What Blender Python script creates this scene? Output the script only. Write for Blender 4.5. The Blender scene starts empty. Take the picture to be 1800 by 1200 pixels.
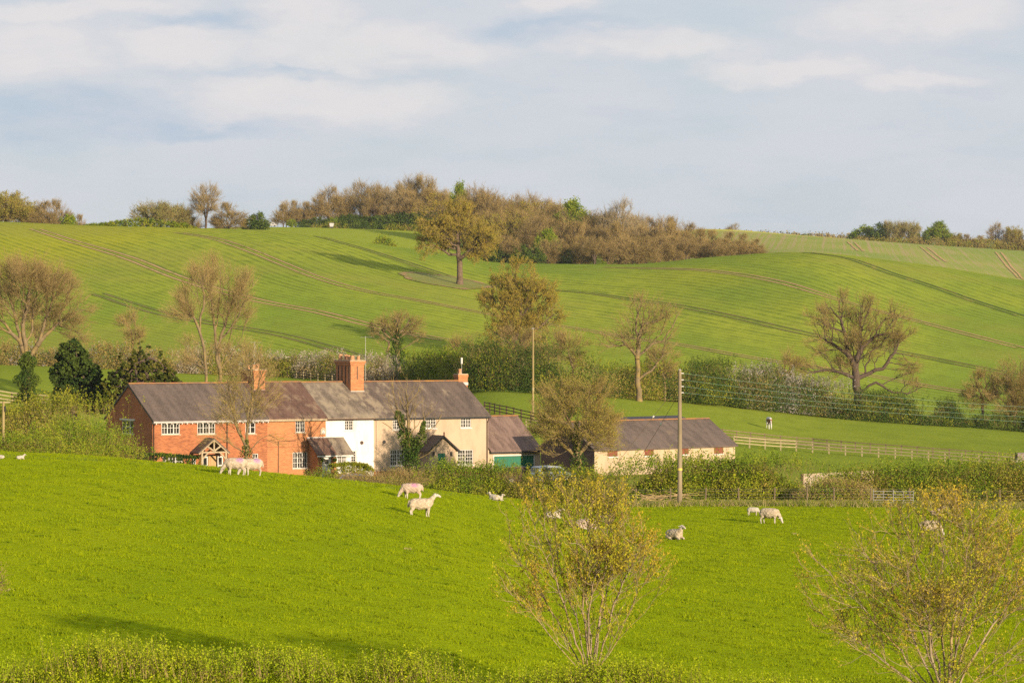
import bpy, bmesh, math, random
import numpy as np
from mathutils import Vector, Matrix

SC = bpy.context.scene
COL = SC.collection
R = math.radians
F = 5000.0          # focal length in photo pixels (100 mm lens, 1800 px wide photo)
E = 12.4            # height of the camera above the cottages' ground

# ---------------------------------------------------------------- camera
cam = bpy.data.cameras.new('camera'); co = bpy.data.objects.new('camera', cam); COL.objects.link(co)
cam.lens = 100; cam.sensor_width = 36; cam.sensor_fit = 'HORIZONTAL'
co.location = (0, 0, E); co.rotation_euler = (R(90), 0, 0)
cam.clip_start = 0.5; cam.clip_end = 20000
SC.camera = co

# ---------------------------------------------------------------- light
SUN = Vector((0.60, -0.80, 0)).normalized()
SUN_EL = R(11.5)
sd = Vector((SUN.x*math.cos(SUN_EL), SUN.y*math.cos(SUN_EL), math.sin(SUN_EL)))
sl = bpy.data.lights.new('sun', 'SUN'); so = bpy.data.objects.new('sun', sl); COL.objects.link(so)
sl.energy = 5.0; sl.angle = R(0.5); sl.color = (1.0, 0.82, 0.60)
so.rotation_euler = sd.to_track_quat('Z', 'Y').to_euler(); so.location = (60, -60, 80)

SC.view_settings.view_transform = 'Standard'; SC.view_settings.look = 'None'
SC.view_settings.gamma = 1; SC.view_settings.use_curve_mapping = False
SC.view_settings.exposure = 0.82
SC.cycles.max_bounces = 4; SC.cycles.diffuse_bounces = 1; SC.cycles.glossy_bounces = 2
SC.cycles.transmission_bounces = 2; SC.cycles.transparent_max_bounces = 4; SC.cycles.volume_bounces = 0
SC.cycles.use_denoising = False
SC.cycles.use_adaptive_sampling = False

class NT:
    """tiny node-tree helper"""
    def __init__(s, tree):
        s.t = tree; s.t.nodes.clear()
    def n(s, typ, ins=None, **kw):
        nd = s.t.nodes.new(typ)
        for k, v in kw.items(): setattr(nd, k, v)
        for k, v in (ins or {}).items():
            sock = nd.inputs[k]
            if isinstance(v, bpy.types.NodeSocket): s.t.links.new(v, sock)
            else: sock.default_value = v
        return nd
    def math(s, op, a, b=0.0, c=None, clamp=False):
        d = {0: a, 1: b}
        if c is not None: d[2] = c
        return s.n('ShaderNodeMath', d, operation=op, use_clamp=clamp).outputs[0]
    def mix(s, f, a, b, blend='MIX'):
        nd = s.n('ShaderNodeMix', data_type='RGBA', blend_type=blend, clamp_factor=True)
        for k, v in ((0, f), (6, a), (7, b)):
            if isinstance(v, bpy.types.NodeSocket): s.t.links.new(v, nd.inputs[k])
            else: nd.inputs[k].default_value = v if k == 0 else c4(v)
        return nd.outputs[2]
    def noise(s, vec, scale, detail=2.0, rough=0.5, dist=0.0):
        return s.n('ShaderNodeTexNoise', {'Vector': vec, 'Scale': scale, 'Detail': detail, 'Roughness': rough, 'Distortion': dist}).outputs[0]
    def ramp(s, f, a, b):           # smooth 0..1 step between a and b
        return s.n('ShaderNodeMapRange', {0: f, 1: a, 2: b, 3: 0.0, 4: 1.0}, interpolation_type='SMOOTHSTEP').outputs[0]
    def scale(s, vec, x, y, z):
        return s.n('ShaderNodeVectorMath', {0: vec, 1: (x, y, z)}, operation='MULTIPLY').outputs[0]

def c4(c): return tuple(c) if len(c) == 4 else (c[0], c[1], c[2], 1.0)

# sky: Nishita sky with a thin layer of cumulus and veil cloud, laid out on the sky dome by direction
w = bpy.data.worlds.new('World'); SC.world = w; w.use_nodes = True
nt = NT(w.node_tree)
sky = nt.n('ShaderNodeTexSky', sky_type='NISHITA', sun_disc=False)
sky.sun_elevation = SUN_EL; sky.sun_rotation = math.atan2(sd.x, sd.y)
sky.air_density = 1.0; sky.dust_density = 1.2; sky.ozone_density = 1.2
skc = nt.n('ShaderNodeVectorMath', {0: sky.outputs[0]}, operation='SCALE'); skc.inputs[3].default_value = 0.10
tc = nt.n('ShaderNodeTexCoord').outputs['Generated']
sep = nt.n('ShaderNodeSeparateXYZ', {0: tc})
ay = nt.math('MAXIMUM', nt.math('ABSOLUTE', sep.outputs[1]), 0.05)
u = nt.math('DIVIDE', sep.outputs[0], ay); v = nt.math('DIVIDE', sep.outputs[2], ay)
uv = nt.n('ShaderNodeCombineXYZ', {0: u, 1: v, 2: 0.0}).outputs[0]
wob = nt.n('ShaderNodeTexNoise', {'Vector': nt.scale(uv, 1, 2.2, 1), 'Scale': 26.0, 'Detail': 6.0, 'Roughness': 0.6})
off = nt.n('ShaderNodeVectorMath', {0: wob.outputs[1], 1: (0.5, 0.5, 0.5)}, operation='SUBTRACT').outputs[0]
duv = nt.n('ShaderNodeVectorMath', {0: off, 1: (0.045, 0.022, 0), 2: uv}, operation='MULTIPLY_ADD').outputs[0]
ds = nt.n('ShaderNodeSeparateXYZ', {0: duv})
def blob(px, py, rx, ry, soft=1.0):   # a soft patch of cloud round one bearing
    a = nt.math('DIVIDE', nt.math('SUBTRACT', ds.outputs[0], (px-900)/F), rx/F)
    b = nt.math('DIVIDE', nt.math('SUBTRACT', ds.outputs[1], (600-py)/F), ry/F)
    r = nt.math('SQRT', nt.math('ADD', nt.math('MULTIPLY', a, a), nt.math('MULTIPLY', b, b)))
    return nt.math('SUBTRACT', 1.0, nt.ramp(r, 0.35, 1.25))
def union(bl):
    m = bl[0]
    for b in bl[1:]: m = nt.math('MAXIMUM', m, b)
    return m
veil = nt.ramp(nt.noise(nt.scale(uv, 1, 3.0, 1), 11.0, 5.0, 0.55), 0.30, 0.60)
fine = nt.ramp(nt.noise(nt.scale(uv, 1, 2.0, 1), 60.0, 5.0, 0.6), 0.35, 0.7)
c = nt.mix(0.85, skc.outputs[0], (0.455, 0.505, 0.565))
c = nt.mix(nt.math('MULTIPLY', veil, 0.85), c, (0.515, 0.53, 0.57))
dark = union([blob(90, 205, 330, 50), blob(370, 45, 120, 22), blob(260, 225, 300, 22), blob(1000, 60, 200, 30), blob(470, 135, 120, 12)])
c = nt.mix(nt.math('MULTIPLY', dark, nt.math('ADD', 0.25, nt.math('MULTIPLY', nt.ramp(nt.noise(nt.scale(uv, 1, 3.2, 1), 18.0, 5.0, 0.6), 0.3, 0.65), 0.5))), c, (0.345, 0.43, 0.53))
light = union([blob(55, 85, 150, 75), blob(530, 35, 110, 75), blob(640, 88, 300, 55), blob(130, 15, 260, 26), blob(330, 85, 190, 44), blob(560, 175, 340, 55), blob(980, 10, 90, 20),
               blob(1385, 120, 200, 34), blob(1130, 78, 240, 40), blob(1600, 30, 230, 50), blob(1600, 140, 150, 24), blob(640, 180, 220, 30)])
puff = nt.noise(nt.scale(uv, 1, 1.9, 1), 48.0, 7.0, 0.62)
light2 = nt.ramp(nt.math('ADD', light, nt.math('MULTIPLY', nt.math('SUBTRACT', puff, 0.5), 1.0)), 0.0, 1.45)
c = nt.mix(nt.math('MULTIPLY', light2, 0.78), c, (0.655, 0.615, 0.60))
shade = nt.ramp(nt.noise(nt.scale(uv, 1, 4.5, 1), 16.0, 5.0, 0.6), 0.50, 0.72)
c = nt.mix(nt.math('MULTIPLY', shade, 0.35), c, (0.40, 0.455, 0.53))
bg = nt.n('ShaderNodeBackground', {0: c, 1: 1.0})
# the scene's exposure brightens the dome as well as the land, so it stands a little under one
bg.inputs[1].default_value = 0.73
out = nt.n('ShaderNodeOutputWorld', {0: bg.outputs[0]})

# ---------------------------------------------------------------- mesh helpers
def mesh_np(name, parts, mats, parent=None, smooth=False, attr=None):
    """parts: list of (verts Nx3, faces Mxk, material index)"""
    vs, nf, idx, st, tot, mi = [], 0, [], [], [], []
    off = 0; ls = 0
    for V, Fc, m in parts:
        V = np.asarray(V, dtype=np.float32).reshape(-1, 3); Fc = np.asarray(Fc, dtype=np.int64)
        if len(Fc) == 0: continue
        k = Fc.shape[1]
        vs.append(V); idx.append((Fc+off).ravel())
        st.append(ls+np.arange(len(Fc))*k); tot.append(np.full(len(Fc), k))
        mi.append(np.full(len(Fc), m) if np.isscalar(m) else np.asarray(m))
        off += len(V); ls += Fc.size
    V = np.concatenate(vs); idx = np.concatenate(idx); st = np.concatenate(st); tot = np.concatenate(tot); mi = np.concatenate(mi)
    me = bpy.data.meshes.new(name)
    me.vertices.add(len(V)); me.vertices.foreach_set('co', V.ravel())
    me.loops.add(len(idx)); me.loops.foreach_set('vertex_index', idx.astype(np.int32))
    me.polygons.add(len(st)); me.polygons.foreach_set('loop_start', st.astype(np.int32)); me.polygons.foreach_set('loop_total', tot.astype(np.int32))
    me.polygons.foreach_set('material_index', mi.astype(np.int32))
    me.polygons.foreach_set('use_smooth', np.full(len(st), bool(smooth)))
    if attr is not None:
        for an, av in attr.items():
            a = me.attributes.new(an, 'FLOAT', 'POINT'); a.data.foreach_set('value', np.asarray(av, dtype=np.float32))
    me.update(calc_edges=True)
    for m in mats: me.materials.append(m)
    o = bpy.data.objects.new(name, me); COL.objects.link(o)
    if parent: o.parent = parent
    return o

def tag(o, label, cat, group=None):
    if label: o['label'] = label
    o['category'] = cat
    if group: o['group'] = group
    return o
def empty(name, loc=(0, 0, 0), rz=0.0):
    o = bpy.data.objects.new(name, None); COL.objects.link(o)
    o.location = loc; o.rotation_euler = (0, 0, rz); o.empty_display_size = 0.3
    return o
def thing(name, label, cat, loc=(0, 0, 0), rz=0.0, group=None):
    return tag(empty(name, loc, rz), label, cat, group)
def copy_tree(o, parent=None):
    c = o.copy(); COL.objects.link(c)
    if parent: c.parent = parent
    for ch in list(o.children): copy_tree(ch, c)
    return c

class MB:
    """collects boxes, prisms, tubes into one mesh"""
    def __init__(s): s.p = []
    def add(s, V, Fc, m=0):
        Fc = [list(f) for f in Fc]
        for k in set(len(f) for f in Fc):
            s.p.append((V, [f for f in Fc if len(f) == k], m))
        return s
    def box(s, x0, x1, y0, y1, z0, z1, m=0, rot=None, org=None):
        V = np.array([(x, y, z) for z in (z0, z1) for y in (y0, y1) for x in (x0, x1)], float)
        if rot is not None:
            o = np.array(org if org is not None else V.mean(0)); V = (V-o) @ np.array(rot).T + o
        return s.add(V, [(0, 2, 3, 1), (4, 5, 7, 6), (0, 1, 5, 4), (2, 6, 7, 3), (0, 4, 6, 2), (1, 3, 7, 5)], m)
    def beam(s, a, b, w, h, m=0, up=(0, 0, 1)):
        a = Vector(a); b = Vector(b); d = (b-a).normalized(); sx = d.cross(Vector(up)).normalized()*w/2; sy = sx.cross(d).normalized()*h/2
        V = [p+i*sx+j*sy for p in (a, b) for i, j in ((-1, -1), (1, -1), (1, 1), (-1, 1))]
        return s.add([tuple(v) for v in V], [(0, 1, 2, 3), (7, 6, 5, 4), (0, 4, 5, 1), (1, 5, 6, 2), (2, 6, 7, 3), (3, 7, 4, 0)], m)
    def tube(s, pts, rad, k=8, m=0, cap=True):
        pts = [Vector(p) for p in pts]; rad = rad if hasattr(rad, '__len__') else [rad]*len(pts)
        V = []; ref = Vector((0.3, 1, 0.1))
        for i, p in enumerate(pts):
            d = (pts[min(i+1, len(pts)-1)]-pts[max(i-1, 0)]).normalized()
            a = d.cross(ref)
            if a.length < 0.05: a = d.cross(Vector((1, 0, 0)))
            a.normalize(); b = d.cross(a)
            for j in range(k):
                t = 2*math.pi*j/k; V.append(tuple(p+(a*math.cos(t)+b*math.sin(t))*rad[i]))
        Fc = [(i*k+j, i*k+(j+1) % k, (i+1)*k+(j+1) % k, (i+1)*k+j) for i in range(len(pts)-1) for j in range(k)]
        if cap: Fc += [tuple(range(k))[::-1], tuple((len(pts)-1)*k+j for j in range(k))]
        return s.add(V, Fc, m)
    def prism(s, poly, y0, y1, m=0, axis='y'):
        """poly in (x,z) extruded along y, or (y,z) along x"""
        n = len(poly)
        mk = (lambda a, z, t: (a, t, z)) if axis == 'y' else (lambda a, z, t: (t, a, z))
        V = [mk(a, z, t) for t in (y0, y1) for a, z in poly]
        return s.add(V, [tuple(range(n)), tuple(range(2*n-1, n-1, -1))]+[(i, i+n, (i+1) % n+n, (i+1) % n) for i in range(n)], m)
    def build(s, name, mats, parent=None, smooth=False):
        return mesh_np(name, s.p, mats if isinstance(mats, (list, tuple)) else [mats], parent, smooth)

# ---------------------------------------------------------------- materials
def material(name):
    m = bpy.data.materials.new(name); m.use_nodes = True
    return m, NT(m.node_tree)
def finish(nt, col, rough=0.8, bump=None, bstr=0.3, bdist=0.02, spec=0.3, metal=0.0, transl=None):
    d = {'Base Color': col if isinstance(col, bpy.types.NodeSocket) else c4(col), 'Roughness': rough, 'Specular IOR Level': spec, 'Metallic': metal}
    if bump is not None:
        d['Normal'] = nt.n('ShaderNodeBump', {'Height': bump, 'Strength': bstr, 'Distance': bdist}).outputs[0]
    sh = nt.n('ShaderNodeBsdfPrincipled', d).outputs[0]
    if transl:
        tr = nt.n('ShaderNodeBsdfTranslucent', {0: col if isinstance(col, bpy.types.NodeSocket) else c4(col)}).outputs[0]
        mx = nt.n('ShaderNodeMixShader', {0: transl, 1: sh, 2: tr}); sh = mx.outputs[0]
    nt.n('ShaderNodeOutputMaterial', {0: sh})
def simple(name, a, b=None, scale=3.0, rough=0.8, bump=0.0, spec=0.3, metal=0.0, detail=4.0, stretch=(1, 1, 1), b2=None, s2=0.4, amt2=0.5):
    m, nt = material(name)
    tc = nt.n('ShaderNodeTexCoord').outputs['Object']
    if b is None: b = tuple(x*0.8 for x in a)
    n1 = nt.noise(nt.scale(tc, *stretch), scale, detail, 0.6)
    c = nt.mix(nt.ramp(n1, 0.3, 0.7), a, b)
    if b2: c = nt.mix(nt.math('MULTIPLY', nt.ramp(nt.noise(tc, s2, 3.0), 0.45, 0.7), amt2), c, b2)
    finish(nt, c, rough, n1 if bump else None, bump, 0.03, spec, metal)
    return m
def leafmat(name, a, b, c3=None, transl=0.28, rough=0.6):
    """leaf colour varies leaf by leaf and tree by tree"""
    m, nt = material(name)
    g = nt.n('ShaderNodeNewGeometry').outputs['Random Per Island']
    c = nt.mix(g, a, b)
    if c3: c = nt.mix(nt.ramp(nt.noise(nt.n('ShaderNodeTexCoord').outputs['Object'], 0.55, 2.0), 0.42, 0.62), c, c3)
    finish(nt, c, rough, spec=0.0, transl=transl)
    return m
# ---------------------------------------------------------------- terrain
# Height field in polar form: stations along the view depth D, knots across px (bearing); y values are levels relative to the eye.
K = np.array([0, 200, 450, 740, 900, 1100, 1250, 1400, 1600, 1800], float)
def zy(D, y): return [-(yy-600)/F*dd for dd, yy in zip(D, y)]
def cst(v): return [v]*10
ST = [  # (D list, z-relative-to-eye list)
 (cst(1), cst(-1.7)),
 (cst(30), cst(-5.2)),
 (cst(60), [-8.5, -8.5, -8.5, -8.6, -8.8, -9, -9.1, -9.2, -9.3, -9.4]),
 (cst(100), [-7.4, -7.6, -7.85, -8.3, -8.8, -9.3, -9.5, -9.7, -9.9, -10.0]),
]
D = [150, 150, 150, 155, 170, 188, 190, 190, 190, 190]; ST.append((D, zy(D, [803, 812, 831, 866, 880, 888, 887, 888, 889, 891])))
ST += [
 (cst(215), [-8.9, -10.8, -12.2, -12.4, -12.4, -12.4, -12.4, -12.4, -12.5, -12.6]),
 (cst(278), [-7.6, -12.4, -12.4, -12.4, -12.4, -12.4, -12.5, -12.6, -12.9, -13.3]),
 (cst(312), [-6.2, -9.6, -10.3, -10.2, -8.5, -9.2, -10.6, -11.8, -12.4, -13.1]),
]
D = [380, 380, 380, 375, 345, 350, 365, 380, 395, 405]; ST.append((D, zy(D, [640, 645, 662, 668, 686, 700, 712, 727, 741, 757])))
ST += [
 (cst(430), [-1.4, -1.8, -2.8, -3.1, -3.2, -4.6, -6.2, -8.2, -10.5, -11.9]),
 (cst(560), [15.0, 14.0, 13.3, 10.7, 8.6, 7.6, 7.8, 7.9, 5.0, 2.6]),
]
D = cst(700); ST.append((D, zy(D, [392, 400, 404, 440, 463, 465, 452, 443, 462, 493])))
ST += [
 (cst(790), [28, 27.5, 29, 24.3, 20, 19.5, 22, 23.5, 20, 15.2]),
 (cst(950), [33, 36, 38.2, 36.8, 34, 32, 28.5, 30.0, 27.3, 23.0]),
]
D = cst(1250); ST.append((D, [40, 45, 45, 44, 42, 45]+zy(cst(1250)[:4], [406, 417, 432, 444])))
ST += [
 (cst(1600), cst(38)),
 (cst(2200), [60, 60, 60, 60, 60, 66, 76, 76, 76, 76]),
 (cst(7000), cst(60)),
]
SD = np.array([s[0] for s in ST], float); SZ = np.array([s[1] for s in ST], float)

def pchip_slopes(x, y):      # along axis 0
    h = np.diff(x, axis=0); d = np.diff(y, axis=0)/h
    m = np.zeros_like(y)
    w1 = 2*h[1:]+h[:-1]; w2 = h[1:]+2*h[:-1]
    ok = d[1:]*d[:-1] > 0
    with np.errstate(divide='ignore', invalid='ignore'):
        hm = (w1+w2)/(w1/d[:-1]+w2/d[1:])
    m[1:-1] = np.where(ok, hm, 0); m[0] = d[0]; m[-1] = d[-1]
    return m
def pchip(x, y, xq):         # 1-D knots
    m = pchip_slopes(x[:, None], y[:, None])[:, 0]
    xq = np.clip(xq, x[0], x[-1]); i = np.clip(np.searchsorted(x, xq)-1, 0, len(x)-2)
    h = x[i+1]-x[i]; t = (xq-x[i])/h
    return (2*t**3-3*t**2+1)*y[i]+(t**3-2*t**2+t)*h*m[i]+(-2*t**3+3*t**2)*y[i+1]+(t**3-t**2)*h*m[i+1]
def stations(px):
    px = np.asarray(px, float)
    return np.array([pchip(K, r, px) for r in SD]), np.array([pchip(K, r, px) for r in SZ])
def swell(px, Dq):           # gentle natural unevenness
    X = (px-900)/F*Dq
    a = 0.16*np.sin(X*0.21+1.3*np.sin(Dq*0.05))*np.sin(Dq*0.09+X*0.04)
    b = 0.5*np.sin(X*0.045+0.6)*np.sin(Dq*0.021+X*0.012)
    far = np.clip((Dq-420)/80, 0, 1)*np.clip((690-Dq)/80, 0, 1)
    near = np.clip((Dq-75)/20, 0, 1)*np.clip((210-Dq)/30, 0, 1)
    return a*near*0.65+b*far*1.1
def Hrel(px, Dq):
    px = np.atleast_1d(np.asarray(px, float)); Dq = np.atleast_1d(np.asarray(Dq, float))
    d, z = stations(px); m = pchip_slopes(d, z)
    q = np.clip(Dq, d[0], d[-1])
    i = np.clip((d <= q).sum(0)-1, 0, len(SD)-2); c = np.arange(len(px))
    h = d[i+1, c]-d[i, c]; t = (q-d[i, c])/h
    zz = (2*t**3-3*t**2+1)*z[i, c]+(t**3-2*t**2+t)*h*m[i, c]+(-2*t**3+3*t**2)*z[i+1, c]+(t**3-t**2)*h*m[i+1, c]
    return zz+swell(px, q)
def ground(px, D):           # world point on the ground
    return Vector(((px-900)/F*D, D, E+float(Hrel(px, D)[0])))
def gz(x, y):                # ground height under world x, y
    x = np.atleast_1d(np.asarray(x, float)); y = np.atleast_1d(np.asarray(y, float))
    return E+Hrel(x/y*F+900, y)
def ray(px, y, d0, d1):      # depth where the photo ray px,y meets the ground
    dd = np.linspace(d0, d1, 600); r = Hrel(np.full(600, float(px)), dd)+(y-600)/F*dd
    s = np.where((r[:-1] < 0) & (r[1:] >= 0))[0]
    if len(s) == 0: return dd[np.argmin(abs(r))]
    i = s[0]; return dd[i]+(dd[i+1]-dd[i])*(-r[i])/(r[i+1]-r[i])
def P(px, y, D): return Vector(((px-900)/F*D, D, E-(y-600)/F*D))
def on(px, y, d0, d1): return ground(px, ray(px, y, d0, d1))

cols = np.concatenate([np.arange(-4000, -200, 190), np.arange(-200, 2000, 8.0), np.arange(2000, 6001, 200)])
sub = [5, 6, 30, 36, 30, 26, 18, 34, 18, 60, 64, 26, 34, 50, 18, 14, 8]
tt = []; seg = []
for i, n in enumerate(sub):
    tt += [i+k/n for k in range(n)]; seg += [i]*n
tt.append(len(sub)); tt = np.array(tt); seg = np.array(seg)
dS, zS = stations(cols)
nr, ncol = len(tt), len(cols)
ii = np.minimum(tt.astype(int), len(SD)-2); fr = tt-ii
GD = dS[ii]*(1-fr[:, None])+dS[ii+1]*fr[:, None]
PX = np.broadcast_to(cols, GD.shape)
GZ = Hrel(PX.ravel(), GD.ravel()).reshape(GD.shape)
GV = np.stack([(PX-900)/F*GD, GD, GZ+E], -1)

# drill-row coordinate over the big crop field, from the tractor lines seen in the photo
TL = {
 'l6': (0.0, [(170, 516), (286, 552), (380, 570), (480, 586), (589, 614), (640, 630)]),
 'l1': (1.0, [(62, 403), (113, 420), (230, 455), (312, 488), (442, 526), (480, 534), (558, 548), (648, 571), (729, 588), (800, 600)]),
 'l2': (2.0, [(314, 409), (375, 419), (430, 437), (500, 465), (558, 488), (635, 510), (729, 527), (838, 548), (953, 568), (1040, 582), (1087, 591), (1200, 607), (1300, 625), (1400, 641), (1500, 655), (1620, 677), (1700, 690)]),
 'l3': (3.0, [(560, 416), (627, 434), (710, 460), (770, 480), (850, 500), (940, 508), (1040, 516), (1100, 525), (1175, 535), (1275, 554), (1375, 577), (1480, 600), (1607, 624), (1713, 645), (1790, 660)]),
 'l4': (4.0, [(1060, 470), (1108, 471), (1219, 474), (1289, 481), (1372, 496), (1430, 513), (1487, 531), (1593, 559), (1673, 580), (1800, 613)]),
 'l5': (5.0, [(1417, 444), (1480, 452), (1570, 482), (1593, 489), (1672, 515), (1700, 525), (1800, 557)]),
}
tl_world = {}
pts, val = [], []
for k, (v_, tr) in TL.items():
    tr = np.array(tr, float); q = np.linspace(tr[0, 0], tr[-1, 0], int((tr[-1, 0]-tr[0, 0])/7)+2)
    yq = pchip(tr[:, 0], tr[:, 1], q)
    wp = []
    for a, b in zip(q, yq):
        Dr = ray(a, b, 432, 712); wp.append(((a-900)/F*Dr, Dr))
    wp = np.array(wp)
    for _ in range(6): wp[1:-1] = 0.25*wp[:-2]+0.5*wp[1:-1]+0.25*wp[2:]
    tl_world[k] = wp
    for p in wp[::9]: pts.append(p); val.append(v_)
pts = np.array(pts); val = np.array(val)
def tps(d2): return np.where(d2 > 0, 0.5*d2*np.log(d2+1e-9), 0)
A = tps(((pts[:, None]-pts[None])**2).sum(-1)/1e4)+np.eye(len(pts))*0.02
Pm = np.hstack([np.ones((len(pts), 1)), pts/100]); n_ = len(pts)
M = np.zeros((n_+3, n_+3)); M[:n_, :n_] = A; M[:n_, n_:] = Pm; M[n_:, :n_] = Pm.T
wgt = np.linalg.solve(M, np.concatenate([val, np.zeros(3)]))
def rowc(x, y):
    q = np.stack([x, y], -1); o_ = np.empty(len(q))
    for s0 in range(0, len(q), 20000):
        qq = q[s0:s0+20000]
        o_[s0:s0+20000] = tps(((qq[:, None]-pts[None])**2).sum(-1)/1e4) @ wgt[:n_]+wgt[n_]+qq @ wgt[n_+1:]/100
    return o_

def grassmat(name, a, b, c3, big=0.05, fine_s=6.0, yellow=None, bump=0.5, soil=None):
    m, nt = material(name)
    ps = nt.n('ShaderNodeNewGeometry').outputs['Position']
    f1 = nt.noise(nt.scale(ps, 1, 0.55, 1), fine_s, 5.0, 0.7)
    f2 = nt.noise(nt.scale(ps, 0.6, 0.3, 1), 0.5, 4.0, 0.6)
    f3 = nt.noise(nt.scale(ps, 1, 0.45, 1), big, 4.0, 0.55)
    c = nt.mix(nt.ramp(f3, 0.38, 0.62), a, b)
    c = nt.mix(nt.math('MULTIPLY', nt.ramp(f2, 0.40, 0.72), 0.7), c, c3)
    if yellow: c = nt.mix(nt.math('MULTIPLY', nt.ramp(nt.noise(nt.scale(ps, 1, 0.5, 1), big*0.55, 2.0), 0.52, 0.68), 0.7), c, yellow)
    if soil:
        r = nt.n('ShaderNodeAttribute', attribute_name='row').outputs['Fac']
        ln = nt.math('ADD', nt.math('MULTIPLY', nt.math('SINE', nt.math('MULTIPLY', r, 2*math.pi*13)), 0.5), 0.5)
        ln2 = nt.noise(nt.n('ShaderNodeCombineXYZ', {0: nt.math('MULTIPLY', r, 40.0), 1: nt.math('MULTIPLY', nt.n('ShaderNodeSeparateXYZ', {0: ps}).outputs[0], 0.03), 2: 0.0}).outputs[0], 1.0, 3.0, 0.6)
        lm = nt.math('MULTIPLY', nt.ramp(nt.math('ADD', nt.math('MULTIPLY', ln, 0.35), nt.math('MULTIPLY', ln2, 0.8)), 0.50, 0.86), 0.8)
        lm = nt.math('MULTIPLY', lm, nt.ramp(f2, 0.25, 0.6))
        c = nt.mix(lm, c, soil[0])
        c = nt.mix(nt.math('MULTIPLY', nt.ramp(nt.noise(ps, 0.022, 3.0), 0.5, 0.7), 0.45), c, soil[1])
    c = nt.mix(nt.math('MULTIPLY', nt.ramp(f1, 0.35, 0.75), 0.35), c, tuple(x*0.55 for x in a))
    hgt = nt.math('ADD', nt.math('MULTIPLY', f1, 0.5), nt.math('MULTIPLY', f2, 0.8))
    finish(nt, c, 0.9, hgt, bump, 0.35, spec=0.0)
    return m
M_meadow = grassmat('meadow_grass', (0.235, 0.30, 0.006), (0.275, 0.325, 0.007), (0.19, 0.26, 0.006), 0.05, 5.0)
M_paddock = grassmat('paddock_grass', (0.225, 0.27, 0.030), (0.19, 0.24, 0.026), (0.155, 0.20, 0.022), 0.04, 2.5)
M_crop = grassmat('crop_leaves', (0.275, 0.310, 0.034), (0.175, 0.245, 0.030), (0.180, 0.225, 0.030), 0.016, 1.6, yellow=(0.34, 0.325, 0.025),
                  soil=((0.085, 0.125, 0.020), (0.27, 0.26, 0.05)))
M_upper = grassmat('upper_pasture_grass', (0.24, 0.29, 0.032), (0.26, 0.30, 0.034), (0.21, 0.25, 0.036), 0.02, 1.0)

def far_field_mat():
    m, nt = material('far_drilled_crop')
    ps = nt.n('ShaderNodeNewGeometry').outputs['Position']; s = nt.n('ShaderNodeSeparateXYZ', {0: ps})
    # drills run up the slope towards the skyline, slanting
    uu = nt.math('ADD', s.outputs[0], nt.math('MULTIPLY', s.outputs[1], -0.115))
    bnd = nt.noise(nt.n('ShaderNodeCombineXYZ', {0: nt.math('MULTIPLY', uu, 0.75), 1: nt.math('MULTIPLY', s.outputs[1], 0.003), 2: 0.0}).outputs[0], 1.0, 4.0, 0.75)
    patch = nt.noise(nt.scale(ps, 1, 0.3, 1), 0.03, 3.0, 0.6)
    mask = nt.ramp(nt.math('ADD', bnd, nt.math('MULTIPLY', patch, 0.35)), 0.66, 0.80)
    c = nt.mix(nt.ramp(patch, 0.4, 0.6), (0.20, 0.245, 0.03), (0.25, 0.27, 0.04))
    c = nt.mix(nt.math('MULTIPLY', mask, 0.8), c, (0.33, 0.25, 0.11))
    finish(nt, c, 0.9, spec=0.1)
    return m
M_far = far_field_mat()
M_rape = simple('oilseed_rape_flowers', (0.50, 0.42, 0.03), (0.28, 0.31, 0.03), 0.12, 0.9)
M_distant = grassmat('distant_land', (0.15, 0.20, 0.05), (0.18, 0.21, 0.07), (0.12, 0.16, 0.05), 0.004, 0.1)

def sheet(name, rows, colmask, mat, attr=False):
    r = np.array(rows)
    if colmask is None: cm = np.ones((len(r), ncol-1), bool)
    else: cm = colmask(r)
    a = (r[:, None]*ncol+np.arange(ncol-1)[None])[cm]
    Fq = np.stack([a, a+1, a+1+ncol, a+ncol], -1)
    uq, inv = np.unique(Fq.ravel(), return_inverse=True)
    V = GV.reshape(-1, 3)[uq]
    at = {'row': rowc(V[:, 0], V[:, 1])} if attr else None
    o = mesh_np(name, [(V, inv.reshape(-1, 4), 0)], [mat], None, True, at)
    o['kind'] = 'structure'
    return o
rid = np.arange(nr-1)
sheet('meadow', rid[seg <= 3], None, M_meadow)
sheet('paddock', rid[(seg >= 4) & (seg <= 7)], None, M_paddock)
sheet('crop_field', rid[(seg >= 8) & (seg <= 10)], None, M_crop, True)
cpx = 0.5*(cols[:-1]+cols[1:])
rightside = lambda r: np.broadcast_to(cpx > 1180, (len(r), ncol-1))
leftside = lambda r: ~rightside(r)
up = rid[(seg >= 11) & (seg <= 13)]
sheet('upper_pasture', up, leftside, M_upper)
topstrip = rid[(seg == 13) & (tt[:-1] > 13.68)]
sheet('far_field', np.array([r for r in up if r not in set(topstrip)]), rightside, M_far)
sheet('rape_field', topstrip, lambda r: np.broadcast_to((cpx > 1180) & (cpx < 1490), (len(r), ncol-1)), M_rape)
sheet('far_field', topstrip, lambda r: np.broadcast_to(cpx >= 1490, (len(r), ncol-1)), M_far)
sheet('distant_hills', rid[seg >= 14], None, M_distant)
# the rest of the ground behind and below the viewpoint
mesh_np('hill', [([(-900, -900, E-30), (900, -900, E-30), (900, 1, E-1.7), (0.9, 1, E-1.7), (-0.9, 1, E-1.7), (-900, 1, E-1.7)], [(0, 1, 2, 3, 4, 5)], 0)], [M_meadow])['kind'] = 'structure'

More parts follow.
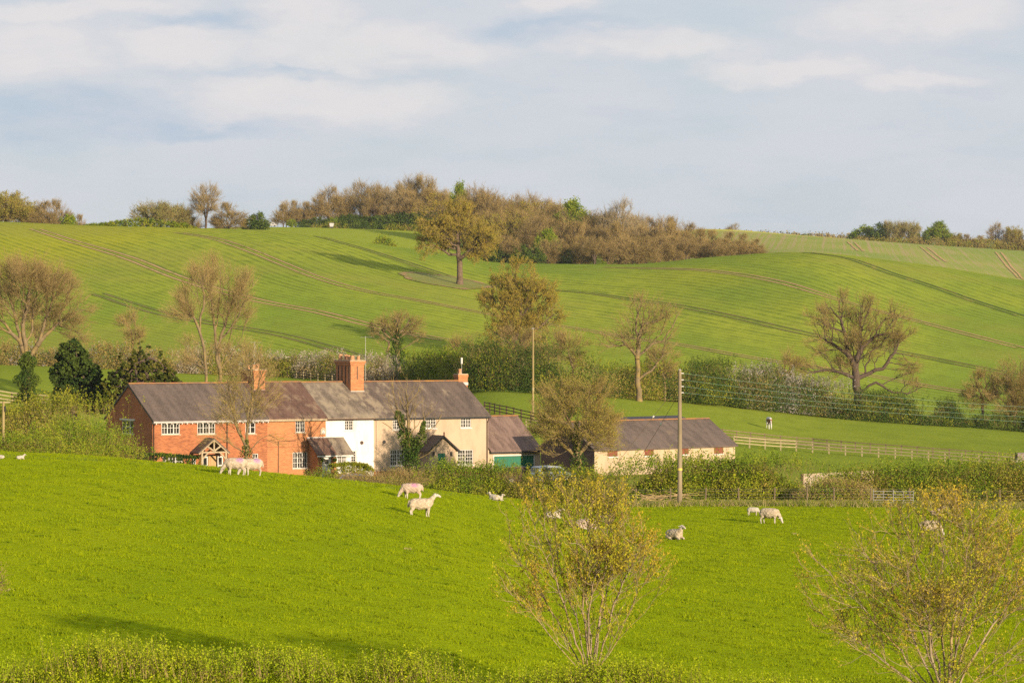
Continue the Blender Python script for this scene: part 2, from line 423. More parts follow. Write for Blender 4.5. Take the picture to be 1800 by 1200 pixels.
# tractor tracks pressed through the crop: two wheelings 2 m apart
def track_mat(name, a, b, g, amt):
    m, nt = material(name)
    ps = nt.n('ShaderNodeNewGeometry').outputs['Position']
    n1 = nt.noise(nt.scale(ps, 1, 0.5, 1), 0.35, 4.0, 0.65)
    c = nt.mix(nt.ramp(nt.noise(ps, 2.0, 3.0), 0.35, 0.65), a, b)
    c = nt.mix(nt.ramp(n1, amt-0.10, amt+0.10), c, g)
    finish(nt, c, 0.95, spec=0.05)
    return m
M_tb = track_mat('bare_soil_wheeling', (0.46, 0.30, 0.13), (0.38, 0.25, 0.11), (0.22, 0.22, 0.04), 0.60)
M_td = track_mat('shadowed_crop_wheeling', (0.075, 0.11, 0.018), (0.095, 0.13, 0.02), (0.22, 0.17, 0.05), 0.60)  # dark green with the standing crop's shadow put into the colour
M_tm = track_mat('half_grown_wheeling', (0.24, 0.18, 0.065), (0.18, 0.15, 0.05), (0.12, 0.155, 0.025), 0.5)
def strip(name, wp, offs, hw, mat, lift=0.07):
    wp = np.asarray(wp); t = np.gradient(wp, axis=0); t /= np.linalg.norm(t, axis=1)[:, None]
    nrm = np.stack([-t[:, 1], t[:, 0]], -1); parts = []
    rs = np.random.RandomState(len(wp))
    for o_ in offs:
        jit = np.convolve(rs.uniform(-1, 1, len(wp)+4), np.ones(5)/5, 'valid')[:, None]*0.12
        l = wp+nrm*(o_-hw+jit); r = wp+nrm*(o_+hw+jit)
        V = np.empty((2*len(wp), 3)); V[0::2, :2] = l; V[1::2, :2] = r
        V[:, 2] = gz(V[:, 0], V[:, 1])+lift
        a = np.arange(len(wp)-1)*2
        parts.append((V, np.stack([a, a+1, a+3, a+2], -1), 0))
    o = mesh_np(name, parts, [mat]); o['kind'] = 'structure'
    return o
def dens(wp, step=2.0):
    d = np.concatenate([[0], np.cumsum(np.linalg.norm(np.diff(wp, axis=0), axis=1))]); q = np.arange(0, d[-1], step)
    return np.stack([np.interp(q, d, wp[:, 0]), np.interp(q, d, wp[:, 1])], -1)
for k, (mt, hw) in {'l1': (M_tb, 0.34), 'l2': (M_tb, 0.28), 'l3': (M_tm, 0.28), 'l4': (M_tb, 0.34), 'l5': (M_td, 0.34), 'l6': (M_tm, 0.28)}.items():
    strip('tractor_track', dens(tl_world[k]), (-1.15, 1.15), hw, mt)
    strip('crop_edge_shadow', dens(tl_world[k]), (-1.15+hw+0.22, 1.15+hw+0.22), 0.24, M_td, 0.045)  # dark strips paint the crop edge's shadow beside each wheeling
# tracks up the far field
for pa, pb in (((1490, 425), (1508, 441)), ((1502, 426), (1518, 442)), ((1618, 434), (1650, 459)), ((1630, 435), (1664, 461)), ((1750, 443), (1790, 489)), ((1760, 444), (1798, 491))):
    a = on(pa[0], pa[1], 900, 1300); b = on(pb[0], pb[1], 800, 1300)
    wp = np.stack([np.linspace(a.x, b.x, 60), np.linspace(a.y, b.y, 60)], -1)
    strip('tractor_track', wp, (0,), 0.42, M_tb, 0.12)
# bare ring and rough grass under the lone oak
M_ring = track_mat('cracked_bare_soil', (0.36, 0.22, 0.11), (0.24, 0.155, 0.075), (0.16, 0.18, 0.03), 0.50)
oc = on(808, 498, 500, 690)
th = np.linspace(0, 2*math.pi, 90); wb = 1+0.07*np.sin(3*th)+0.05*np.sin(5*th+1)+0.03*np.sin(9*th); ring = np.stack([oc.x-3.0+8.6*np.cos(th)*wb, oc.y+0.5+14.5*np.sin(th)*wb], -1)
strip('bare_ring', ring, (0,), 0.8, M_ring, 0.10)
ci = ring.mean(0)
V = np.vstack([[ci], ring]); V = np.hstack([V, (gz(V[:, 0], V[:, 1])+0.05)[:, None]])
steps = []
lay = [V[0:1]]+[np.hstack([(ci+(ring-ci)*f), (gz((ci+(ring-ci)*f)[:, 0], (ci+(ring-ci)*f)[:, 1])+0.06)[:, None]]) for f in (0.25, 0.5, 0.75, 1.0)]
allv = np.vstack(lay); fcs3 = [(0, 1+i, 2+i) for i in range(89)]; fcs4 = [(1+90*j+i, 1+90*(j+1)+i, 2+90*(j+1)+i, 2+90*j+i) for j in range(3) for i in range(89)]
M_rough = simple('rough_grass', (0.15, 0.17, 0.02), (0.20, 0.20, 0.025), 0.8, 0.9)
mesh_np('rough_grass_patch', [(allv, fcs3, 0), (allv, fcs4, 0)], [M_rough])['kind'] = 'structure'
# ---------------------------------------------------------------- buildings
HA = math.atan2(0.53, 0.848); U = np.array([math.cos(HA), math.sin(HA)]); N = np.array([-math.sin(HA), math.cos(HA)])
O = np.array([-31.6, 250.0])                     # left front corner of the terrace
def s_at(px, wq=0.0, org=O):                     # distance along the front for a photo column, wq metres behind the front
    t = (px-900)/F; X0 = org[0]+N[0]*wq; Y0 = org[1]+N[1]*wq
    return (t*Y0-X0)/(U[0]-t*U[1])
def z_at(y, s, wq=0.0, org=O): return E-(y-600)/F*(org[1]+U[1]*s+N[1]*wq)

def brick(name, a, b, mortar, dirt=(0.10, 0.04, 0.03)):
    m, nt = material(name)
    tc = nt.n('ShaderNodeTexCoord').outputs['Object']; s = nt.n('ShaderNodeSeparateXYZ', {0: tc})
    v = nt.n('ShaderNodeCombineXYZ', {0: nt.math('ADD', s.outputs[0], s.outputs[1]), 1: s.outputs[2], 2: 0.0}).outputs[0]
    bk = nt.n('ShaderNodeTexBrick', {'Vector': v, 'Color1': c4(a), 'Color2': c4(b), 'Mortar': c4(mortar), 'Scale': 1.0, 'Mortar Size': 0.008, 'Brick Width': 0.235, 'Row Height': 0.078, 'Bias': 0.0})
    n1 = nt.noise(nt.scale(v, 1, 3.2, 1), 1.6, 5.0, 0.7)
    c = nt.mix(nt.math('MULTIPLY', nt.ramp(n1, 0.46, 0.70), 0.6), bk.outputs[0], dirt)
    n2 = nt.noise(tc, 0.5, 3.0)
    c = nt.mix(nt.math('MULTIPLY', nt.ramp(n2, 0.4, 0.65), 0.3), c, tuple(min(1, x*1.25) for x in a))
    finish(nt, c, 0.9, bk.outputs[1], 0.3, 0.01, spec=0.15)
    return m
M_brick = brick('orange_red_brick', (0.36, 0.125, 0.052), (0.22, 0.068, 0.031), (0.34, 0.18, 0.09), (0.11, 0.032, 0.018))
M_brick2 = brick('old_orange_brick', (0.41, 0.165, 0.066), (0.27, 0.098, 0.042), (0.42, 0.25, 0.13), (0.22, 0.08, 0.038))
def roofmat(name, a, b, lich, lich_amt, row=0.22, wave=0.0, streak=0.5, grad=None):
    """slates: courses, slate-to-slate tint, streaks down the slope, lichen"""
    m, nt = material(name)
    tc = nt.n('ShaderNodeTexCoord').outputs['Object']; s = nt.n('ShaderNodeSeparateXYZ', {0: tc})
    dn = nt.math('MULTIPLY', s.outputs[2], 1.9)
    v = nt.n('ShaderNodeCombineXYZ', {0: s.outputs[0], 1: dn, 2: 0.0}).outputs[0]
    bk = nt.n('ShaderNodeTexBrick', {'Vector': v, 'Color1': c4(a), 'Color2': c4(b), 'Mortar': c4(tuple(x*0.45 for x in a)), 'Scale': 1.0, 'Mortar Size': 0.012, 'Brick Width': 0.27, 'Row Height': row})
    st = nt.noise(nt.n('ShaderNodeCombineXYZ', {0: nt.math('MULTIPLY', s.outputs[0], 1.5), 1: nt.math('MULTIPLY', dn, 0.28), 2: 0.0}).outputs[0], 1.0, 5.0, 0.65)
    c = nt.mix(nt.math('MULTIPLY', nt.ramp(st, 0.38, 0.62), streak), bk.outputs[0], tuple(x*1.95 for x in b))
    ln = nt.noise(nt.scale(v, 1, 0.6, 1), 0.75, 6.0, 0.7)
    if grad: ln = nt.math('ADD', ln, nt.math('MULTIPLY', nt.math('SUBTRACT', 1.0, nt.ramp(s.outputs[0], -1.0, grad)), 0.16))
    c = nt.mix(nt.math('MULTIPLY', nt.ramp(ln, 0.62-lich_amt*0.3, 0.78-lich_amt*0.3), 0.75), c, lich)
    sp = nt.noise(v, 3.2, 4.0, 0.7)
    c = nt.mix(nt.math('MULTIPLY', nt.ramp(sp, 0.68, 0.74), 0.6), c, (0.45, 0.22, 0.04))
    h = bk.outputs[1]
    if wave: h = nt.math('ADD', nt.math('MULTIPLY', nt.math('SINE', nt.math('MULTIPLY', s.outputs[0], 2*math.pi/0.24)), wave), bk.outputs[1])
    finish(nt, c, 0.75, h, 0.4, 0.03, spec=0.25)
    return m
M_slate = roofmat('grey_brown_slates', (0.110, 0.080, 0.062), (0.080, 0.060, 0.049), (0.18, 0.13, 0.085), 0.16)
M_slate_w = roofmat('weathered_lichen_slates', (0.140, 0.108, 0.078), (0.10, 0.078, 0.058), (0.28, 0.225, 0.15), 0.58, streak=0.85)
M_slate_d = roofmat('dark_slates', (0.105, 0.075, 0.058), (0.076, 0.056, 0.045), (0.20, 0.145, 0.09), 0.22)
M_slate_g = roofmat('slates_weathered_at_one_end', (0.105, 0.076, 0.058), (0.078, 0.058, 0.046), (0.28, 0.22, 0.145), 0.22, grad=6.5)
M_slate_r = roofmat('red_brown_slates', (0.155, 0.100, 0.076), (0.115, 0.076, 0.060), (0.24, 0.17, 0.11), 0.24, streak=0.7)
M_tile = roofmat('brown_pantiles', (0.118, 0.064, 0.042), (0.080, 0.045, 0.032), (0.22, 0.155, 0.10), 0.45, row=0.3, wave=0.8)
M_ridge = simple('lichened_ridge_tiles', (0.28, 0.12, 0.04), (0.16, 0.10, 0.065), 2.5, 0.9, b2=(0.36, 0.19, 0.03), s2=1.2)
def render_mat(name, a, stain):
    m, nt = material(name)
    tc = nt.n('ShaderNodeTexCoord').outputs['Object']
    n1 = nt.noise(nt.scale(tc, 1, 1, 0.35), 1.1, 5.0, 0.65); n2 = nt.noise(tc, 14.0, 2.0)
    c = nt.mix(nt.math('MULTIPLY', nt.ramp(n1, 0.42, 0.72), 0.6), a, stain)
    finish(nt, c, 0.9, n2, 0.15, 0.01, spec=0.15)
    return m
M_white_r = render_mat('white_render', (0.58, 0.56, 0.54), (0.40, 0.36, 0.31))
M_cream_r = render_mat('cream_render', (0.42, 0.312, 0.215), (0.30, 0.222, 0.15))
M_paint = simple('white_paint', (0.55, 0.52, 0.48), (0.48, 0.45, 0.41), 4, 0.5)
M_stone = simple('pale_stone', (0.40, 0.31, 0.21), (0.33, 0.25, 0.17), 5, 0.9)
M_glass, nt = material('window_glass')
tc = nt.n('ShaderNodeTexCoord').outputs['Object']
finish(nt, nt.mix(nt.ramp(nt.noise(tc, 1.3, 2.0), 0.45, 0.6), (0.018, 0.018, 0.018), (0.07, 0.06, 0.05)), 0.06, spec=0.6)
M_black = simple('black_gutter', (0.02, 0.018, 0.017), (0.03, 0.027, 0.025), 4, 0.5)
M_brown = simple('brown_pipe', (0.07, 0.035, 0.022), (0.05, 0.03, 0.02), 4, 0.6)
M_green = simple('dark_green_paint', (0.012, 0.13, 0.075), (0.015, 0.11, 0.065), 3, 0.5)
M_oak = simple('pale_oak', (0.42, 0.26, 0.12), (0.33, 0.20, 0.09), 6, 0.7, stretch=(1, 1, 0.2))
M_timber = simple('weathered_timber', (0.38, 0.30, 0.19), (0.26, 0.20, 0.13), 5, 0.9, stretch=(1, 1, 0.3))
M_lead = simple('lead_flashing', (0.46, 0.43, 0.40), (0.36, 0.34, 0.33), 5, 0.6)
M_pot = simple('terracotta_pot', (0.40, 0.17, 0.08), (0.48, 0.28, 0.15), 6, 0.9)
M_wood = simple('stained_wood_red', (0.20, 0.062, 0.032), (0.15, 0.05, 0.028), 4, 0.8)
M_dark = simple('dark_boarding', (0.085, 0.055, 0.048), (0.065, 0.043, 0.04), 2, 0.9)
M_metal = simple('galvanised_metal', (0.30, 0.29, 0.27), (0.22, 0.21, 0.20), 8, 0.5, metal=0.3)

ZE, ZR, WD, SLOPE = 5.5, 8.5, 10.0, 0.6

def wall_front(L, ze, holes, depth=0.11, y=0.0):
    """front wall in the plane y with real openings; holes: (x0,x1,z0,z1)"""
    xs = sorted({0.0, L}|{h[0] for h in holes}|{h[1] for h in holes}); zs = sorted({0.0, ze}|{h[2] for h in holes}|{h[3] for h in holes})
    mb = MB(); V = []; Fq = []
    for i in range(len(xs)-1):
        for j in range(len(zs)-1):
            cx, cz = (xs[i]+xs[i+1])/2, (zs[j]+zs[j+1])/2
            if any(h[0] < cx < h[1] and h[2] < cz < h[3] for h in holes): continue
            k = len(V); V += [(xs[i], y, zs[j]), (xs[i+1], y, zs[j]), (xs[i+1], y, zs[j+1]), (xs[i], y, zs[j+1])]; Fq.append((k, k+1, k+2, k+3))
    for x0, x1, z0, z1 in holes:
        k = len(V); V += [(x0, y, z0), (x1, y, z0), (x1, y, z1), (x0, y, z1), (x0, y+depth, z0), (x1, y+depth, z0), (x1, y+depth, z1), (x0, y+depth, z1)]
        Fq += [(k, k+4, k+7, k+3), (k+1, k+2, k+6, k+5), (k, k+1, k+5, k+4), (k+3, k+7, k+6, k+2)]
    return mb.add(V, Fq, 0)

def window(parent, x0, x1, z0, z1, cas=2, rows=2, colsn=2, sill=M_stone, y=0.0, face='front', label=None, arch=0.0, mat=None):
    """frame with casements and glazing bars; a pane and a sill as sub-parts"""
    mat = mat or M_paint
    d = y+0.05; mb = MB(); f = 0.065; t0, t1 = d, d+0.07
    W = x1-x0; H = z1-z0
    mb.box(x0, x1, t0, t1, z0, z0+f).box(x0, x1, t0, t1, z1-f, z1)
    cw = W/cas
    for c in range(cas+1):
        xa = x0+c*cw-(0.0 if c == 0 else (f if c == cas else f*0.62)); ww = f if c in (0, cas) else f*1.24
        mb.box(xa, xa+ww, t0, t1, z0+f, z1-f)
    b = 0.019
    for c in range(cas):
        xa, xb = x0+c*cw+f, x0+(c+1)*cw-f
        for r in range(1, rows): mb.box(xa, xb, t0+0.012, t1-0.01, z0+f+(H-2*f)*r/rows-b, z0+f+(H-2*f)*r/rows+b)
        for k in range(1, colsn):
            xc = xa+(xb-xa)*k/colsn
            for r in range(rows):
                za, zb = z0+f+(H-2*f)*r/rows+b, z0+f+(H-2*f)*(r+1)/rows-b
                mb.box(xc-b, xc+b, t0+0.014, t1-0.012, za, zb)
    if arch:
        n = 8
        pl = [(x0, z1-0.002)]+[(x0+W*i/n, z1+arch*math.sin(math.pi*i/n)) for i in range(n+1)]+[(x1, z1-0.002)]
        mb.prism([(p[0], p[1]) for p in pl[1:-1]], d-0.02, d+0.05)
    pane = MB().box(x0+0.03, x1-0.03, d+0.045, d+0.06, z0+0.03, z1-0.03)
    sl = MB().box(x0-0.10, x1+0.10, y-0.07, y+0.10, z0-0.10, z0-0.002)
    if face == 'side':      # swap into the gable plane (x = 0, looking along +x)
        for q in (mb, pane, sl): q.p = [([(vy, -vx, vz) for vx, vy, vz in np.asarray(V_).tolist()], Fc_, m_) for V_, Fc_, m_ in q.p]
    o = mb.build('window', mat, parent)
    if label: o['label'] = label
    pane.build('pane', M_glass, o)
    if sill: sl.build('sill', sill, o)
    return o

def gable_roof(parent, x0, x1, depth, ze, zr, mat, eave=0.32, vl=0.0, vr=0.0, name='roof', thick=0.11, ridge=M_ridge, y0=0.0, rid=True):
    h = depth/2; sl = (zr-ze)/h
    mb = MB()
    for sgn in (0, 1):
        ya, yb = (y0-eave, y0+h) if sgn == 0 else (y0+depth+eave, y0+h)
        za, zb = ze-eave*sl+0.02, zr+0.02
        pl = [(ya, za), (yb, zb), (yb, zb+thick), (ya, za+thick)]
        if sgn: pl = pl[::-1]
        # subdivide along x a little and let the courses sag, like an old roof
        mb.prism(pl, x0-vl, x1+vr, axis='x')
    o = mb.build(name, mat, parent)
    if rid:
        n = 5; Vp = [(y0+h+0.13*math.cos(math.pi*i/n), zr+thick+0.0+0.12*math.sin(math.pi*i/n)) for i in range(n+1)]
        MB().prism(Vp, x0-vl, x1+vr, axis='x').build('ridge_tiles', ridge, o)
    return o
def gable_wall(mb, x, depth, ze, zr, holes=(), y0=0.0, out=-1):
    """end wall in the plane x: gable triangle over a panel with openings, holes (y0,y1,z0,z1)"""
    q = wall_front(depth, ze, [(y0+depth-h[1]-0*1, y0+depth-h[0], h[2], h[3]) for h in holes]) if False else None
    ys = sorted({0.0, depth}|{h[0] for h in holes}|{h[1] for h in holes}); zs = sorted({0.0, ze}|{h[2] for h in holes}|{h[3] for h in holes})
    V = []; Fq = []
    for i in range(len(ys)-1):
        for j in range(len(zs)-1):
            cy, cz = (ys[i]+ys[i+1])/2, (zs[j]+zs[j+1])/2
            if any(h[0] < cy < h[1] and h[2] < cz < h[3] for h in holes): continue
            k = len(V); V += [(x, y0+ys[i], zs[j]), (x, y0+ys[i+1], zs[j]), (x, y0+ys[i+1], zs[j+1]), (x, y0+ys[i], zs[j+1])]; Fq.append((k, k+1, k+2, k+3))
    mb.add(V, Fq)
    for a, b, c, d in holes:
        e = x-out*0.11; k = [(x, y0+a, c), (x, y0+b, c), (x, y0+b, d), (x, y0+a, d), (e, y0+a, c), (e, y0+b, c), (e, y0+b, d), (e, y0+a, d)]
        mb.add(k, [(0, 4, 7, 3), (1, 2, 6, 5), (0, 1, 5, 4), (3, 7, 6, 2)])
    mb.add([(x, y0, ze), (x, y0+depth, ze), (x, y0+depth/2, zr)], [(0, 1, 2)])
    return mb
def gutter(parent, x0, x1, z, mat=M_paint, y=-0.36, soffit=True):
    mb = MB().tube([(x0, y, z), (x1, y, z)], 0.065, 8)
    mb.build('gutter', mat, parent)
def pipe(parent, x, z0, z1, y=-0.07, mat=M_brown, hop=True):
    mb = MB().tube([(x, y, z0), (x, y, z1-0.35), (x+0.0, y-0.25, z1)], 0.05, 8)
    mb.build('downpipe', mat, parent)

def house(name, label, px0, px1, wallmat, roofmat_, left=False, right=False, x_roof0=None, x_roof1=None, cat='cottage', group='cottages of the terrace'):
    s0 = s_at(px0); s1 = s_at(px1); p = O+U*s0
    t = thing(name, label, cat, (p[0], p[1], 0), HA, group)
    t['_s0'] = s0
    return t, s0, s1, s1-s0

def wx(px, s0, w_=0.0): return s_at(px, w_)-s0
def wz(y, px, w_=0.0): return z_at(y, s_at(px, w_), w_)
def rect(px0, px1, y0, y1, s0, w_=0.0):
    pm = (px0+px1)/2
    return (wx(px0, s0, w_), wx(px1, s0, w_), wz(y1, pm, w_), wz(y0, pm, w_))

def shell(t, L, holes, wallmat, left, right, gholes=()):
    mb = wall_front(L, ZE, holes)
    if not left: gable_wall(mb, 0.003, WD, ZE, ZR-0.01, (), out=-1)
    if not right: gable_wall(mb, L-0.003, WD, ZE, ZR-0.01, (), out=1)
    if left: gable_wall(mb, 0.0, WD, ZE, ZR, gholes, out=-1)
    if right: gable_wall(mb, L, WD, ZE, ZR, (), out=1)
    mb.add([(0, WD, 0), (L, WD, 0), (L, WD, ZE), (0, WD, ZE)], [(0, 1, 2, 3)])
    return mb.build('wall', wallmat, t)

# --- left brick cottage, px 268-470
t1, s0, s1, L1 = house('brick_cottage', 'large slate-roofed red brick cottage with shaded gable at the left end of the terrace', 268, 470, M_brick, M_slate)
W1 = [rect(284, 316, 740.5, 763, s0), rect(347, 378.5, 740.5, 762.5, s0), rect(431.5, 449, 739.5, 762, s0),
      rect(286, 321, 799.5, 822, s0), rect(337, 344.5, 799.5, 822, s0), rect(444, 454, 797, 818, s0)]
# gable window: px 214-234.6 sits on the left wall
def gable_w(px):        # depth behind the front for a photo column on the left gable
    tq = (px-900)/F; return (tq*O[1]-O[0])/(N[0]-tq*N[1])
ga, gb = gable_w(234.6), gable_w(214.0); Yg = O[1]+N[1]*(ga+gb)/2
gh = (ga, gb, E-(762-600)/F*Yg, E-(738.5-600)/F*Yg)
DP = rect(352, 392, 797, 836, s0)
shell(t1, L1, W1, M_brick, True, False, [gh])
window(t1, *W1[0], cas=3, rows=2, colsn=2); window(t1, *W1[1], cas=3, rows=2, colsn=2, label='upper casement window over the timber porch')
window(t1, *W1[2], cas=2, rows=2, colsn=1, label='narrow upper window behind the tree'); window(t1, *W1[3], cas=3, rows=2, colsn=2, arch=0.14, label='ground floor window behind the clipped hedge')
window(t1, *W1[4], cas=1, rows=2, colsn=2, arch=0.1); window(t1, *W1[5], cas=1, rows=3, colsn=2, arch=0.1)
window(t1, -gb, -ga, gh[2], gh[3], cas=3, rows=2, colsn=1, face='side', label='casement window in the shaded gable wall')
MB().box(-0.06, 0.0-0.002, ga-0.35, gb+0.35, gh[3]+0.02, gh[3]+0.14).build('lintel', M_paint, t1)
xb0, xb1 = 0, L1+0.35
gable_roof(t1, 0, L1, WD, ZE, ZR, M_slate, vl=0.06)
MB().prism([(-0.33, ZE-0.16), (5.0, ZR+0.01), (5.0, ZR-0.10), (-0.33, ZE-0.27)], -0.075, -0.015, axis='x').prism([(10.33, ZE-0.27), (5.0, ZR-0.10), (5.0, ZR+0.01), (10.33, ZE-0.16)], -0.075, -0.015, axis='x').build('bargeboard', M_black, t1)
MB().box(-0.05, L1, -0.33, -0.005, ZE-0.30, ZE-0.27).box(-0.05, L1, -0.34, -0.30, ZE-0.27, ZE-0.14).build('fascia', M_paint, t1)
ebk = MB().box(0, 0.08, -0.30, -0.004, ZE-0.40, ZE-0.31).build('eaves_bracket', M_paint, t1); ebk.location.x = 0.2
for i in range(1, 23):
    c_ = ebk.copy(); COL.objects.link(c_); c_.parent = t1; c_.location.x = 0.2+i*0.5
gutter(t1, -0.05, L1, ZE-0.2, M_lead); pipe(t1, 0.10, 0, ZE-0.25); pipe(t1, wx(398.8, s0), 0, ZE-0.25)
# timber porch
pw = 1.5
xa, xb, xm = wx(352.5, s0, -pw), wx(397, s0, -pw), wx(382, s0, -pw-0.2)
xm = (xa+xb)/2; ze = wz(793, 352, -pw); zr = wz(771.5, 380, -pw)
porch = MB()
porch.prism([(xa-0.3, ze-0.22), (xm, zr), (xm, zr+0.12), (xa-0.3, ze-0.10)], -pw-0.25, -0.002).prism([(xm, zr), (xb+0.3, ze-0.22), (xb+0.3, ze-0.10), (xm, zr+0.12)], -pw-0.25, -0.002)
pr = porch.build('porch_roof', M_slate_d, t1)
tr = MB()
yf = -pw-0.14
for a, b in (((xa-0.25, ze-0.24), (xm, zr-0.04)), ((xm, zr-0.04), (xb+0.25, ze-0.24)), ((xa-0.05, ze-0.10), (xb+0.05, ze-0.10)), ((xm, ze-0.1), (xm, zr-0.1)),
             ((xm, ze), (xm-0.62, ze+0.42)), ((xm, ze), (xm+0.62, ze+0.42)), ((xa+0.05, ze-0.75), (xa+0.65, ze-0.14)), ((xb-0.05, ze-0.75), (xb-0.65, ze-0.14))):
    tr.beam((a[0], yf, a[1]), (b[0], yf, b[1]), 0.13, 0.11, up=(0, 1, 0))
for xx in (xa+0.07, xb-0.07): tr.box(xx-0.08, xx+0.08, yf-0.07, yf+0.09, 0, ze-0.13)
tr.build('porch_frame', M_timber, t1)
xd0, xd1 = wx(365.5, s0, 0), wx(380.5, s0, 0)
dr = MB().box(xd0, xd1, -0.09, -0.004, 0.05, 2.25)
for i in range(5): dr.box(xd0+0.06+i*(xd1-xd0-0.1)/5, xd0+0.06+(i+0.85)*(xd1-xd0-0.1)/5, -0.105, -0.088, 0.12, 2.18)
d1 = dr.build('door', M_oak, t1); MB().box(xd1-0.14, xd1-0.10, -0.15, -0.09, 1.0, 1.18).build('handle', M_black, d1)
for a, b in ((355, 364.5), (381.5, 391)):
    q0, q1 = wx(a, s0), wx(b, s0)
    w_ = MB().box(q0, q1, -0.085, -0.005, 0.55, 2.2); o_ = w_.build('sidelight', M_paint, t1)
    MB().box(q0+0.1, q1-0.1, -0.10, -0.087, 0.7, 1.32).box(q0+0.1, q1-0.1, -0.10, -0.087, 1.42, 2.08).build('pane', M_glass, o_)

# --- right brick cottage with pantiles, px 470-572.6
t2, s0, s1, L2 = house('brick_cottage', 'narrow orange brick cottage with brown pantile roof, directly left of the white cottage', 470, 572.6, None, None)
W2 = [rect(519.6, 535.8, 736, 759.5, s0), rect(514.6, 540.3, 794.5, 823, s0)]
shell(t2, L2, W2, M_brick2, False, False)
window(t2, *W2[0], cas=2, rows=3, colsn=2); window(t2, *W2[1], cas=3, rows=3, colsn=2, arch=0.2, label='arched ground floor window')
gable_roof(t2, 0, L2+0.05, WD, ZE, ZR, M_tile, thick=0.15)
MB().box(0.0, L2, -0.33, -0.28, ZE-0.27, ZE-0.12).box(0, L2, -0.28, -0.004, ZE-0.30, ZE-0.272).build('fascia', M_timber, t2)
MB().box(0, L2, -0.035, -0.004, 2.86, 2.93).build('string_course', M_brick, t2)
MB().tube([(wx(489, s0), -0.05, 0), (wx(489, s0), -0.05, 3.4), (wx(520, s0), -0.05, 3.45)], 0.03, 6).build('downpipe', M_brown, t2)
q = rect(564, 572.4, 751.5, 763, s0)
pq = MB().box(q[0]-0.08, q[1]-0.02, -0.10, -0.004, q[2], q[3]-0.18); pq.prism([(q[0]-0.08+(q[1]-q[0]+0.06)*i/8, q[3]-0.179+0.22*math.sin(math.pi*i/8)) for i in range(9)], -0.10, -0.004)
po = pq.build('plaque', M_stone, t2); MB().box(q[0]+0.08, q[1]-0.17, -0.13, -0.102, q[2]+0.1, q[3]-0.22).build('panel', M_white_r, po)

# --- white cottage, px 572.6-657
t3, s0, s1, L3 = house('white_cottage', 'white rendered cottage with lichen-streaked slate roof in the middle of the terrace', 572.6, 657, None, None)
W3 = [rect(606, 621, 733.5, 756, s0), rect(617, 626, 792, 816, s0)]
shell(t3, L3, W3, M_white_r, False, False)
window(t3, *W3[0], cas=2, rows=4, colsn=2, sill=M_paint); window(t3, *W3[1], cas=1, rows=5, colsn=2, label='small-paned ground floor window beside the porch')
gable_roof(t3, 0.05, L3, WD, ZE, ZR, M_slate_w)
MB().box(0, L3, -0.40, -0.33, ZE-0.26, ZE-0.14).build('gutter', M_brown, t3)
q = rect(632.5, 639, 774.5, 781, s0); c_ = ((q[0]+q[1])/2, (q[2]+q[3])/2)
MB().tube([(c_[0], -0.06, c_[1]), (c_[0], -0.004, c_[1])], 0.17, 14).build('wall_plate', M_brown, t3)
# lean-to porch across the joint: brick side wall, white door, brick piers, small window
pw = 1.7
xa, xm_, xb = wx(558.5, s0, -pw), wx(590, s0, -pw), wx(616, s0, -pw)
ztop = wz(770.5, 570, 0.0); zev = wz(797, 585, -pw)
g1, g2 = 0.0, 0.0
pd0, pd1 = wx(566.2, s0, -pw), wx(582.3, s0, -pw)
pc = MB()
pc.box(xa, pd0, -pw, -pw+0.2, 0, zev-0.1).box(pd1, wx(591, s0, -pw), -pw, -pw+0.2, 0, zev-0.1)
pc.add([(xa, -pw+0.2, 0), (xa, -0.002, 0), (xa, -0.002, ztop-0.12), (xa, -pw+0.2, zev-0.05)], [(0, 1, 2, 3)])
porch_o = pc.build('porch', M_brick2, t3); porch_o['label'] = 'brick walls of the lean-to porch around the white door'
pq = MB(); xw0, xw1 = wx(593.5, s0, -pw), wx(609, s0, -pw); zw0, zw1 = wz(814, 600, -pw), wz(800, 600, -pw)
pq.box(wx(591, s0, -pw)+0.002, xb, -pw+0.02, -pw+0.2, 0, zw0).box(xw1, xb, -pw+0.02, -pw+0.2, zw0, zev-0.1).box(wx(591, s0, -pw)+0.002, xw0, -pw+0.02, -pw+0.2, zw0, zev-0.1).box(xw0, xw1, -pw+0.02, -pw+0.2, zw1, zev-0.1)
pq.add([(xb-0.002, -pw+0.2, 0), (xb-0.002, -0.002, 0), (xb-0.002, -0.002, ztop-0.12), (xb-0.002, -pw+0.2, zev-0.05)], [(0, 1, 2, 3)])
pq.build('porch_wall', M_white_r, porch_o)
window(porch_o, xw0, xw1, zw0, zw1, cas=2, rows=2, colsn=3, sill=None, y=-pw+0.02)
for xi0, xi1, mt in ((xa-0.25, xm_, M_tile), (xm_+0.01, xb+0.2, M_slate_w)):
    MB().prism([(-pw-0.3, zev-0.14), (-0.004, ztop), (-0.004, ztop+0.1), (-pw-0.3, zev-0.04)], xi0, xi1, axis='x').build('lean_to_roof', mt, porch_o)
MB().box(xa-0.25, xb+0.2, -0.12, -0.004, ztop+0.08, ztop+0.16).build('flashing', M_lead, porch_o)
MB().box(xa-0.2, xb+0.15, -pw-0.30, -pw-0.24, zev-0.26, zev-0.15).build('gutter', M_paint, porch_o)
dd = MB().box(pd0+0.01, pd1-0.01, -pw+0.04, -pw+0.1, 0.02, zev-0.12).build('door', M_paint, porch_o)
dm_ = (pd0+pd1)/2
MB().box(dm_-0.2, dm_+0.2, -pw+0.02, -pw+0.038, 1.35, 1.75).build('pane', M_glass, dd)
MB().tube([(dm_+0.3, -pw+0.0, 1.0), (dm_+0.3, -pw+0.04, 1.0)], 0.04, 8).build('handle', M_black, dd)

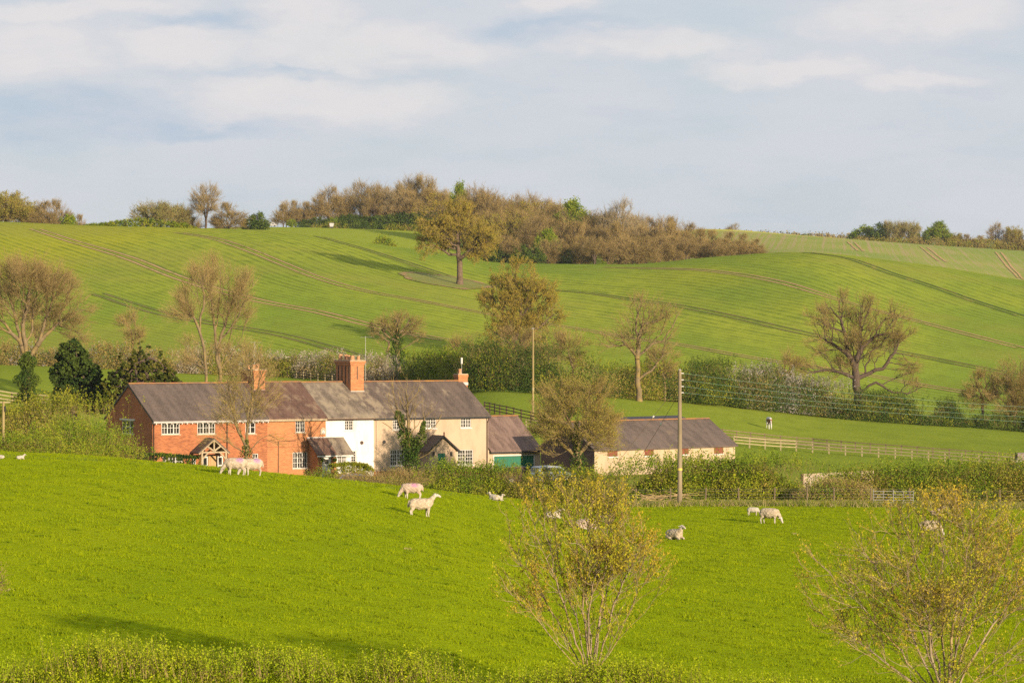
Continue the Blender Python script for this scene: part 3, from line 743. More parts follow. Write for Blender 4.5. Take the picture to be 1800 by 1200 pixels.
# --- cream cottage, px 657-858
t4, s0, s1, L4 = house('cream_cottage', 'long cream cottage with green door and gabled porch at the right of the terrace', 657, 858, None, None)
W4 = [rect(690.5, 704, 733, 755, s0), rect(747.5, 766.5, 732.5, 752.5, s0), rect(810, 828, 731.5, 751.5, s0), rect(686, 710, 790.5, 818, s0), rect(804.5, 831.5, 790, 816.5, s0), rect(739, 750.5, 799.5, 815.5, s0)]
shell(t4, L4, W4, M_cream_r, False, True)
window(t4, *W4[0], cas=2, rows=4, colsn=2, sill=M_paint, label='upper window half hidden by the ivy trunk'); window(t4, *W4[1], cas=2, rows=3, colsn=3, sill=M_paint); window(t4, *W4[2], cas=2, rows=3, colsn=3, sill=M_paint)
window(t4, *W4[3], cas=2, rows=4, colsn=3, sill=M_paint, label='large ground floor window left of the ivy trunk'); window(t4, *W4[4], cas=2, rows=4, colsn=3, sill=M_paint, label='large ground floor window right of the porch'); window(t4, *W4[5], cas=1, rows=2, colsn=3, sill=M_paint)
gable_roof(t4, 0, L4, WD, ZE, ZR, M_slate_g, vr=0.12)
MB().box(0, L4+0.1, -0.41, -0.33, ZE-0.27, ZE-0.13).box(0, L4+0.1, -0.33, -0.004, ZE-0.31, ZE-0.272).build('gutter', M_black, t4)
MB().box(0, L4, -0.03, -0.004, 0, 0.45).build('plinth', M_brick, t4)
MB().prism([(-0.33, ZE-0.16), (5.0, ZR+0.01), (5.0, ZR-0.12), (-0.33, ZE-0.29)], L4+0.02, L4+0.08, axis='x').build('bargeboard', M_black, t4)
MB().tube([(L4-0.12, -0.37, ZE-0.3), (L4-0.14, -0.08, ZE-0.75), (L4-0.14, -0.08, 0)], 0.05, 8).build('downpipe', M_brown, t4)
MB().tube([(0.25, -0.05, 0), (0.25, -0.05, ZE-0.3)], 0.03, 6).build('downpipe', M_stone, t4)
q = rect(671.5, 678.5, 773, 780, s0); c_ = ((q[0]+q[1])/2, (q[2]+q[3])/2)
MB().tube([(c_[0], -0.06, c_[1]), (c_[0], -0.004, c_[1])], 0.17, 14).build('wall_plate', M_black, t4)
pw = 1.9
xa, xb = wx(754.5, s0, -pw), wx(801, s0, -pw); xm = (xa+xb)/2; zr = wz(767.5, 777, -pw); ze = zr-(xb-xa)/2*0.80
pc = MB(); dx0, dx1 = wx(769.3, s0, -pw), wx(782.8, s0, -pw); zd = wz(796.5, 776, -pw)
pc.box(xa, dx0, -pw, -pw+0.2, 0, ze).box(dx1, xb, -pw, -pw+0.2, 0, ze).box(dx0, dx1, -pw, -pw+0.2, zd, ze)
pc.prism([(xa, ze), (xb, ze), (xm, zr)], -pw, -pw+0.2)
pc.box(xa, xa+0.2, -pw+0.2, -0.003, 0, ze).box(xb-0.2, xb, -pw+0.2, -0.003, 0, ze)
po = pc.build('porch', M_cream_r, t4)
rf = MB().prism([(xa-0.35, ze-0.27), (xm, zr+0.02), (xm, zr+0.14), (xa-0.35, ze-0.15)], -pw-0.28, -0.004).prism([(xm, zr+0.02), (xb+0.35, ze-0.27), (xb+0.35, ze-0.15), (xm, zr+0.14)], -pw-0.28, -0.004).build('porch_roof', M_slate_d, po)
bb = MB().prism([(xa-0.36, ze-0.36), (xm, zr-0.05), (xm, zr+0.10), (xa-0.36, ze-0.20)], -pw-0.33, -pw-0.285).prism([(xm, zr-0.05), (xb+0.36, ze-0.36), (xb+0.36, ze-0.20), (xm, zr+0.10)], -pw-0.33, -pw-0.285).build('bargeboard', M_black, po)
MB().box(xm-0.05, xm+0.05, -pw-0.34, -pw-0.24, zr+0.1, zr+0.45).build('finial', M_wood, po)
dd = MB().box(dx0+0.02, dx1-0.02, -pw+0.06, -pw+0.12, 0.03, zd-0.02)
for i in range(6): dd.box(dx0+0.05+i*(dx1-dx0-0.1)/6, dx0+0.02+(i+1)*(dx1-dx0-0.1)/6, -pw+0.045, -pw+0.058, 0.1, zd-0.08)
do = dd.build('door', M_green, po); MB().box(dx1-0.16, dx1-0.12, -pw+0.0, -pw+0.044, 1.0, 1.14).build('handle', M_black, do)
for pxx in (761.5, 792.5):
    xl = wx(pxx, s0, -pw); zl = wz(798, pxx, -pw)
    MB().tube([(xl, -pw-0.12, zl-0.18), (xl, -pw-0.12, zl-0.1), (xl, -pw-0.12, zl+0.12), (xl, -pw-0.12, zl+0.2), (xl, -pw-0.12, zl+0.25)], [0.03, 0.08, 0.10, 0.10, 0.02], 6).box(xl-0.015, xl+0.015, -pw-0.1, -pw-0.004, zl+0.14, zl+0.17).build('wall_lamp', M_black, po)

# --- chimneys
def roof_pt(px, y):      # point on the front slope seen at px,y
    wq = 3.0
    for _ in range(30):
        s = s_at(px, wq); z = z_at(y, s, wq); wq = 0.7*wq+0.3*min(max((z-ZE)/SLOPE, 0), 5.2)
    return s_at(px, wq), wq
def chimney(parent, s0, px0, px1, yb, yt, dw, npots, mat=M_brick2, corb=0.14, slots=True, pot_h=0.55):
    sL, wq = roof_pt(px0, yb); sR = s_at(px1, wq); x0, x1 = sL-s0, sR-s0
    zt = z_at(yt, sL, wq); zb = ZE+SLOPE*wq-0.35
    if wq > 4.6: zb = ZR-0.5
    mb = MB().box(x0, x1, wq, wq+dw, zb, zt-0.42)
    c = corb
    mb.box(x0-c*0.5, x1+c*0.5, wq-c*0.5, wq+dw+c*0.5, zt-0.42, zt-0.27).box(x0-c, x1+c, wq-c, wq+dw+c, zt-0.27, zt-0.10)
    if slots:
        mb.box(x0-0.05, x1+0.05, wq-0.05, wq+dw+0.05, zt-1.0+0.5, zt-0.92+0.5)
        for k in range(4): mb.box(x0-0.045, x0-0.001, wq+0.25+k*dw/4.2, wq+0.38+k*dw/4.2, zb+1.2, zt-0.55, 1)
        xm = (x0+x1)/2; mb.box(xm-0.05, xm+0.05, wq-0.012, wq-0.001, zb+1.6, zt-0.62, 1)
    o = mb.build('chimney', [mat, M_brown], parent)
    MB().box(x0-c+0.03, x1+c-0.03, wq-c+0.03, wq+dw+c-0.03, zt-0.10, zt-0.02).build('flaunching', M_stone, o)
    MB().box(x0-0.03, x1+0.03, wq-0.06, wq-0.002, zb+0.22, zb+0.50).build('flashing', M_lead, o)
    rs = random.Random(int(px0))
    for i, (fx, fw, hh, rr) in enumerate(npots):
        hh *= 0.8; rr *= 1.15
        cx, cy = x0+(x1-x0)*fx, wq+dw*fw
        MB().tube([(cx, cy, zt-0.03), (cx, cy, zt+hh*0.15), (cx, cy, zt+hh*0.8), (cx, cy, zt+hh*0.82), (cx, cy, zt+hh)], [rr, rr*0.86, rr*0.8, rr, rr], 10).build('chimney_pot', M_pot, o)
    return o
chimney(t3, s_at(572.6), 616.5, 639.5, 690, 632.5, 2.85, [(0.22, 0.35, 0.55, 0.16), (0.25, 0.12, 0.5, 0.15), (0.72, 0.12, 0.45, 0.15), (0.3, 0.6, 0.6, 0.17), (0.2, 0.88, 0.65, 0.18), (0.75, 0.5, 0.35, 0.13), (0.7, 0.85, 0.5, 0.15)])['label'] = 'massive panelled brick stack with seven pots'
chimney(t1, s_at(268), 446, 466, 688, 648.5, 2.7, [(0.3, 0.25, 0.5, 0.16), (0.7, 0.3, 0.6, 0.17), (0.4, 0.75, 0.45, 0.15)], slots=False)
chimney(t4, s_at(657), 806, 822, 673, 656.5, 0.85, [(0.4, 0.5, 0.55, 0.15)], slots=False, corb=0.06)

# --- garage
p = O+U*s_at(858); tg = thing('garage', 'low cream garage with wide green door at the right end of the terrace', 'garage', (p[0], p[1], 0), HA)
Lg = s_at(950)-s_at(858); dg = 8.5; zeg = 2.15; zrg = 5.1
s0 = s_at(858); hg = rect(867.5, 939.5, 799.5, 838, s0); hg = (hg[0], hg[1], 0.03, hg[3])
mb = wall_front(Lg-0.01, zeg, [hg]); mb.p = [([(x+0.01, y+0.02, z) for x, y, z in V_], f_, m_) for V_, f_, m_ in mb.p]
gable_wall(mb, Lg, dg, zeg, zrg, (), out=1, y0=0.02); mb.add([(0.01, dg+0.02, 0), (Lg, dg+0.02, 0), (Lg, dg+0.02, zeg), (0.01, dg+0.02, zeg)], [(0, 1, 2, 3)])
mb.build('wall', M_cream_r, tg)
gable_roof(tg, 0.14, Lg, dg, zeg, zrg, M_slate_r, vr=0.1, eave=0.3)
gd = MB().box(hg[0]+0.06, hg[1]-0.06, 0.10, 0.15, 0.03, hg[3]-0.07)
nb = 26
for i in range(nb): gd.box(hg[0]+0.07+i*(hg[1]-hg[0]-0.14)/nb, hg[0]+0.045+(i+1)*(hg[1]-hg[0]-0.14)/nb, 0.085, 0.099, 0.08, hg[3]-0.12)
gdo = gd.build('garage_door', M_green, tg); MB().box((hg[0]+hg[1])/2-0.1, (hg[0]+hg[1])/2+0.1, 0.05, 0.084, 0.8, 0.86).build('handle', M_black, gdo)
MB().box(hg[0]-0.04, hg[0]+0.06, -0.01, 0.12, 0.03, hg[3]).box(hg[1]-0.06, hg[1]+0.04, -0.01, 0.12, 0.03, hg[3]).box(hg[0]-0.04, hg[1]+0.04, -0.012, 0.12, hg[3]-0.07, hg[3]+0.04).build('door_frame', M_paint, tg)
MB().box(0.16, Lg+0.1, -0.37, -0.29, zeg-0.30, zeg-0.16).build('gutter', M_black, tg)

# --- barn with tarred gable
OB = np.array([(1045-900)/F*262, 262.0]); zeb = E-(190)/F*262
def sb(px): return s_at(px, 0.0, OB)
HB = math.atan2(11.6, 13.9)
Ub = np.array([math.cos(HB), math.sin(HB)])
def sb(px):
    t = (px-900)/F; return (t*OB[1]-OB[0])/(Ub[0]-t*Ub[1])
tb = thing('barn', 'long low cream barn with slate roof and dark boarded gable, beyond the clump of bushes', 'barn', (OB[0], OB[1], 0), HB)
Lb = sb(1292); db = 7.6; zrb = zeb+2.35
def rb(px0, px1, y0, y1):
    s = sb((px0+px1)/2); Y = OB[1]+Ub[1]*s
    return (sb(px0), sb(px1), E-(y1-600)/F*Y, E-(y0-600)/F*Y)
hb = [rb(1068, 1085.5, 789, 802), rb(1133, 1149, 787.5, 800.5), rb(1199, 1210.5, 785, 798), rb(1255, 1271.5, 784.3, 797)]
hb = [(a, b, c, zeb-0.12) for a, b, c, d in hb]
mb = wall_front(Lb, zeb, hb); gable_wall(mb, Lb, db, zeb, zrb, (), out=1)
mb.add([(0, db, 0), (Lb, db, 0), (Lb, db, zeb), (0, db, zeb)], [(0, 1, 2, 3)])
M_lime = render_mat('patchy_limewash', (0.42, 0.32, 0.21), (0.27, 0.20, 0.13))
mb.build('wall', M_lime, tb)
gw = gable_wall(MB(), 0.0, db, zeb, zrb, (), out=-1); gwo = gw.build('gable_wall', M_dark, tb); gwo['label'] = 'dark brown boarded gable end'
gable_roof(tb, 0, Lb, db, zeb, zrb, M_slate, vl=0.2, vr=0.2, eave=0.25)
for a, b, c, d in hb:
    sm = MB().box(a, b, 0.03, 0.07, c, d)
    for i in range(5): sm.box(a+0.02, b-0.02, 0.012, 0.028, c+0.04+i*(d-c-0.04)/5, c+(i+1)*(d-c-0.04)/5)
    so_ = sm.build('shutter', M_wood, tb); MB().box(a-0.05, b+0.05, -0.05, 0.1, c-0.12, c-0.002).build('sill', M_paint, so_)
# --- dark shed behind the barn
ps_ = P(1078, 735, 300); tsd = thing('field_shelter', 'low shed with black sheet roof just behind the barn ridge', 'shed', (ps_.x, ps_.y, float(gz(ps_.x, ps_.y)[0])-0.3), math.atan2(13, 7.2))
zt = ps_.z-float(gz(ps_.x, ps_.y)[0])+0.5
pa = P(1079, 733, 300); pb_ = P(1192, 740.5, 300+8)
Ls = (pb_-pa).length; tsd.rotation_euler.z = math.atan2(pb_.y-pa.y, pb_.x-pa.x); tsd.location.x = pa.x; tsd.location.y = pa.y
g0 = float(gz(pa.x, pa.y)[0])-0.8; tsd.location.z = g0
MB().prism([(-3.6, pa.z-g0-0.9), (0, pa.z-g0), (0, pa.z-g0-0.14), (-3.6, pa.z-g0-1.04)], 0, Ls, axis='x').build('roof', simple('black_sheet_roof', (0.03, 0.028, 0.035), (0.045, 0.035, 0.035), 1.5, 0.6), tsd)
MB().box(0.1, Ls-0.1, -3.4, -3.3, 0, pa.z-g0-1.08).box(0.1, Ls-0.1, -0.2, -0.1, 0, pa.z-g0-0.2).box(0.1, 0.2, -3.3, -0.2, 0, pa.z-g0-1.08).box(Ls-0.2, Ls-0.1, -3.3, -0.2, 0, pa.z-g0-1.08).build('wall', M_dark, tsd)

# --- aerials
def aerial(px, yt, wq, zb, label, typ):
    s = s_at(px, wq); p = O+U*s+N*wq; zt = z_at(yt, s, wq)
    t = thing('aerial', label, 'aerial', (p[0], p[1], zb), HA)
    h = zt-zb
    MB().tube([(0, 0, 0), (0, 0, h)], 0.020, 6).build('mast', M_metal, t)
    a = MB()
    if typ == 'yagi':
        a.beam((-0.55, 0, h-0.08), (0.75, 0.1, h-0.08), 0.03, 0.03)
        for k in range(7): a.beam((-0.5+k*0.2, -0.25, h-0.08), (-0.5+k*0.2, 0.25, h-0.08), 0.018, 0.018)
    else:
        a.tube([(0, 0, h), (0, 0, h+0.05), (0, 0, h+0.6), (0, 0, h+0.65)], [0.03, 0.10, 0.10, 0.03], 10)
    a.build('antenna', M_paint if typ != 'yagi' else M_metal, t)
aerial(447.5, 600, 5.6, 8.4, 'tall grey television aerial above the left chimney', 'yagi')
aerial(642.5, 591, 5.0, 8.6, 'tall grey television aerial beside the massive middle chimney', 'yagi')
aerial(811.5, 640, 5.4, 9.0, 'short mast with white cylindrical antenna at the small right chimney', 'can')
# ---------------------------------------------------------------- plants
def bark(name, a, b, moss=None):
    return simple(name, a, b, 5.0, 0.95, b2=moss, s2=1.1, amt2=0.7, stretch=(1, 1, 0.4))
M_bark = bark('grey_brown_bark', (0.20, 0.15, 0.095), (0.13, 0.095, 0.06), (0.20, 0.17, 0.05))
M_bark_y = bark('lichened_bark', (0.19, 0.14, 0.075), (0.12, 0.088, 0.048), (0.27, 0.19, 0.045))
M_bark_d = bark('dark_bark', (0.095, 0.066, 0.045), (0.06, 0.042, 0.03))
M_bark_o = bark('oak_bark', (0.15, 0.105, 0.065), (0.09, 0.062, 0.04))
M_bark_p = bark('pale_smooth_bark', (0.32, 0.25, 0.165), (0.20, 0.15, 0.095), (0.32, 0.22, 0.05))
M_tw_br = leafmat('red_brown_twigs', (0.31, 0.225, 0.095), (0.19, 0.135, 0.055), transl=None, rough=0.9)
M_tw_gr = leafmat('grey_twigs', (0.32, 0.26, 0.15), (0.22, 0.17, 0.10), transl=None, rough=0.9)
M_tw_y = leafmat('yellow_brown_twigs', (0.34, 0.25, 0.10), (0.22, 0.16, 0.065), transl=None, rough=0.9)
M_lf_olive = leafmat('olive_bronze_new_leaves', (0.34, 0.26, 0.05), (0.22, 0.18, 0.034), (0.26, 0.245, 0.042))
M_lf_bronze = leafmat('bronze_oak_leaves', (0.38, 0.28, 0.05), (0.25, 0.19, 0.034), (0.30, 0.25, 0.04))
M_lf_brown = leafmat('brown_buds', (0.34, 0.255, 0.085), (0.22, 0.165, 0.055))
M_lf_yg = leafmat('yellow_green_spring_leaves', (0.43, 0.39, 0.028), (0.26, 0.27, 0.018), (0.38, 0.28, 0.03))
M_lf_hedge = leafmat('hawthorn_leaves', (0.22, 0.25, 0.018), (0.11, 0.15, 0.012), (0.28, 0.27, 0.028))
M_lf_fore = leafmat('bright_hawthorn_leaves', (0.40, 0.43, 0.018), (0.15, 0.21, 0.009), (0.26, 0.33, 0.013))
M_lf_green = leafmat('fresh_green_leaves', (0.18, 0.25, 0.018), (0.10, 0.17, 0.014), (0.24, 0.27, 0.022))
M_lf_dark = leafmat('dark_evergreen_leaves', (0.036, 0.062, 0.015), (0.020, 0.038, 0.010), (0.06, 0.085, 0.016), transl=0.1)
M_lf_ivy = leafmat('ivy_leaves', (0.055, 0.095, 0.016), (0.03, 0.055, 0.012), (0.09, 0.12, 0.02), transl=0.12)
M_lf_yew = leafmat('yew_needles', (0.065, 0.085, 0.016), (0.035, 0.05, 0.011), (0.11, 0.11, 0.02), transl=0.1)
M_blossom = leafmat('blackthorn_blossom', (0.48, 0.42, 0.33), (0.34, 0.29, 0.21), (0.24, 0.19, 0.11), transl=0.3)
M_bl_blue = leafmat('greyish_blossom', (0.42, 0.38, 0.34), (0.28, 0.24, 0.21), (0.16, 0.15, 0.08), transl=0.3)  # bluish-grey tone of blossom
M_lf_willow = leafmat('willow_catkin_leaves', (0.27, 0.27, 0.085), (0.20, 0.20, 0.06), (0.24, 0.20, 0.08))
M_lf_clip = leafmat('clipped_golden_hedge', (0.25, 0.24, 0.02), (0.16, 0.18, 0.015))

def unit(v): return v/np.maximum(np.linalg.norm(v, axis=-1, keepdims=True), 1e-9)
def rdir(rs, n): return unit(rs.normal(size=(n, 3)))
def leaves(rs, C, size, aspect=0.6, up=0.0):
    n = len(C)
    a = rdir(rs, n); a[:, 2] += up; a = unit(a); b = unit(np.cross(a, rdir(rs, n)))
    s = (size*rs.uniform(0.6, 1.4, n))[:, None] if np.isscalar(size) else (size*rs.uniform(0.7, 1.3, n))[:, None]
    V = np.stack([C-a*s*0.5, C+b*s*0.5*aspect, C+a*s*0.5, C-b*s*0.5*aspect], 1).reshape(-1, 3)
    return V, np.arange(4*n).reshape(-1, 4)
def spikes(A, B, r):                    # fine twigs: three-sided cones
    n = len(A)
    if n == 0: return np.zeros((0, 3)), np.zeros((0, 3), int)
    d = unit(B-A); ref = np.tile([0.31, 0.52, 0.79], (n, 1)); x = unit(np.cross(d, ref)); y = np.cross(d, x)
    r = np.broadcast_to(r, (n,))[:, None]
    V = np.stack([A+x*r, A+(-0.5*x+0.866*y)*r, A+(-0.5*x-0.866*y)*r, B], 1).reshape(-1, 3)
    k = np.arange(n)[:, None]*4
    return V, np.concatenate([k+[0, 1, 3], k+[1, 2, 3], k+[2, 0, 3]])
def tubes(A, B, ra, rb, k):             # tapered prisms
    n = len(A)
    d = unit(B-A); ref = np.tile([0.31, 0.52, 0.79], (n, 1)); x = unit(np.cross(d, ref)); y = np.cross(d, x)
    A = A-d*ra[:, None]*0.25; B = B+d*rb[:, None]*0.25
    th = np.arange(k)*2*np.pi/k
    c = np.cos(th)[None, :, None]*x[:, None]+np.sin(th)[None, :, None]*y[:, None]
    V = np.concatenate([A[:, None]+c*ra[:, None, None], B[:, None]+c*rb[:, None, None]], 1).reshape(-1, 3)
    j = np.arange(k); Fq = np.stack([j, (j+1) % k, k+(j+1) % k, k+j], -1)
    return V, (np.arange(n)[:, None, None]*2*k+Fq[None]).reshape(-1, 4)
def sample_env(rs, env, n, cl=0.8):
    w_ = np.array([e[3]*e[4]*e[5]*(e[6] if len(e) > 6 else 1.0) for e in env]); w_ /= w_.sum()
    out = []
    for e, m in zip(env, rs.multinomial(n, w_)):
        # a crown is a set of uneven boughs: tufts of points round scattered centres, with gaps between them
        ax = np.array(e[3:6]); k = max(5, int(7+ax.mean()*1.6))
        c = rdir(rs, k)*(rs.uniform(0.15, 1, k)**0.5)[:, None]*0.88; rr = rs.uniform(0.14, 0.34, k)
        m1 = int(m*cl); j = rs.choice(k, m1, p=rr**2/(rr**2).sum())
        v = c[j]+rdir(rs, m1)*(rs.uniform(0, 1, m1)**0.4*rr[j])[:, None]
        v = np.concatenate([v, rdir(rs, m-m1)*(rs.uniform(0.05, 0.9, m-m1)**(1/2.3))[:, None]])
        out.append(v*ax+np.array(e[:3]))
    return np.concatenate(out)

def grow(seed, trunk, limbs, env, n, R0, bf=0.35, wob=0.08, rmin=0.014, power=2.1, zmin=None, cl=0.8):
    """skeleton: hand-placed trunk and limbs, then branches that reach every point of the crown envelope"""
    rs = np.random.RandomState(seed)
    pos, par, path = [], [], []
    def addline(line, p0):
        for q in line:
            q = np.array(q, float); pos.append(q); par.append(p0); path.append(0.0 if p0 < 0 else path[p0]+np.linalg.norm(q-pos[p0])); p0 = len(pos)-1
    def dense(line, step):
        line = [np.array(q, float) for q in line]; o_ = [line[0]]
        for a, b in zip(line[:-1], line[1:]):
            L = np.linalg.norm(b-a); m = max(1, int(L/step))
            for i in range(1, m+1):
                f = i/m; o_.append(a+(b-a)*f+(rs.normal(size=3)*step*0.10 if i < m else 0))
        return o_
    hgt = max(e[2]+e[5] for e in env)
    step = hgt/22
    tr = dense(trunk, step); addline(tr, -1)
    for lb in limbs:
        a = np.array(lb[0], float); j = int(np.argmin(np.linalg.norm(np.array(pos)-a, axis=1)))
        addline(dense([pos[j]]+list(lb[1:]), step)[1:], j)
    n0 = len(pos)
    pts = sample_env(rs, env, n, cl)
    if zmin is not None: pts = pts[pts[:, 2] > zmin]
    N_ = n0+len(pts)
    PP = np.zeros((N_, 3)); PP[:n0] = pos; PA = np.full(N_, -1); PA[:n0] = par; PT = np.zeros(N_); PT[:n0] = path
    # the trunk below the lowest limb stays clean
    base_pen = np.zeros(N_); zc = trunk[-1][2] if not limbs else min(l[0][2] for l in limbs)
    base_pen[:n0] = np.where((PP[:n0, 2] < zc*0.92), 50.0, 0.0)
    dd = np.linalg.norm(pts[:, None]-PP[None, :n0], axis=-1)+base_pen[None, :n0]
    order = np.argsort(dd.min(1))
    k = n0
    for i in order:
        p = pts[i]; d = np.sqrt(((PP[:k]-p)**2).sum(1)); c = d+bf*PT[:k]+base_pen[:k]
        j = int(np.argmin(c)); PP[k] = p; PA[k] = j; PT[k] = PT[j]+d[j]; k += 1
    for _ in range(2):          # straighten kinks so that boughs sweep
        S = np.zeros((k, 3)); Cn = np.zeros(k); i_ = np.arange(1, k); pa = PA[1:k]; ok = pa >= 0
        np.add.at(S, pa[ok], PP[i_[ok]]); np.add.at(Cn, pa[ok], 1)
        m_ = (np.arange(k) >= n0) & (Cn > 0)
        tgt = 0.5*PP[np.maximum(PA[:k], 0)]+0.5*S/np.maximum(Cn, 1)[:, None]
        PP[:k][m_] = PP[:k][m_]*0.55+tgt[m_]*0.45
    # pipe model radii
    w_ = np.zeros(k); kids = np.zeros(k, int)
    for i in range(k-1, 0, -1):
        if w_[i] == 0: w_[i] = 1.0
        w_[PA[i]] += w_[i]; kids[PA[i]] += 1
    w_[0] = max(w_[0], 1)
    r = (w_/w_[0])**(1/power)*R0; r = np.maximum(r, rmin)
    L = len(tr); r[L:n0] = np.maximum(r[L:n0]*1.3, R0*0.10)
    flare = np.ones(k); zz = PP[:L, 2]; flare[:L] = 1+0.45*np.exp(-np.maximum(zz-zz[0], 0)/(R0*2.2)); r = r*flare
    return dict(P=PP[:k], par=PA[:k], r=r, kids=kids, rs=rs, h=hgt, wob=wob, n0=n0)
def skeleton_parts(g, kbig=8):
    Pn, par, r, rs = g['P'], g['par'], g['r'], g['rs']
    i = np.arange(1, len(Pn)); i = i[par[i] >= 0]
    A, B = Pn[par[i]], Pn[i]; L = np.linalg.norm(B-A, axis=1)
    ra = np.minimum(r[par[i]], r[i]*1.35); rb = r[i]
    Mid = (A+B)/2+rdir(rs, len(i))*(L*g['wob'])[:, None]+np.array([0, 0, 1])*(L*0.03)[:, None]
    Mid[i < g['n0']] = ((A+B)/2)[i < g['n0']]
    A2 = np.concatenate([A, Mid]); B2 = np.concatenate([Mid, B]); R1 = np.concatenate([ra, (ra+rb)/2]); R2 = np.concatenate([(ra+rb)/2, rb])
    out = []
    for lo, hi, k in ((0, 0.03, 3), (0.03, 0.09, 4), (0.09, 9, kbig)):
        m = (R1 >= lo) & (R1 < hi)
        if m.any():
            V, Fq = tubes(A2[m], B2[m], R1[m], R2[m], k); out.append((V, Fq, 0))
    return out
def twig_parts(g, per=3, length=0.7, rad=0.009, sub=3, leaf=0.10, nleaf=1.0, upb=0.35, droop=0.0, aspect=0.6, leafup=0.0, rsel=0.05):
    """fine twigs at every thin node, finer ones along them, buds or leaves scattered on those"""
    Pn, par, r, rs, kids = g['P'], g['par'], g['r'], g['rs'], g['kids']
    i = np.where(((r < rsel) | (kids == 0)) & (np.arange(len(Pn)) > 0))[0]
    per += 1; sub += 1 if rad > 0.006 else 0; rad *= 0.8
    i = np.repeat(i, per); A = Pn[i]; sd_ = unit(Pn[i]-Pn[par[i]])
    out_ = A-Pn[:, :].mean(0); d = unit(sd_*0.95+rdir(rs, len(i))*0.62+unit(out_)*0.25+np.array([0, 0, upb-droop]))
    L = length*rs.uniform(0.5, 1.4, len(i)); B = A+d*L[:, None]
    sp = [(A, B, rad)]; ends = [B]
    if sub:
        j = np.repeat(np.arange(len(A)), sub); t = rs.uniform(0.25, 0.95, len(j))[:, None]
        A1 = A[j]+(B[j]-A[j])*t; d1 = unit(d[j]*0.85+rdir(rs, len(j))*0.55+np.array([0, 0, upb*0.6-droop])); B1 = A1+d1*(L[j]*0.55*rs.uniform(0.5, 1.3, len(j)))[:, None]
        sp.append((A1, B1, rad*0.7)); ends.append(B1); ends.append((A1+B1)/2)
    SV = [spikes(*q) for q in sp]
    parts = [(v, f, 0) for v, f in SV]
    E_ = np.concatenate(ends)
    nl = int(len(E_)*nleaf)
    if nl:
        C = E_[rs.randint(0, len(E_), nl)]+rs.normal(size=(nl, 3))*leaf*0.5
        v, f = leaves(rs, C, leaf, aspect, leafup); parts.append((v, f, 1))
    return parts

TREES = {}
def tree_obj(name, label, cat, loc, g, mb_, mt, ml, tw=None, group=None, scale=1.0, extra=None, rz=0.0, smooth=True):
    o = thing(name, label, cat, tuple(loc), rz, group)
    t = mesh_np('trunk', skeleton_parts(g), [mb_], o, smooth)
    c = mesh_np('crown', twig_parts(g, **(tw or {})), [mt, ml], o)
    o.scale = (scale,)*3
    return o
def ivy(parent, line, rad, n, size=0.14, seed=1, mat=None):
    """ivy wrapped round a trunk line; line in the tree's local metres, rad per point"""
    rs = np.random.RandomState(seed); line = np.array(line, float); rad = np.array(rad, float)
    L = np.concatenate([[0], np.cumsum(np.linalg.norm(np.diff(line, axis=0), axis=1))]); q = rs.uniform(0, L[-1], n)
    c = np.stack([np.interp(q, L, line[:, k]) for k in range(3)], -1); rr = np.interp(q, L, rad)*(1+0.35*np.sin(q*3.1+rs.uniform(0, 6)))*rs.uniform(0.35, 1.1, n)
    th = rs.uniform(0, 2*np.pi, n); c[:, 0] += np.cos(th)*rr; c[:, 1] += np.sin(th)*rr
    V, Fq = leaves(rs, c, size, 0.8)
    return mesh_np('ivy', [(V, Fq, 0)], [mat or M_lf_ivy], parent)

def hero(spec):
    """spec in photo pixels at depth D, turned into metres round the tree's foot"""
    D = spec['D']; bx, by = spec['base']; k = D/F
    foot = ground(bx, D) if spec.get('snap', True) else P(bx, by, D)
    z0 = (P(bx, by, D)-foot).z     # keep drawn heights even if the foot is out of sight
    def M_(q):
        return ((q[0]-bx)*k, (q[2] if len(q) > 2 else 0.0), (by-q[1])*k+z0)
    tr = [M_(q) for q in spec['trunk']]; tr[0] = (tr[0][0], tr[0][1], -0.15)
    limbs = [[M_(q) for q in l] for l in spec.get('limbs', [])]
    env = []
    for e in spec['env']:
        cx, cy, rx, ry = e[:4]; dep = e[4] if len(e) > 4 else 0.0; ww = e[5] if len(e) > 5 else 1.0
        c = M_((cx, cy)); env.append((c[0], dep, c[2], rx*k, (e[6] if len(e) > 6 else rx*k*0.9), ry*k, ww))
    g = grow(spec['seed'], tr, limbs, env, int(spec['n']*spec.get('nf', 1.25)), spec['R']*spec.get('rf', 0.72), spec.get('bf', 0.35)*1.25, spec.get('wob', 0.08), spec.get('rmin', 0.014), spec.get('power', 2.1), cl=spec.get('cl', 0.72))
    o = tree_obj(spec['name'], spec['label'], spec.get('cat', 'tree'), foot, g, spec['bark'], spec['twig'], spec['leaf'], spec['tw'], spec.get('group'))
    return o, g, M_

# ---- hero trees, nearest first -------------------------------------------------
def H(**k): return hero(k)
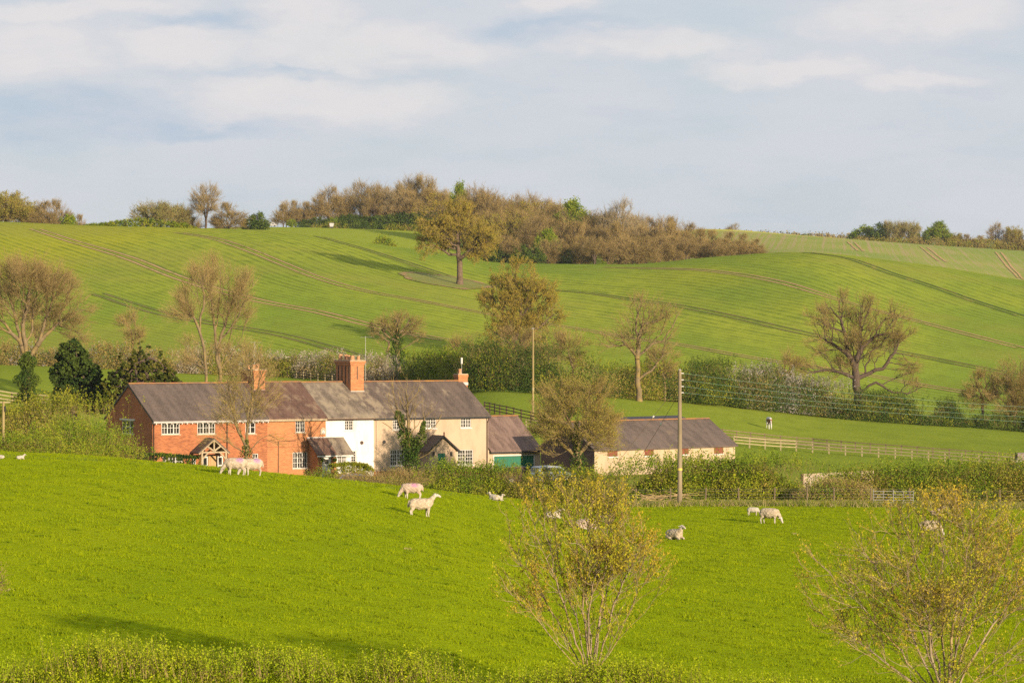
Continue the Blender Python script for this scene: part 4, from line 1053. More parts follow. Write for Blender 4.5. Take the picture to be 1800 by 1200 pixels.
# foreground bushes
stems1 = []
rs_ = random.Random(4)
def stems(bx, by, ends, lean=0.5, seed=1):
    r_ = random.Random(seed); out = []
    for ex, ey, dep in ends:
        mx = bx+(ex-bx)*0.42+r_.uniform(-8, 8); my = by+(ey-by)*0.5
        out.append([(bx, by-8), (bx+(ex-bx)*0.16, by-14+(ey-by)*0.18, dep*0.2), (mx, my, dep*0.55), (ex, ey, dep)])
    return out
b1 = (1040, 1225)
H(name='willow_bush', label='pale-stemmed bush thick with yellow-green buds in the centre foreground', cat='bush', base=b1, D=64, seed=11, snap=True,
  trunk=[b1, (1040, 1216)],
  limbs=stems(1040, 1222, [(905, 1040, -.3), (895, 960, .3), (930, 900, -.5), (985, 1000, .6), (1000, 880, 0), (1035, 850, .5), (1045, 980, -.6), (1075, 880, .2), (1090, 960, .7), (1130, 940, -.3), (1150, 985, .2), (1110, 1060, -.7), (960, 1090, -.6)], seed=3),
  env=[(1020, 960, 128, 105), (1100, 985, 74, 75), (930, 1020, 60, 75), (985, 880, 80, 40), (1050, 885, 66, 45), (1040, 1080, 100, 60, 0, 0.5), (900, 915, 26, 40), (1160, 1000, 26, 50)], n=950, R=0.064, rf=1.0, cl=0.45, bf=0.5, wob=0.085, rmin=0.006, power=1.9,
  bark=M_bark_p, twig=M_tw_br, leaf=M_lf_yg, tw=dict(per=2, length=0.24, rad=0.0045, sub=2, leaf=0.058, nleaf=0.85, upb=0.8, aspect=0.45, leafup=1.1, rsel=0.012))
b2 = (1662, 1265)
H(name='willow_bush', label='wide sprawling bare-branched bush in the right foreground, taller than the other', cat='bush', base=b2, D=60, seed=23,
  trunk=[b2, (1662, 1255)],
  limbs=stems(1662, 1262, [(1440, 990, -.4), (1430, 1070, .4), (1500, 930, .3), (1560, 900, -.5), (1610, 960, .6), (1655, 880, 0), (1700, 930, -.6), (1740, 880, .4), (1790, 920, -.2), (1840, 980, .5), (1870, 1060, -.4), (1620, 1080, -.9), (1720, 1060, .9), (1480, 1120, -.8), (1800, 1130, -.7), (1880, 1150, .2)], seed=7),
  env=[(1650, 1010, 205, 122), (1770, 1000, 120, 115), (1490, 1060, 85, 85), (1640, 905, 120, 42), (1425, 1000, 34, 60), (1660, 1150, 190, 50, 0, 0.5)], n=1450, R=0.080, rf=1.0, cl=0.45, bf=0.42, wob=0.10, rmin=0.006, power=1.9,
  bark=M_bark_p, twig=M_tw_br, leaf=M_lf_yg, tw=dict(per=2, length=0.26, rad=0.005, sub=2, leaf=0.052, nleaf=0.70, upb=0.6, aspect=0.5, leafup=0.8, rsel=0.012))
# bare twigs poking in at the left edge
H(name='bare_bush', label='dark bare twigs reaching in at the lower left edge of the meadow', cat='bush', base=(-52, 1090), D=66, seed=5, trunk=[(-52, 1090), (-46, 1050)],
  limbs=[[(-46, 1050), (-20, 1020), (2, 1003)], [(-46, 1050), (-25, 1030), (4, 1022)]], env=[(-25, 1012, 38, 32)], n=160, R=0.05, bf=0.15, rmin=0.006, bark=M_bark_d, twig=M_tw_br, leaf=M_lf_brown,
  tw=dict(per=2, length=0.2, rad=0.004, sub=2, leaf=0.03, nleaf=0.3, rsel=0.012))

# tree in front of the barn
o, g, M_ = H(name='field_maple', label='bushy orange-twigged tree between the garage and the barn', base=(1020, 842), D=244, seed=31, trunk=[(1020, 842), (1018, 812), (1012, 785)],
  limbs=[[(1018, 812), (1000, 790), (970, 765), (950, 735)], [(1012, 785), (1000, 740), (985, 700)], [(1012, 785), (1028, 735), (1035, 690)], [(1016, 800), (1045, 765), (1062, 730)], [(1000, 790), (985, 798), (965, 800)]],
  env=[(1008, 735, 78, 58), (1040, 700, 36, 34), (985, 700, 40, 30), (1060, 770, 32, 30), (966, 755, 18, 22)], n=900, R=0.28, rf=0.9, bark=M_bark_y, twig=M_tw_y, leaf=M_lf_olive,
  tw=dict(per=3, length=0.85, rad=0.011, sub=4, leaf=0.095, nleaf=0.60, upb=0.5))
ivy(o, [M_((1020, 842)), M_((1018, 812)), M_((1012, 770)), M_((1014, 740))], [0.75, 0.6, 0.45, 0.2], 1700, 0.15, 3)
# tree in front of the brick cottage
o, g, M_ = H(name='ash_tree', label='bare yellow-lichened tree in front of the red brick cottage, behind the two grazing sheep', base=(433, 836), D=232, seed=37, trunk=[(433, 836), (433, 800), (434, 762), (437, 720)],
  limbs=[[(433, 785), (415, 745), (405, 700), (398, 660)], [(434, 762), (445, 700), (442, 650), (430, 610)], [(437, 720), (455, 670), (468, 630)], [(433, 800), (400, 775), (372, 765)], [(433, 795), (460, 770), (488, 762)], [(415, 745), (385, 715), (362, 712)]],
  env=[(430, 690, 60, 75), (445, 640, 42, 48), (385, 725, 32, 36), (470, 700, 28, 40), (478, 770, 22, 20), (385, 775, 30, 16)], n=520, R=0.22, bf=0.5, bark=M_bark_y, twig=M_tw_y, leaf=M_lf_olive,
  tw=dict(per=2, length=0.85, rad=0.010, sub=2, leaf=0.08, nleaf=0.35, upb=0.4))
ivy(o, [M_((433, 836)), M_((433, 800)), M_((434, 772))], [0.55, 0.5, 0.2], 700, 0.13, 5)
# ivy-clad pollard in front of the cream cottage
o, g, M_ = H(name='ivy_clad_tree', label='forked tree wrapped in ivy with bare whippy shoots, in front of the cream cottage', base=(723, 842), D=246, seed=41, trunk=[(723, 842), (721, 812), (719, 785)],
  limbs=[[(721, 812), (712, 770), (703, 735), (697, 712)], [(719, 785), (718, 745), (716, 700), (714, 668)], [(721, 805), (735, 785), (743, 755), (746, 735)], [(712, 770), (690, 755), (672, 742)], [(743, 770), (765, 748), (775, 728)], [(721, 815), (742, 803), (762, 790)], [(735, 785), (728, 770), (730, 758)]],
  env=[(715, 715, 40, 55, 0, 1), (745, 720, 28, 40), (700, 700, 22, 35)], n=70, R=0.22, bf=0.6, wob=0.1, bark=M_bark_y, twig=M_tw_y, leaf=M_lf_olive,
  tw=dict(per=1, length=0.9, rad=0.010, sub=1, leaf=0.05, nleaf=0.1, upb=0.7))
for ln_, rd_, nn_ in (([(723, 842), (721, 812), (712, 770), (703, 735), (699, 722)], [0.85, 0.75, 0.5, 0.4, 0.2], 2600), ([(721, 812), (719, 785), (717, 752)], [0.7, 0.55, 0.2], 900), ([(721, 808), (735, 785), (743, 755), (745, 740)], [0.6, 0.5, 0.4, 0.15], 1300), ([(735, 785), (728, 770)], [0.3, 0.25], 200)):
    ivy(o, [M_(q) for q in ln_], rd_, nn_, 0.15, nn_)
# two tall bare trees behind the brick cottage
o, g, M_ = H(name='bare_tree', label='tall bare tree with leaning forked trunk behind the brick cottage roof', base=(368, 705), D=296, seed=43, trunk=[(368, 705), (362, 650), (356, 600), (352, 570)],
  limbs=[[(356, 600), (342, 560), (325, 548), (305, 535)], [(352, 570), (358, 540), (355, 500), (350, 470)], [(362, 650), (345, 640), (325, 620)], [(342, 560), (330, 530), (320, 520)]],
  env=[(348, 520, 36, 56), (318, 545, 26, 30), (335, 620, 28, 28)], n=640, R=0.22, bf=0.45, bark=M_bark_y, twig=M_tw_y, leaf=M_lf_olive, tw=dict(per=2, length=1.0, rad=0.010, sub=3, leaf=0.06, nleaf=0.14, upb=0.5), group='bare trees behind the brick cottage')
o, g, M_ = H(name='bare_tree', label='tallest upright bare tree behind the brick cottage roof, just right of the leaning one', base=(388, 708), D=300, seed=47, trunk=[(388, 708), (387, 650), (386, 605)],
  limbs=[[(387, 640), (378, 580), (372, 530), (368, 480)], [(386, 605), (398, 560), (402, 510), (405, 475)], [(387, 620), (410, 570), (425, 540), (436, 515)], [(387, 650), (405, 625), (430, 600)], [(378, 580), (385, 530), (388, 480)]],
  env=[(395, 520, 50, 64), (420, 550, 30, 42), (372, 480, 26, 34), (405, 610, 36, 26)], n=980, R=0.27, bf=0.45, bark=M_bark_y, twig=M_tw_y, leaf=M_lf_olive, tw=dict(per=2, length=1.0, rad=0.010, sub=3, leaf=0.06, nleaf=0.16, upb=0.5), group='bare trees behind the brick cottage')
# big bare tree at the left edge
o, g, M_ = H(name='bare_tree', label='large reddish bare tree with ivy-covered trunk at the left edge of the photo', base=(48, 708), D=292, seed=53, trunk=[(48, 708), (48, 660), (46, 622)],
  limbs=[[(47, 640), (36, 600), (28, 560), (15, 520)], [(46, 622), (40, 570), (50, 520), (55, 480)], [(47, 640), (70, 600), (100, 570), (135, 545)], [(70, 600), (80, 560), (95, 520)], [(36, 600), (10, 570), (-15, 550)], [(100, 570), (125, 580), (150, 590)]],
  env=[(60, 520, 85, 72), (20, 500, 60, 55), (120, 545, 50, 48), (135, 590, 36, 20), (-30, 560, 50, 50)], n=1600, R=0.46, bf=0.4, bark=M_bark_y, twig=M_tw_br, leaf=M_lf_brown, tw=dict(per=3, length=0.95, rad=0.012, sub=4, leaf=0.07, nleaf=0.3, upb=0.35))
ivy(o, [M_((48, 708)), M_((48, 660)), M_((49, 618))], [1.15, 1.05, 0.45], 6000, 0.17, 7)
# round spreading oak on the right
oakr = dict(name='oak_tree', label='large spreading oak with crooked dark boughs above the blossoming hedge on the right', base=(1510, 712), D=392, seed=59,
  trunk=[(1510, 712), (1509, 690), (1505, 665), (1503, 645)],
  limbs=[[(1505, 665), (1480, 655), (1450, 650), (1420, 655), (1402, 645)], [(1503, 645), (1490, 622), (1465, 605), (1440, 590)], [(1505, 655), (1530, 655), (1552, 648), (1572, 620), (1600, 625)], [(1509, 690), (1540, 672), (1570, 690), (1595, 692), (1620, 680)],
         [(1503, 645), (1515, 610), (1512, 575), (1508, 545)], [(1490, 622), (1485, 585), (1478, 560), (1460, 540)], [(1515, 610), (1540, 590), (1570, 585), (1590, 600)], [(1485, 590), (1450, 570), (1435, 560)]],
  env=[(1505, 545, 45, 36), (1455, 560, 40, 38), (1560, 590, 48, 38), (1440, 605, 32, 25), (1420, 648, 30, 18), (1500, 610, 60, 40), (1590, 640, 30, 28), (1600, 678, 26, 14), (1475, 650, 30, 18), (1570, 560, 30, 28)],
  n=1450, R=0.62, rf=0.9, bf=0.35, wob=0.13, power=2.1, bark=M_bark_d, twig=M_tw_br, leaf=M_lf_olive, tw=dict(per=3, length=0.95, rad=0.012, sub=4, leaf=0.085, nleaf=0.40, upb=0.3, rsel=0.06))
H(**oakr)
# bare oak right of the round oak
H(name='oak_tree', label='leafless crooked oak with pale lit boughs in the hedge left of the blossom', base=(1124, 698), D=348, seed=61,
  trunk=[(1124, 698), (1121, 660), (1120, 626)],
  limbs=[[(1120, 626), (1122, 600), (1130, 570), (1125, 545)], [(1120, 626), (1145, 605), (1165, 600), (1182, 575), (1190, 555)], [(1120, 626), (1100, 605), (1070, 610), (1052, 595)], [(1122, 600), (1118, 570), (1120, 555)], [(1130, 570), (1160, 562), (1172, 555)], [(1121, 670), (1150, 645), (1165, 625)]],
  env=[(1135, 545, 45, 36), (1180, 570, 30, 40), (1075, 600, 32, 24), (1125, 590, 50, 30), (1100, 560, 25, 20), (1160, 620, 30, 22)], n=520, R=0.36, rf=0.9, bf=0.4, wob=0.13, power=2.1, bark=M_bark_y, twig=M_tw_br, leaf=M_lf_olive,
  tw=dict(per=2, length=0.85, rad=0.012, sub=3, leaf=0.085, nleaf=0.28, upb=0.3))
# big rounded oak in new leaf, centre
H(name='oak_tree', label='big rounded oak in bronze new leaf behind the cottages, left of the thin pole', base=(905, 628), D=447, seed=67,
  trunk=[(905, 628), (905, 612), (903, 600)],
  limbs=[[(903, 600), (890, 565), (880, 530)], [(903, 600), (915, 560), (915, 510)], [(905, 615), (935, 585), (965, 560), (985, 545)], [(905, 610), (880, 590), (860, 575)], [(915, 560), (935, 530), (950, 505)]],
  env=[(908, 500, 52, 46), (890, 540, 48, 50), (945, 530, 44, 40), (975, 548, 24, 26), (880, 590, 36, 32), (915, 580, 50, 34), (860, 520, 18, 30), (870, 600, 22, 20)], n=1400, R=0.5, rf=0.85, bf=0.35, bark=M_bark_o, twig=M_tw_y, leaf=M_lf_bronze,
  tw=dict(per=3, length=0.8, rad=0.013, sub=3, leaf=0.14, nleaf=1.5, upb=0.3, rsel=0.06))
H(name='bare_shrub', label='pinkish bare thicket at the foot of the big rounded oak', cat='shrub', base=(912, 668), D=384, seed=68, trunk=[(912, 668), (912, 655)],
  limbs=[[(912, 655), (895, 620)], [(912, 655), (930, 615)], [(912, 655), (915, 610)]], env=[(912, 612, 42, 34), (945, 625, 25, 22)], n=520, R=0.25, bf=0.3, bark=M_bark, twig=M_tw_br, leaf=M_lf_brown,
  tw=dict(per=3, length=0.8, rad=0.013, sub=4, leaf=0.07, nleaf=0.3, upb=0.7))
# ivy tree behind the chimney
o, g, M_ = H(name='ivy_clad_tree', label='stunted ivy-trunked tree with cut pale boughs, in the hedge behind the middle chimney', base=(702, 668), D=384, seed=71,
  trunk=[(702, 668), (698, 625), (698, 590)], limbs=[[(698, 590), (695, 572), (700, 562)], [(698, 600), (680, 590), (672, 580)], [(698, 590), (715, 572), (720, 560)], [(698, 640), (680, 620), (688, 585)]],
  env=[(700, 570, 34, 24), (668, 585, 22, 20), (730, 580, 20, 24)], n=420, R=0.48, bf=0.4, wob=0.12, bark=M_bark_y, twig=M_tw_br, leaf=M_lf_olive, tw=dict(per=3, length=0.75, rad=0.012, sub=3, leaf=0.08, nleaf=0.3))
ivy(o, [M_((702, 668)), M_((700, 640)), M_((698, 600)), M_((700, 575))], [1.6, 1.5, 0.9, 0.3], 3000, 0.2, 9)
# lone oak in the crop
o, g, M_ = H(name='oak_tree', label='lone oak with thick trunk standing on the bare ring in the crop field', base=(808, 500), D=ray(808, 500, 500, 690), seed=73,
  trunk=[(808, 500), (808, 470), (806, 440), (803, 410), (800, 385)],
  limbs=[[(807, 455), (820, 445), (840, 425), (860, 410)], [(806, 450), (790, 448), (775, 438), (760, 430)], [(803, 415), (780, 400), (760, 390)], [(803, 410), (825, 395), (845, 385)], [(800, 385), (795, 365), (790, 350)], [(800, 390), (775, 370), (745, 372), (735, 368)]],
  env=[(795, 405, 62, 32), (835, 440, 42, 18), (768, 436, 36, 16), (850, 412, 36, 26), (758, 412, 26, 30), (805, 375, 34, 26), (845, 430, 25, 16), (775, 360, 25, 18, 0, 0.4), (740, 380, 16, 18, 0, 0.4)], n=1150, R=0.66, rf=0.85, bf=0.35, wob=0.1, rmin=0.022, bark=M_bark_o, twig=M_tw_y, leaf=M_lf_bronze,
  tw=dict(per=3, length=1.0, rad=0.018, sub=3, leaf=0.17, nleaf=1.5, upb=0.25, rsel=0.09))
H(name='bare_shrub', label='low brown thorn bush beside the foot of the lone oak', cat='shrub', base=(785, 500), D=606, seed=74, trunk=[(785, 500), (785, 496)], limbs=[], env=[(775, 491, 24, 8, 0, 1, 2.2)], n=260, R=0.12, bark=M_bark, twig=M_tw_br, leaf=M_lf_brown,
  tw=dict(per=3, length=0.8, rad=0.018, sub=3, leaf=0.1, nleaf=0.4))
# bush-trees at the right edge
H(name='bare_tree', label='tangled half-bare tree at the far right end of the blossoming hedge', base=(1782, 760), D=402, seed=79, trunk=[(1782, 760), (1784, 725), (1786, 690)],
  limbs=[[(1784, 725), (1775, 690), (1770, 660)], [(1786, 690), (1790, 660), (1795, 640)]], env=[(1790, 680, 42, 54), (1770, 705, 40, 36), (1825, 690, 40, 40)], n=1100, R=0.3, bark=M_bark_y, twig=M_tw_br, leaf=M_lf_olive, tw=dict(per=3, length=0.9, rad=0.014, sub=4, leaf=0.09, nleaf=0.4))
H(name='bare_tree', label='small dark-stemmed bush tree left of the tangled tree at the right edge', base=(1728, 752), D=404, seed=80, trunk=[(1728, 752), (1727, 715), (1726, 685)],
  limbs=[[(1727, 700), (1718, 680), (1712, 660)], [(1726, 690), (1738, 672), (1745, 660)]], env=[(1728, 680, 36, 30), (1712, 695, 22, 22)], n=480, R=0.26, bark=M_bark_d, twig=M_tw_y, leaf=M_lf_olive, tw=dict(per=3, length=0.8, rad=0.014, sub=3, leaf=0.09, nleaf=0.4))

# dense evergreens: leaf masses built on a skeleton
def dense_tree(name, label, base, D, env_px, seed, leafm, n_leaf, size, trunk_top, cat='tree', barkm=None, group=None, R0=0.35, core=True):
    k = D/F; foot = ground(base[0], D); z0 = (P(base[0], base[1], D)-foot).z
    env = [((cx-base[0])*k, 0.0, (base[1]-cy)*k+z0, rx*k, rx*k*0.85, ry*k) for cx, cy, rx, ry in env_px]
    g = grow(seed, [(0, 0, -0.1), (0, 0, (base[1]-trunk_top)*k+z0)], [], env, 380, R0)
    o = thing(name, label, cat, tuple(foot), 0, group)
    mesh_np('trunk', skeleton_parts(g), [barkm or M_bark_d], o, True)
    rs = g['rs']
    # clumps: small tufts of leaves round points spread over each lobe, thickest near the surface
    w_ = np.array([e[3]*e[4]*e[5] for e in env]); w_ = w_**0.8; w_ /= w_.sum(); out = []
    for e, m in zip(env, rs.multinomial(n_leaf//28, w_)):
        v = rdir(rs, m)*(rs.uniform(0.25, 1, m)**0.42)[:, None]; v = v*(1+0.10*np.sin(v[:, :1]*9+v[:, 2:]*7+seed)); out.append(v*np.array(e[3:6])+np.array(e[:3]))
    C = np.concatenate(out); C = np.repeat(C, 28, 0); sp = min(e[3] for e in env)*0.16
    C = C+rs.normal(size=C.shape)*np.array([1, 1, 0.7])*sp*0.55
    C = C[C[:, 2] > 0.1]
    V, Fq = leaves(rs, C, size, 0.75)
    mesh_np('crown', [(V, Fq, 0)], [leafm], o)
    return o
dense_tree('ivy_covered_tree', 'dark round ivy-smothered tree left of the brick cottage', (130, 725), 276, [(128, 632, 30, 34), (120, 660, 34, 40), (150, 670, 34, 42), (112, 695, 24, 26), (165, 700, 26, 30)], 83, M_lf_dark, 24000, 0.26, 640)
dense_tree('yew_tree', 'dark spiky yew standing behind the left end of the brick cottage roof', (248, 705), 272, [(247, 610, 7, 16), (262, 622, 7, 16), (233, 626, 8, 16), (283, 632, 8, 16), (245, 638, 20, 22), (215, 634, 7, 20), (240, 665, 50, 30), (278, 655, 30, 26), (300, 678, 26, 18), (304, 662, 9, 18), (312, 676, 10, 14), (215, 680, 36, 28), (195, 700, 24, 32), (288, 685, 30, 24)], 89, M_lf_yew, 27000, 0.24, 620)
# ---------------------------------------------------------------- hedges and scrub
def wnoise(rs, L, step):
    n = max(4, int(L/step)+3); v = rs.uniform(-1, 1, n)
    return lambda s: np.interp(s, np.arange(n)*step, v)
def hedge(name, label, pts, width, n, size, mats, fr, seed, d=None, D=None, clump=22, rough=0.22, twigs=0, twl=0.5, twm=None, clipped=False, cat='hedge', sprays=0, group=None, low=0.35, step=1.3, kind=None, spread=0.16, twr=0.008):
    """pts: (px, y_base, y_top) in photo pixels; the foot is found on the ground"""
    rs = np.random.RandomState(seed); q = []
    for i, (px, yb, yt) in enumerate(pts):
        if D is not None:
            dd = D[i] if hasattr(D, '__len__') else D
        else: dd = ray(px, yb, *d)
        g = ground(px, dd); q.append((g.x, g.y, g.z, (P(px, yt, dd).z-g.z)))
    q = np.array(q); foot = q[len(q)//2, :3].copy()
    dl = np.concatenate([[0], np.cumsum(np.linalg.norm(np.diff(q[:, :2], axis=0), axis=1))]); LL = dl[-1]
    tx = lambda s: np.stack([np.interp(s, dl, q[:, k]) for k in range(4)], -1)
    nz1, nz2, nz3 = wnoise(rs, LL, step), wnoise(rs, LL, step*0.35), wnoise(rs, LL, step*1.5)
    fr = np.array(fr, float); fr /= fr.sum()
    nc = n//clump
    s = rs.uniform(0, LL, nc); b = tx(s); h = b[:, 3]*(1+rough*(0.65*nz1(s)+0.35*nz2(s)))
    e = 1.0 if clipped else np.clip(np.minimum(s, LL-s)/(width*0.7), 0.25, 1)**0.5
    rho = rs.uniform(0, 1, nc)**0.35; th = rs.uniform(0, np.pi, nc)
    lat = width/2*rho*np.cos(th); zz = rho*np.sin(th)
    if clipped: lat = width/2*rs.uniform(-1, 1, nc); zz = rs.uniform(0.05, 1, nc); m_ = rs.uniform(size=nc) < 0.75; sd_ = rs.randint(0, 2, nc); lat = np.where(m_ & (sd_ == 0), np.sign(lat)*width/2, lat); zz = np.where(m_ & (sd_ == 1), 1.0, zz)
    else:
        m_ = rs.uniform(size=nc) < low; zz = np.where(m_, zz*rs.uniform(0.05, 1, nc), zz**0.75)
    t = tx(np.clip(s+0.5, 0, LL))[:, :2]-tx(np.clip(s-0.5, 0, LL))[:, :2]; t = t/np.maximum(np.linalg.norm(t, axis=1, keepdims=True), 1e-6); nn = np.stack([-t[:, 1], t[:, 0]], -1)
    C = np.empty((nc, 3)); C[:, :2] = b[:, :2]+nn*(lat*e*(1+0.15*nz3(s)))[:, None]; C[:, 2] = b[:, 2]+zz*h*e
    # colour patches: material by clump, in runs along the hedge
    pick = (0.5+0.5*nz3(s*1.7 % LL))*0.55+rs.uniform(0, 1, nc)*0.45
    rank = np.argsort(np.argsort(pick))/nc
    mi = np.searchsorted(np.cumsum(fr), rank, side='right').clip(0, len(fr)-1)
    Cc = np.repeat(C, clump, 0); mc = np.repeat(mi, clump)
    sp = min(width, np.median(q[:, 3]))*spread*(0.35 if clipped else 1)
    Cc = Cc+rs.normal(size=Cc.shape)*sp
    Cc[:, 2] = np.maximum(Cc[:, 2], 0.02+np.repeat(b[:, 2], clump))
    root = thing(name, label, cat, tuple(foot), 0, group) if kind is None else empty(name, tuple(foot))
    if kind: root['kind'] = kind; root['label'] = label
    parts = []
    for k in range(len(mats)):
        m = mc == k
        if m.any():
            V, Fq = leaves(rs, Cc[m]-foot, size, 0.7, 0.2); parts.append((V, Fq, k))
    if sprays:
        ss = rs.uniform(0, LL, sprays); bb = tx(ss); hh = bb[:, 3]*(1+rough*(0.65*nz1(ss)+0.35*nz2(ss)))
        A = bb[:, :3].copy(); A[:, 2] += hh*0.8; A[:, :2] += rs.normal(size=(sprays, 2))*width*0.28
        Bv = A+np.stack([rs.normal(size=sprays)*0.12, rs.normal(size=sprays)*0.12, rs.uniform(0.2, 1, sprays)**1.6*twl+0.2*hh], -1)
        f = rs.uniform(0.3, 1.0, (sprays, 14))[..., None]
        Cs = (A[:, None]+(Bv-A)[:, None]*f).reshape(-1, 3)+rs.normal(size=(sprays*14, 3))*size*0.6
        V, Fq = leaves(rs, Cs-foot, size*0.9, 0.7, 0.3); parts.append((V, Fq, 0))
        V, Fq = spikes(A-foot, Bv-foot, 0.005); parts.append((V, Fq, len(mats)))
    mesh_np('foliage', parts, list(mats)+[twm or M_tw_br], root)
    if twigs:
        ss = rs.uniform(0, LL, twigs); bb = tx(ss); hh = bb[:, 3]*(1+rough*nz1(ss)); A = bb[:, :3].copy(); A[:, :2] += rs.normal(size=(twigs, 2))*width*0.22; A[:, 2] += hh*rs.uniform(0, 0.9, twigs)
        d_ = unit(np.stack([rs.normal(size=twigs)*0.45, rs.normal(size=twigs)*0.3, np.ones(twigs)], -1)); Bv = A+d_*(twl*rs.uniform(0.4, 1.2, twigs))[:, None]
        Bv[:, 2] = np.minimum(Bv[:, 2], bb[:, 2]+hh*1.12); 
        V, Fq = spikes(A-foot, Bv-foot, twr)
        mesh_np('stems', [(V, Fq, 0)], [twm or M_tw_br], root)
    return root

# foreground hedge along the bottom of the picture
tops = [(-80, 1155), (0, 1150), (60, 1158), (100, 1140), (150, 1118), (230, 1120), (300, 1132), (380, 1150), (440, 1130), (520, 1130), (560, 1158), (640, 1168), (700, 1140), (760, 1158), (800, 1180), (860, 1190), (930, 1172), (1000, 1165), (1040, 1150), (1090, 1160), (1150, 1150), (1210, 1172), (1300, 1180), (1380, 1195), (1460, 1200), (1600, 1196), (1700, 1200), (1860, 1205)]
hedge('hawthorn_hedge', 'bright yellow-green hawthorn hedge in new leaf along the bottom of the photo', [(a, 1310, b+22) for a, b in tops], 1.7, 230000, 0.046, [M_lf_fore, M_lf_hedge], [8, 2], 101, D=60.5, clump=26, rough=0.13, sprays=3400, twl=0.36, low=0.2, step=0.7, spread=0.065, twigs=200, twm=M_tw_br, twr=0.004)
hedge('holly_bush', 'dark green bushy clump round the foot of the centre foreground bush', [(985, 1300, 1160), (1040, 1300, 1135), (1090, 1300, 1160)], 1.2, 16000, 0.045, [M_lf_green, M_lf_hedge], [2, 1], 102, D=62.5, clump=26, rough=0.1, cat='bush', step=0.4, spread=0.1)

# bushes left of the brick cottage
hedge('scrub', 'tall olive-green bushy scrub at the left, in front of the dark ivy tree', [(-40, 800, 725), (20, 800, 722), (70, 800, 715), (110, 800, 700), (150, 800, 712), (172, 802, 745)], 5.0, 30000, 0.13, [M_lf_hedge, M_lf_olive, M_lf_willow], [3, 3, 1], 103, D=226, rough=0.12, twigs=1600, twl=1.2, twm=M_tw_y, cat='bush', step=1.4, sprays=500)
hedge('hawthorn_hedge', 'loose green hawthorn hedge at the left edge of the meadow, reaching the shaded gable', [(-40, 802, 772), (30, 804, 775), (70, 806, 768), (110, 808, 752), (160, 811, 754), (200, 814, 760), (232, 818, 795)], 3.2, 30000, 0.11, [M_lf_green, M_lf_hedge], [2, 3], 104, D=[200, 200, 202, 205, 208, 212, 216], rough=0.2, twigs=900, twl=0.9, sprays=700)
hedge('clipped_hedge', 'dark clipped hedge with a white blossoming patch in front of the brick cottage', [(228, 830, 797), (286, 832, 799), (343, 836, 803)], 1.1, 16000, 0.10, [M_lf_ivy, M_lf_dark, M_lf_hedge], [3, 2, 1], 105, D=[232, 234, 237], clipped=True, rough=0.02)
hedge('blossom_shrub', 'small white-flowering shrub in the gap of the dark clipped hedge', [(296, 826, 803), (306, 828, 805), (316, 828, 805)], 0.9, 2500, 0.09, [M_blossom], [1], 106, D=[231.5, 231.9, 232.4], rough=0.1, cat='shrub')
# gardens in front of the cottages
hedge('clipped_hedge', 'golden clipped hedge in front of the white cottage', [(583, 850, 817), (610, 850, 815), (640, 851, 816), (652, 852, 826)], 1.3, 14000, 0.09, [M_lf_clip, M_lf_hedge], [3, 1], 107, D=[244, 245, 246, 246.5], clipped=True, rough=0.03)
hedge('garden_shrubs', 'straggly green garden shrubs below the arched ground floor window', [(522, 845, 826), (545, 848, 822), (580, 850, 828), (600, 850, 832)], 1.6, 6000, 0.10, [M_lf_green, M_lf_hedge], [2, 1], 108, D=[236, 237, 238, 239], rough=0.3, cat='shrub', twigs=250, twl=0.9)
hedge('roadside_hedge', 'brown leafless twiggy roadside hedge in front of the cream cottage wall', [(596, 855, 834), (650, 858, 832), (690, 860, 826), (730, 862, 828), (765, 864, 830)], 1.7, 8000, 0.09, [M_lf_brown, M_lf_hedge], [3, 1], 109, D=[230, 232, 233, 234, 235], rough=0.2, twigs=3600, twl=0.8)
hedge('roadside_hedge', 'loose bright green roadside hedge in front of the green door', [(748, 866, 828), (790, 866, 818), (830, 868, 826), (870, 872, 828), (905, 878, 833)], 2.4, 22000, 0.11, [M_lf_green, M_lf_hedge, M_lf_fore], [3, 2, 1], 110, D=[222, 222, 223, 223, 223], rough=0.28, twigs=900, twl=1.0, sprays=450)
hedge('roadside_hedge', 'mixed brown and green roadside hedge in front of the parked cars', [(895, 878, 832), (950, 882, 834), (1000, 884, 834), (1050, 886, 830), (1105, 888, 838)], 2.4, 20000, 0.11, [M_lf_hedge, M_lf_olive, M_lf_green], [3, 2, 1], 111, D=[222, 222, 221, 220, 219], rough=0.22, twigs=1500, twl=1.0, sprays=300)
hedge('scrub', 'big rounded green scrub clump in front of the barn, left of the concrete wall', [(1088, 884, 848), (1110, 884, 828), (1150, 884, 815), (1200, 884, 812), (1250, 884, 814), (1310, 884, 811), (1370, 884, 808), (1398, 884, 822), (1414, 884, 858)], 6.0, 100000, 0.12, [M_lf_green, M_lf_hedge, M_lf_fore, M_lf_olive], [4, 4, 1, 1], 112, D=203, rough=0.10, twigs=2000, twl=1.0, twm=M_tw_br, cat='bush', step=1.6, sprays=700, spread=0.07, low=0.5)
hedge('roadside_hedge', 'long low mixed hedge behind the metal hurdle, at the right edge of the meadow', [(1404, 886, 868), (1428, 886, 852), (1470, 886, 842), (1500, 886, 830), (1560, 886, 826), (1620, 886, 826), (1700, 887, 824), (1760, 887, 822), (1850, 888, 816)], 3.2, 80000, 0.12, [M_lf_green, M_lf_hedge, M_lf_olive], [4, 4, 2], 113, D=206, rough=0.18, low=0.5, twigs=2600, twl=1.2, sprays=500)
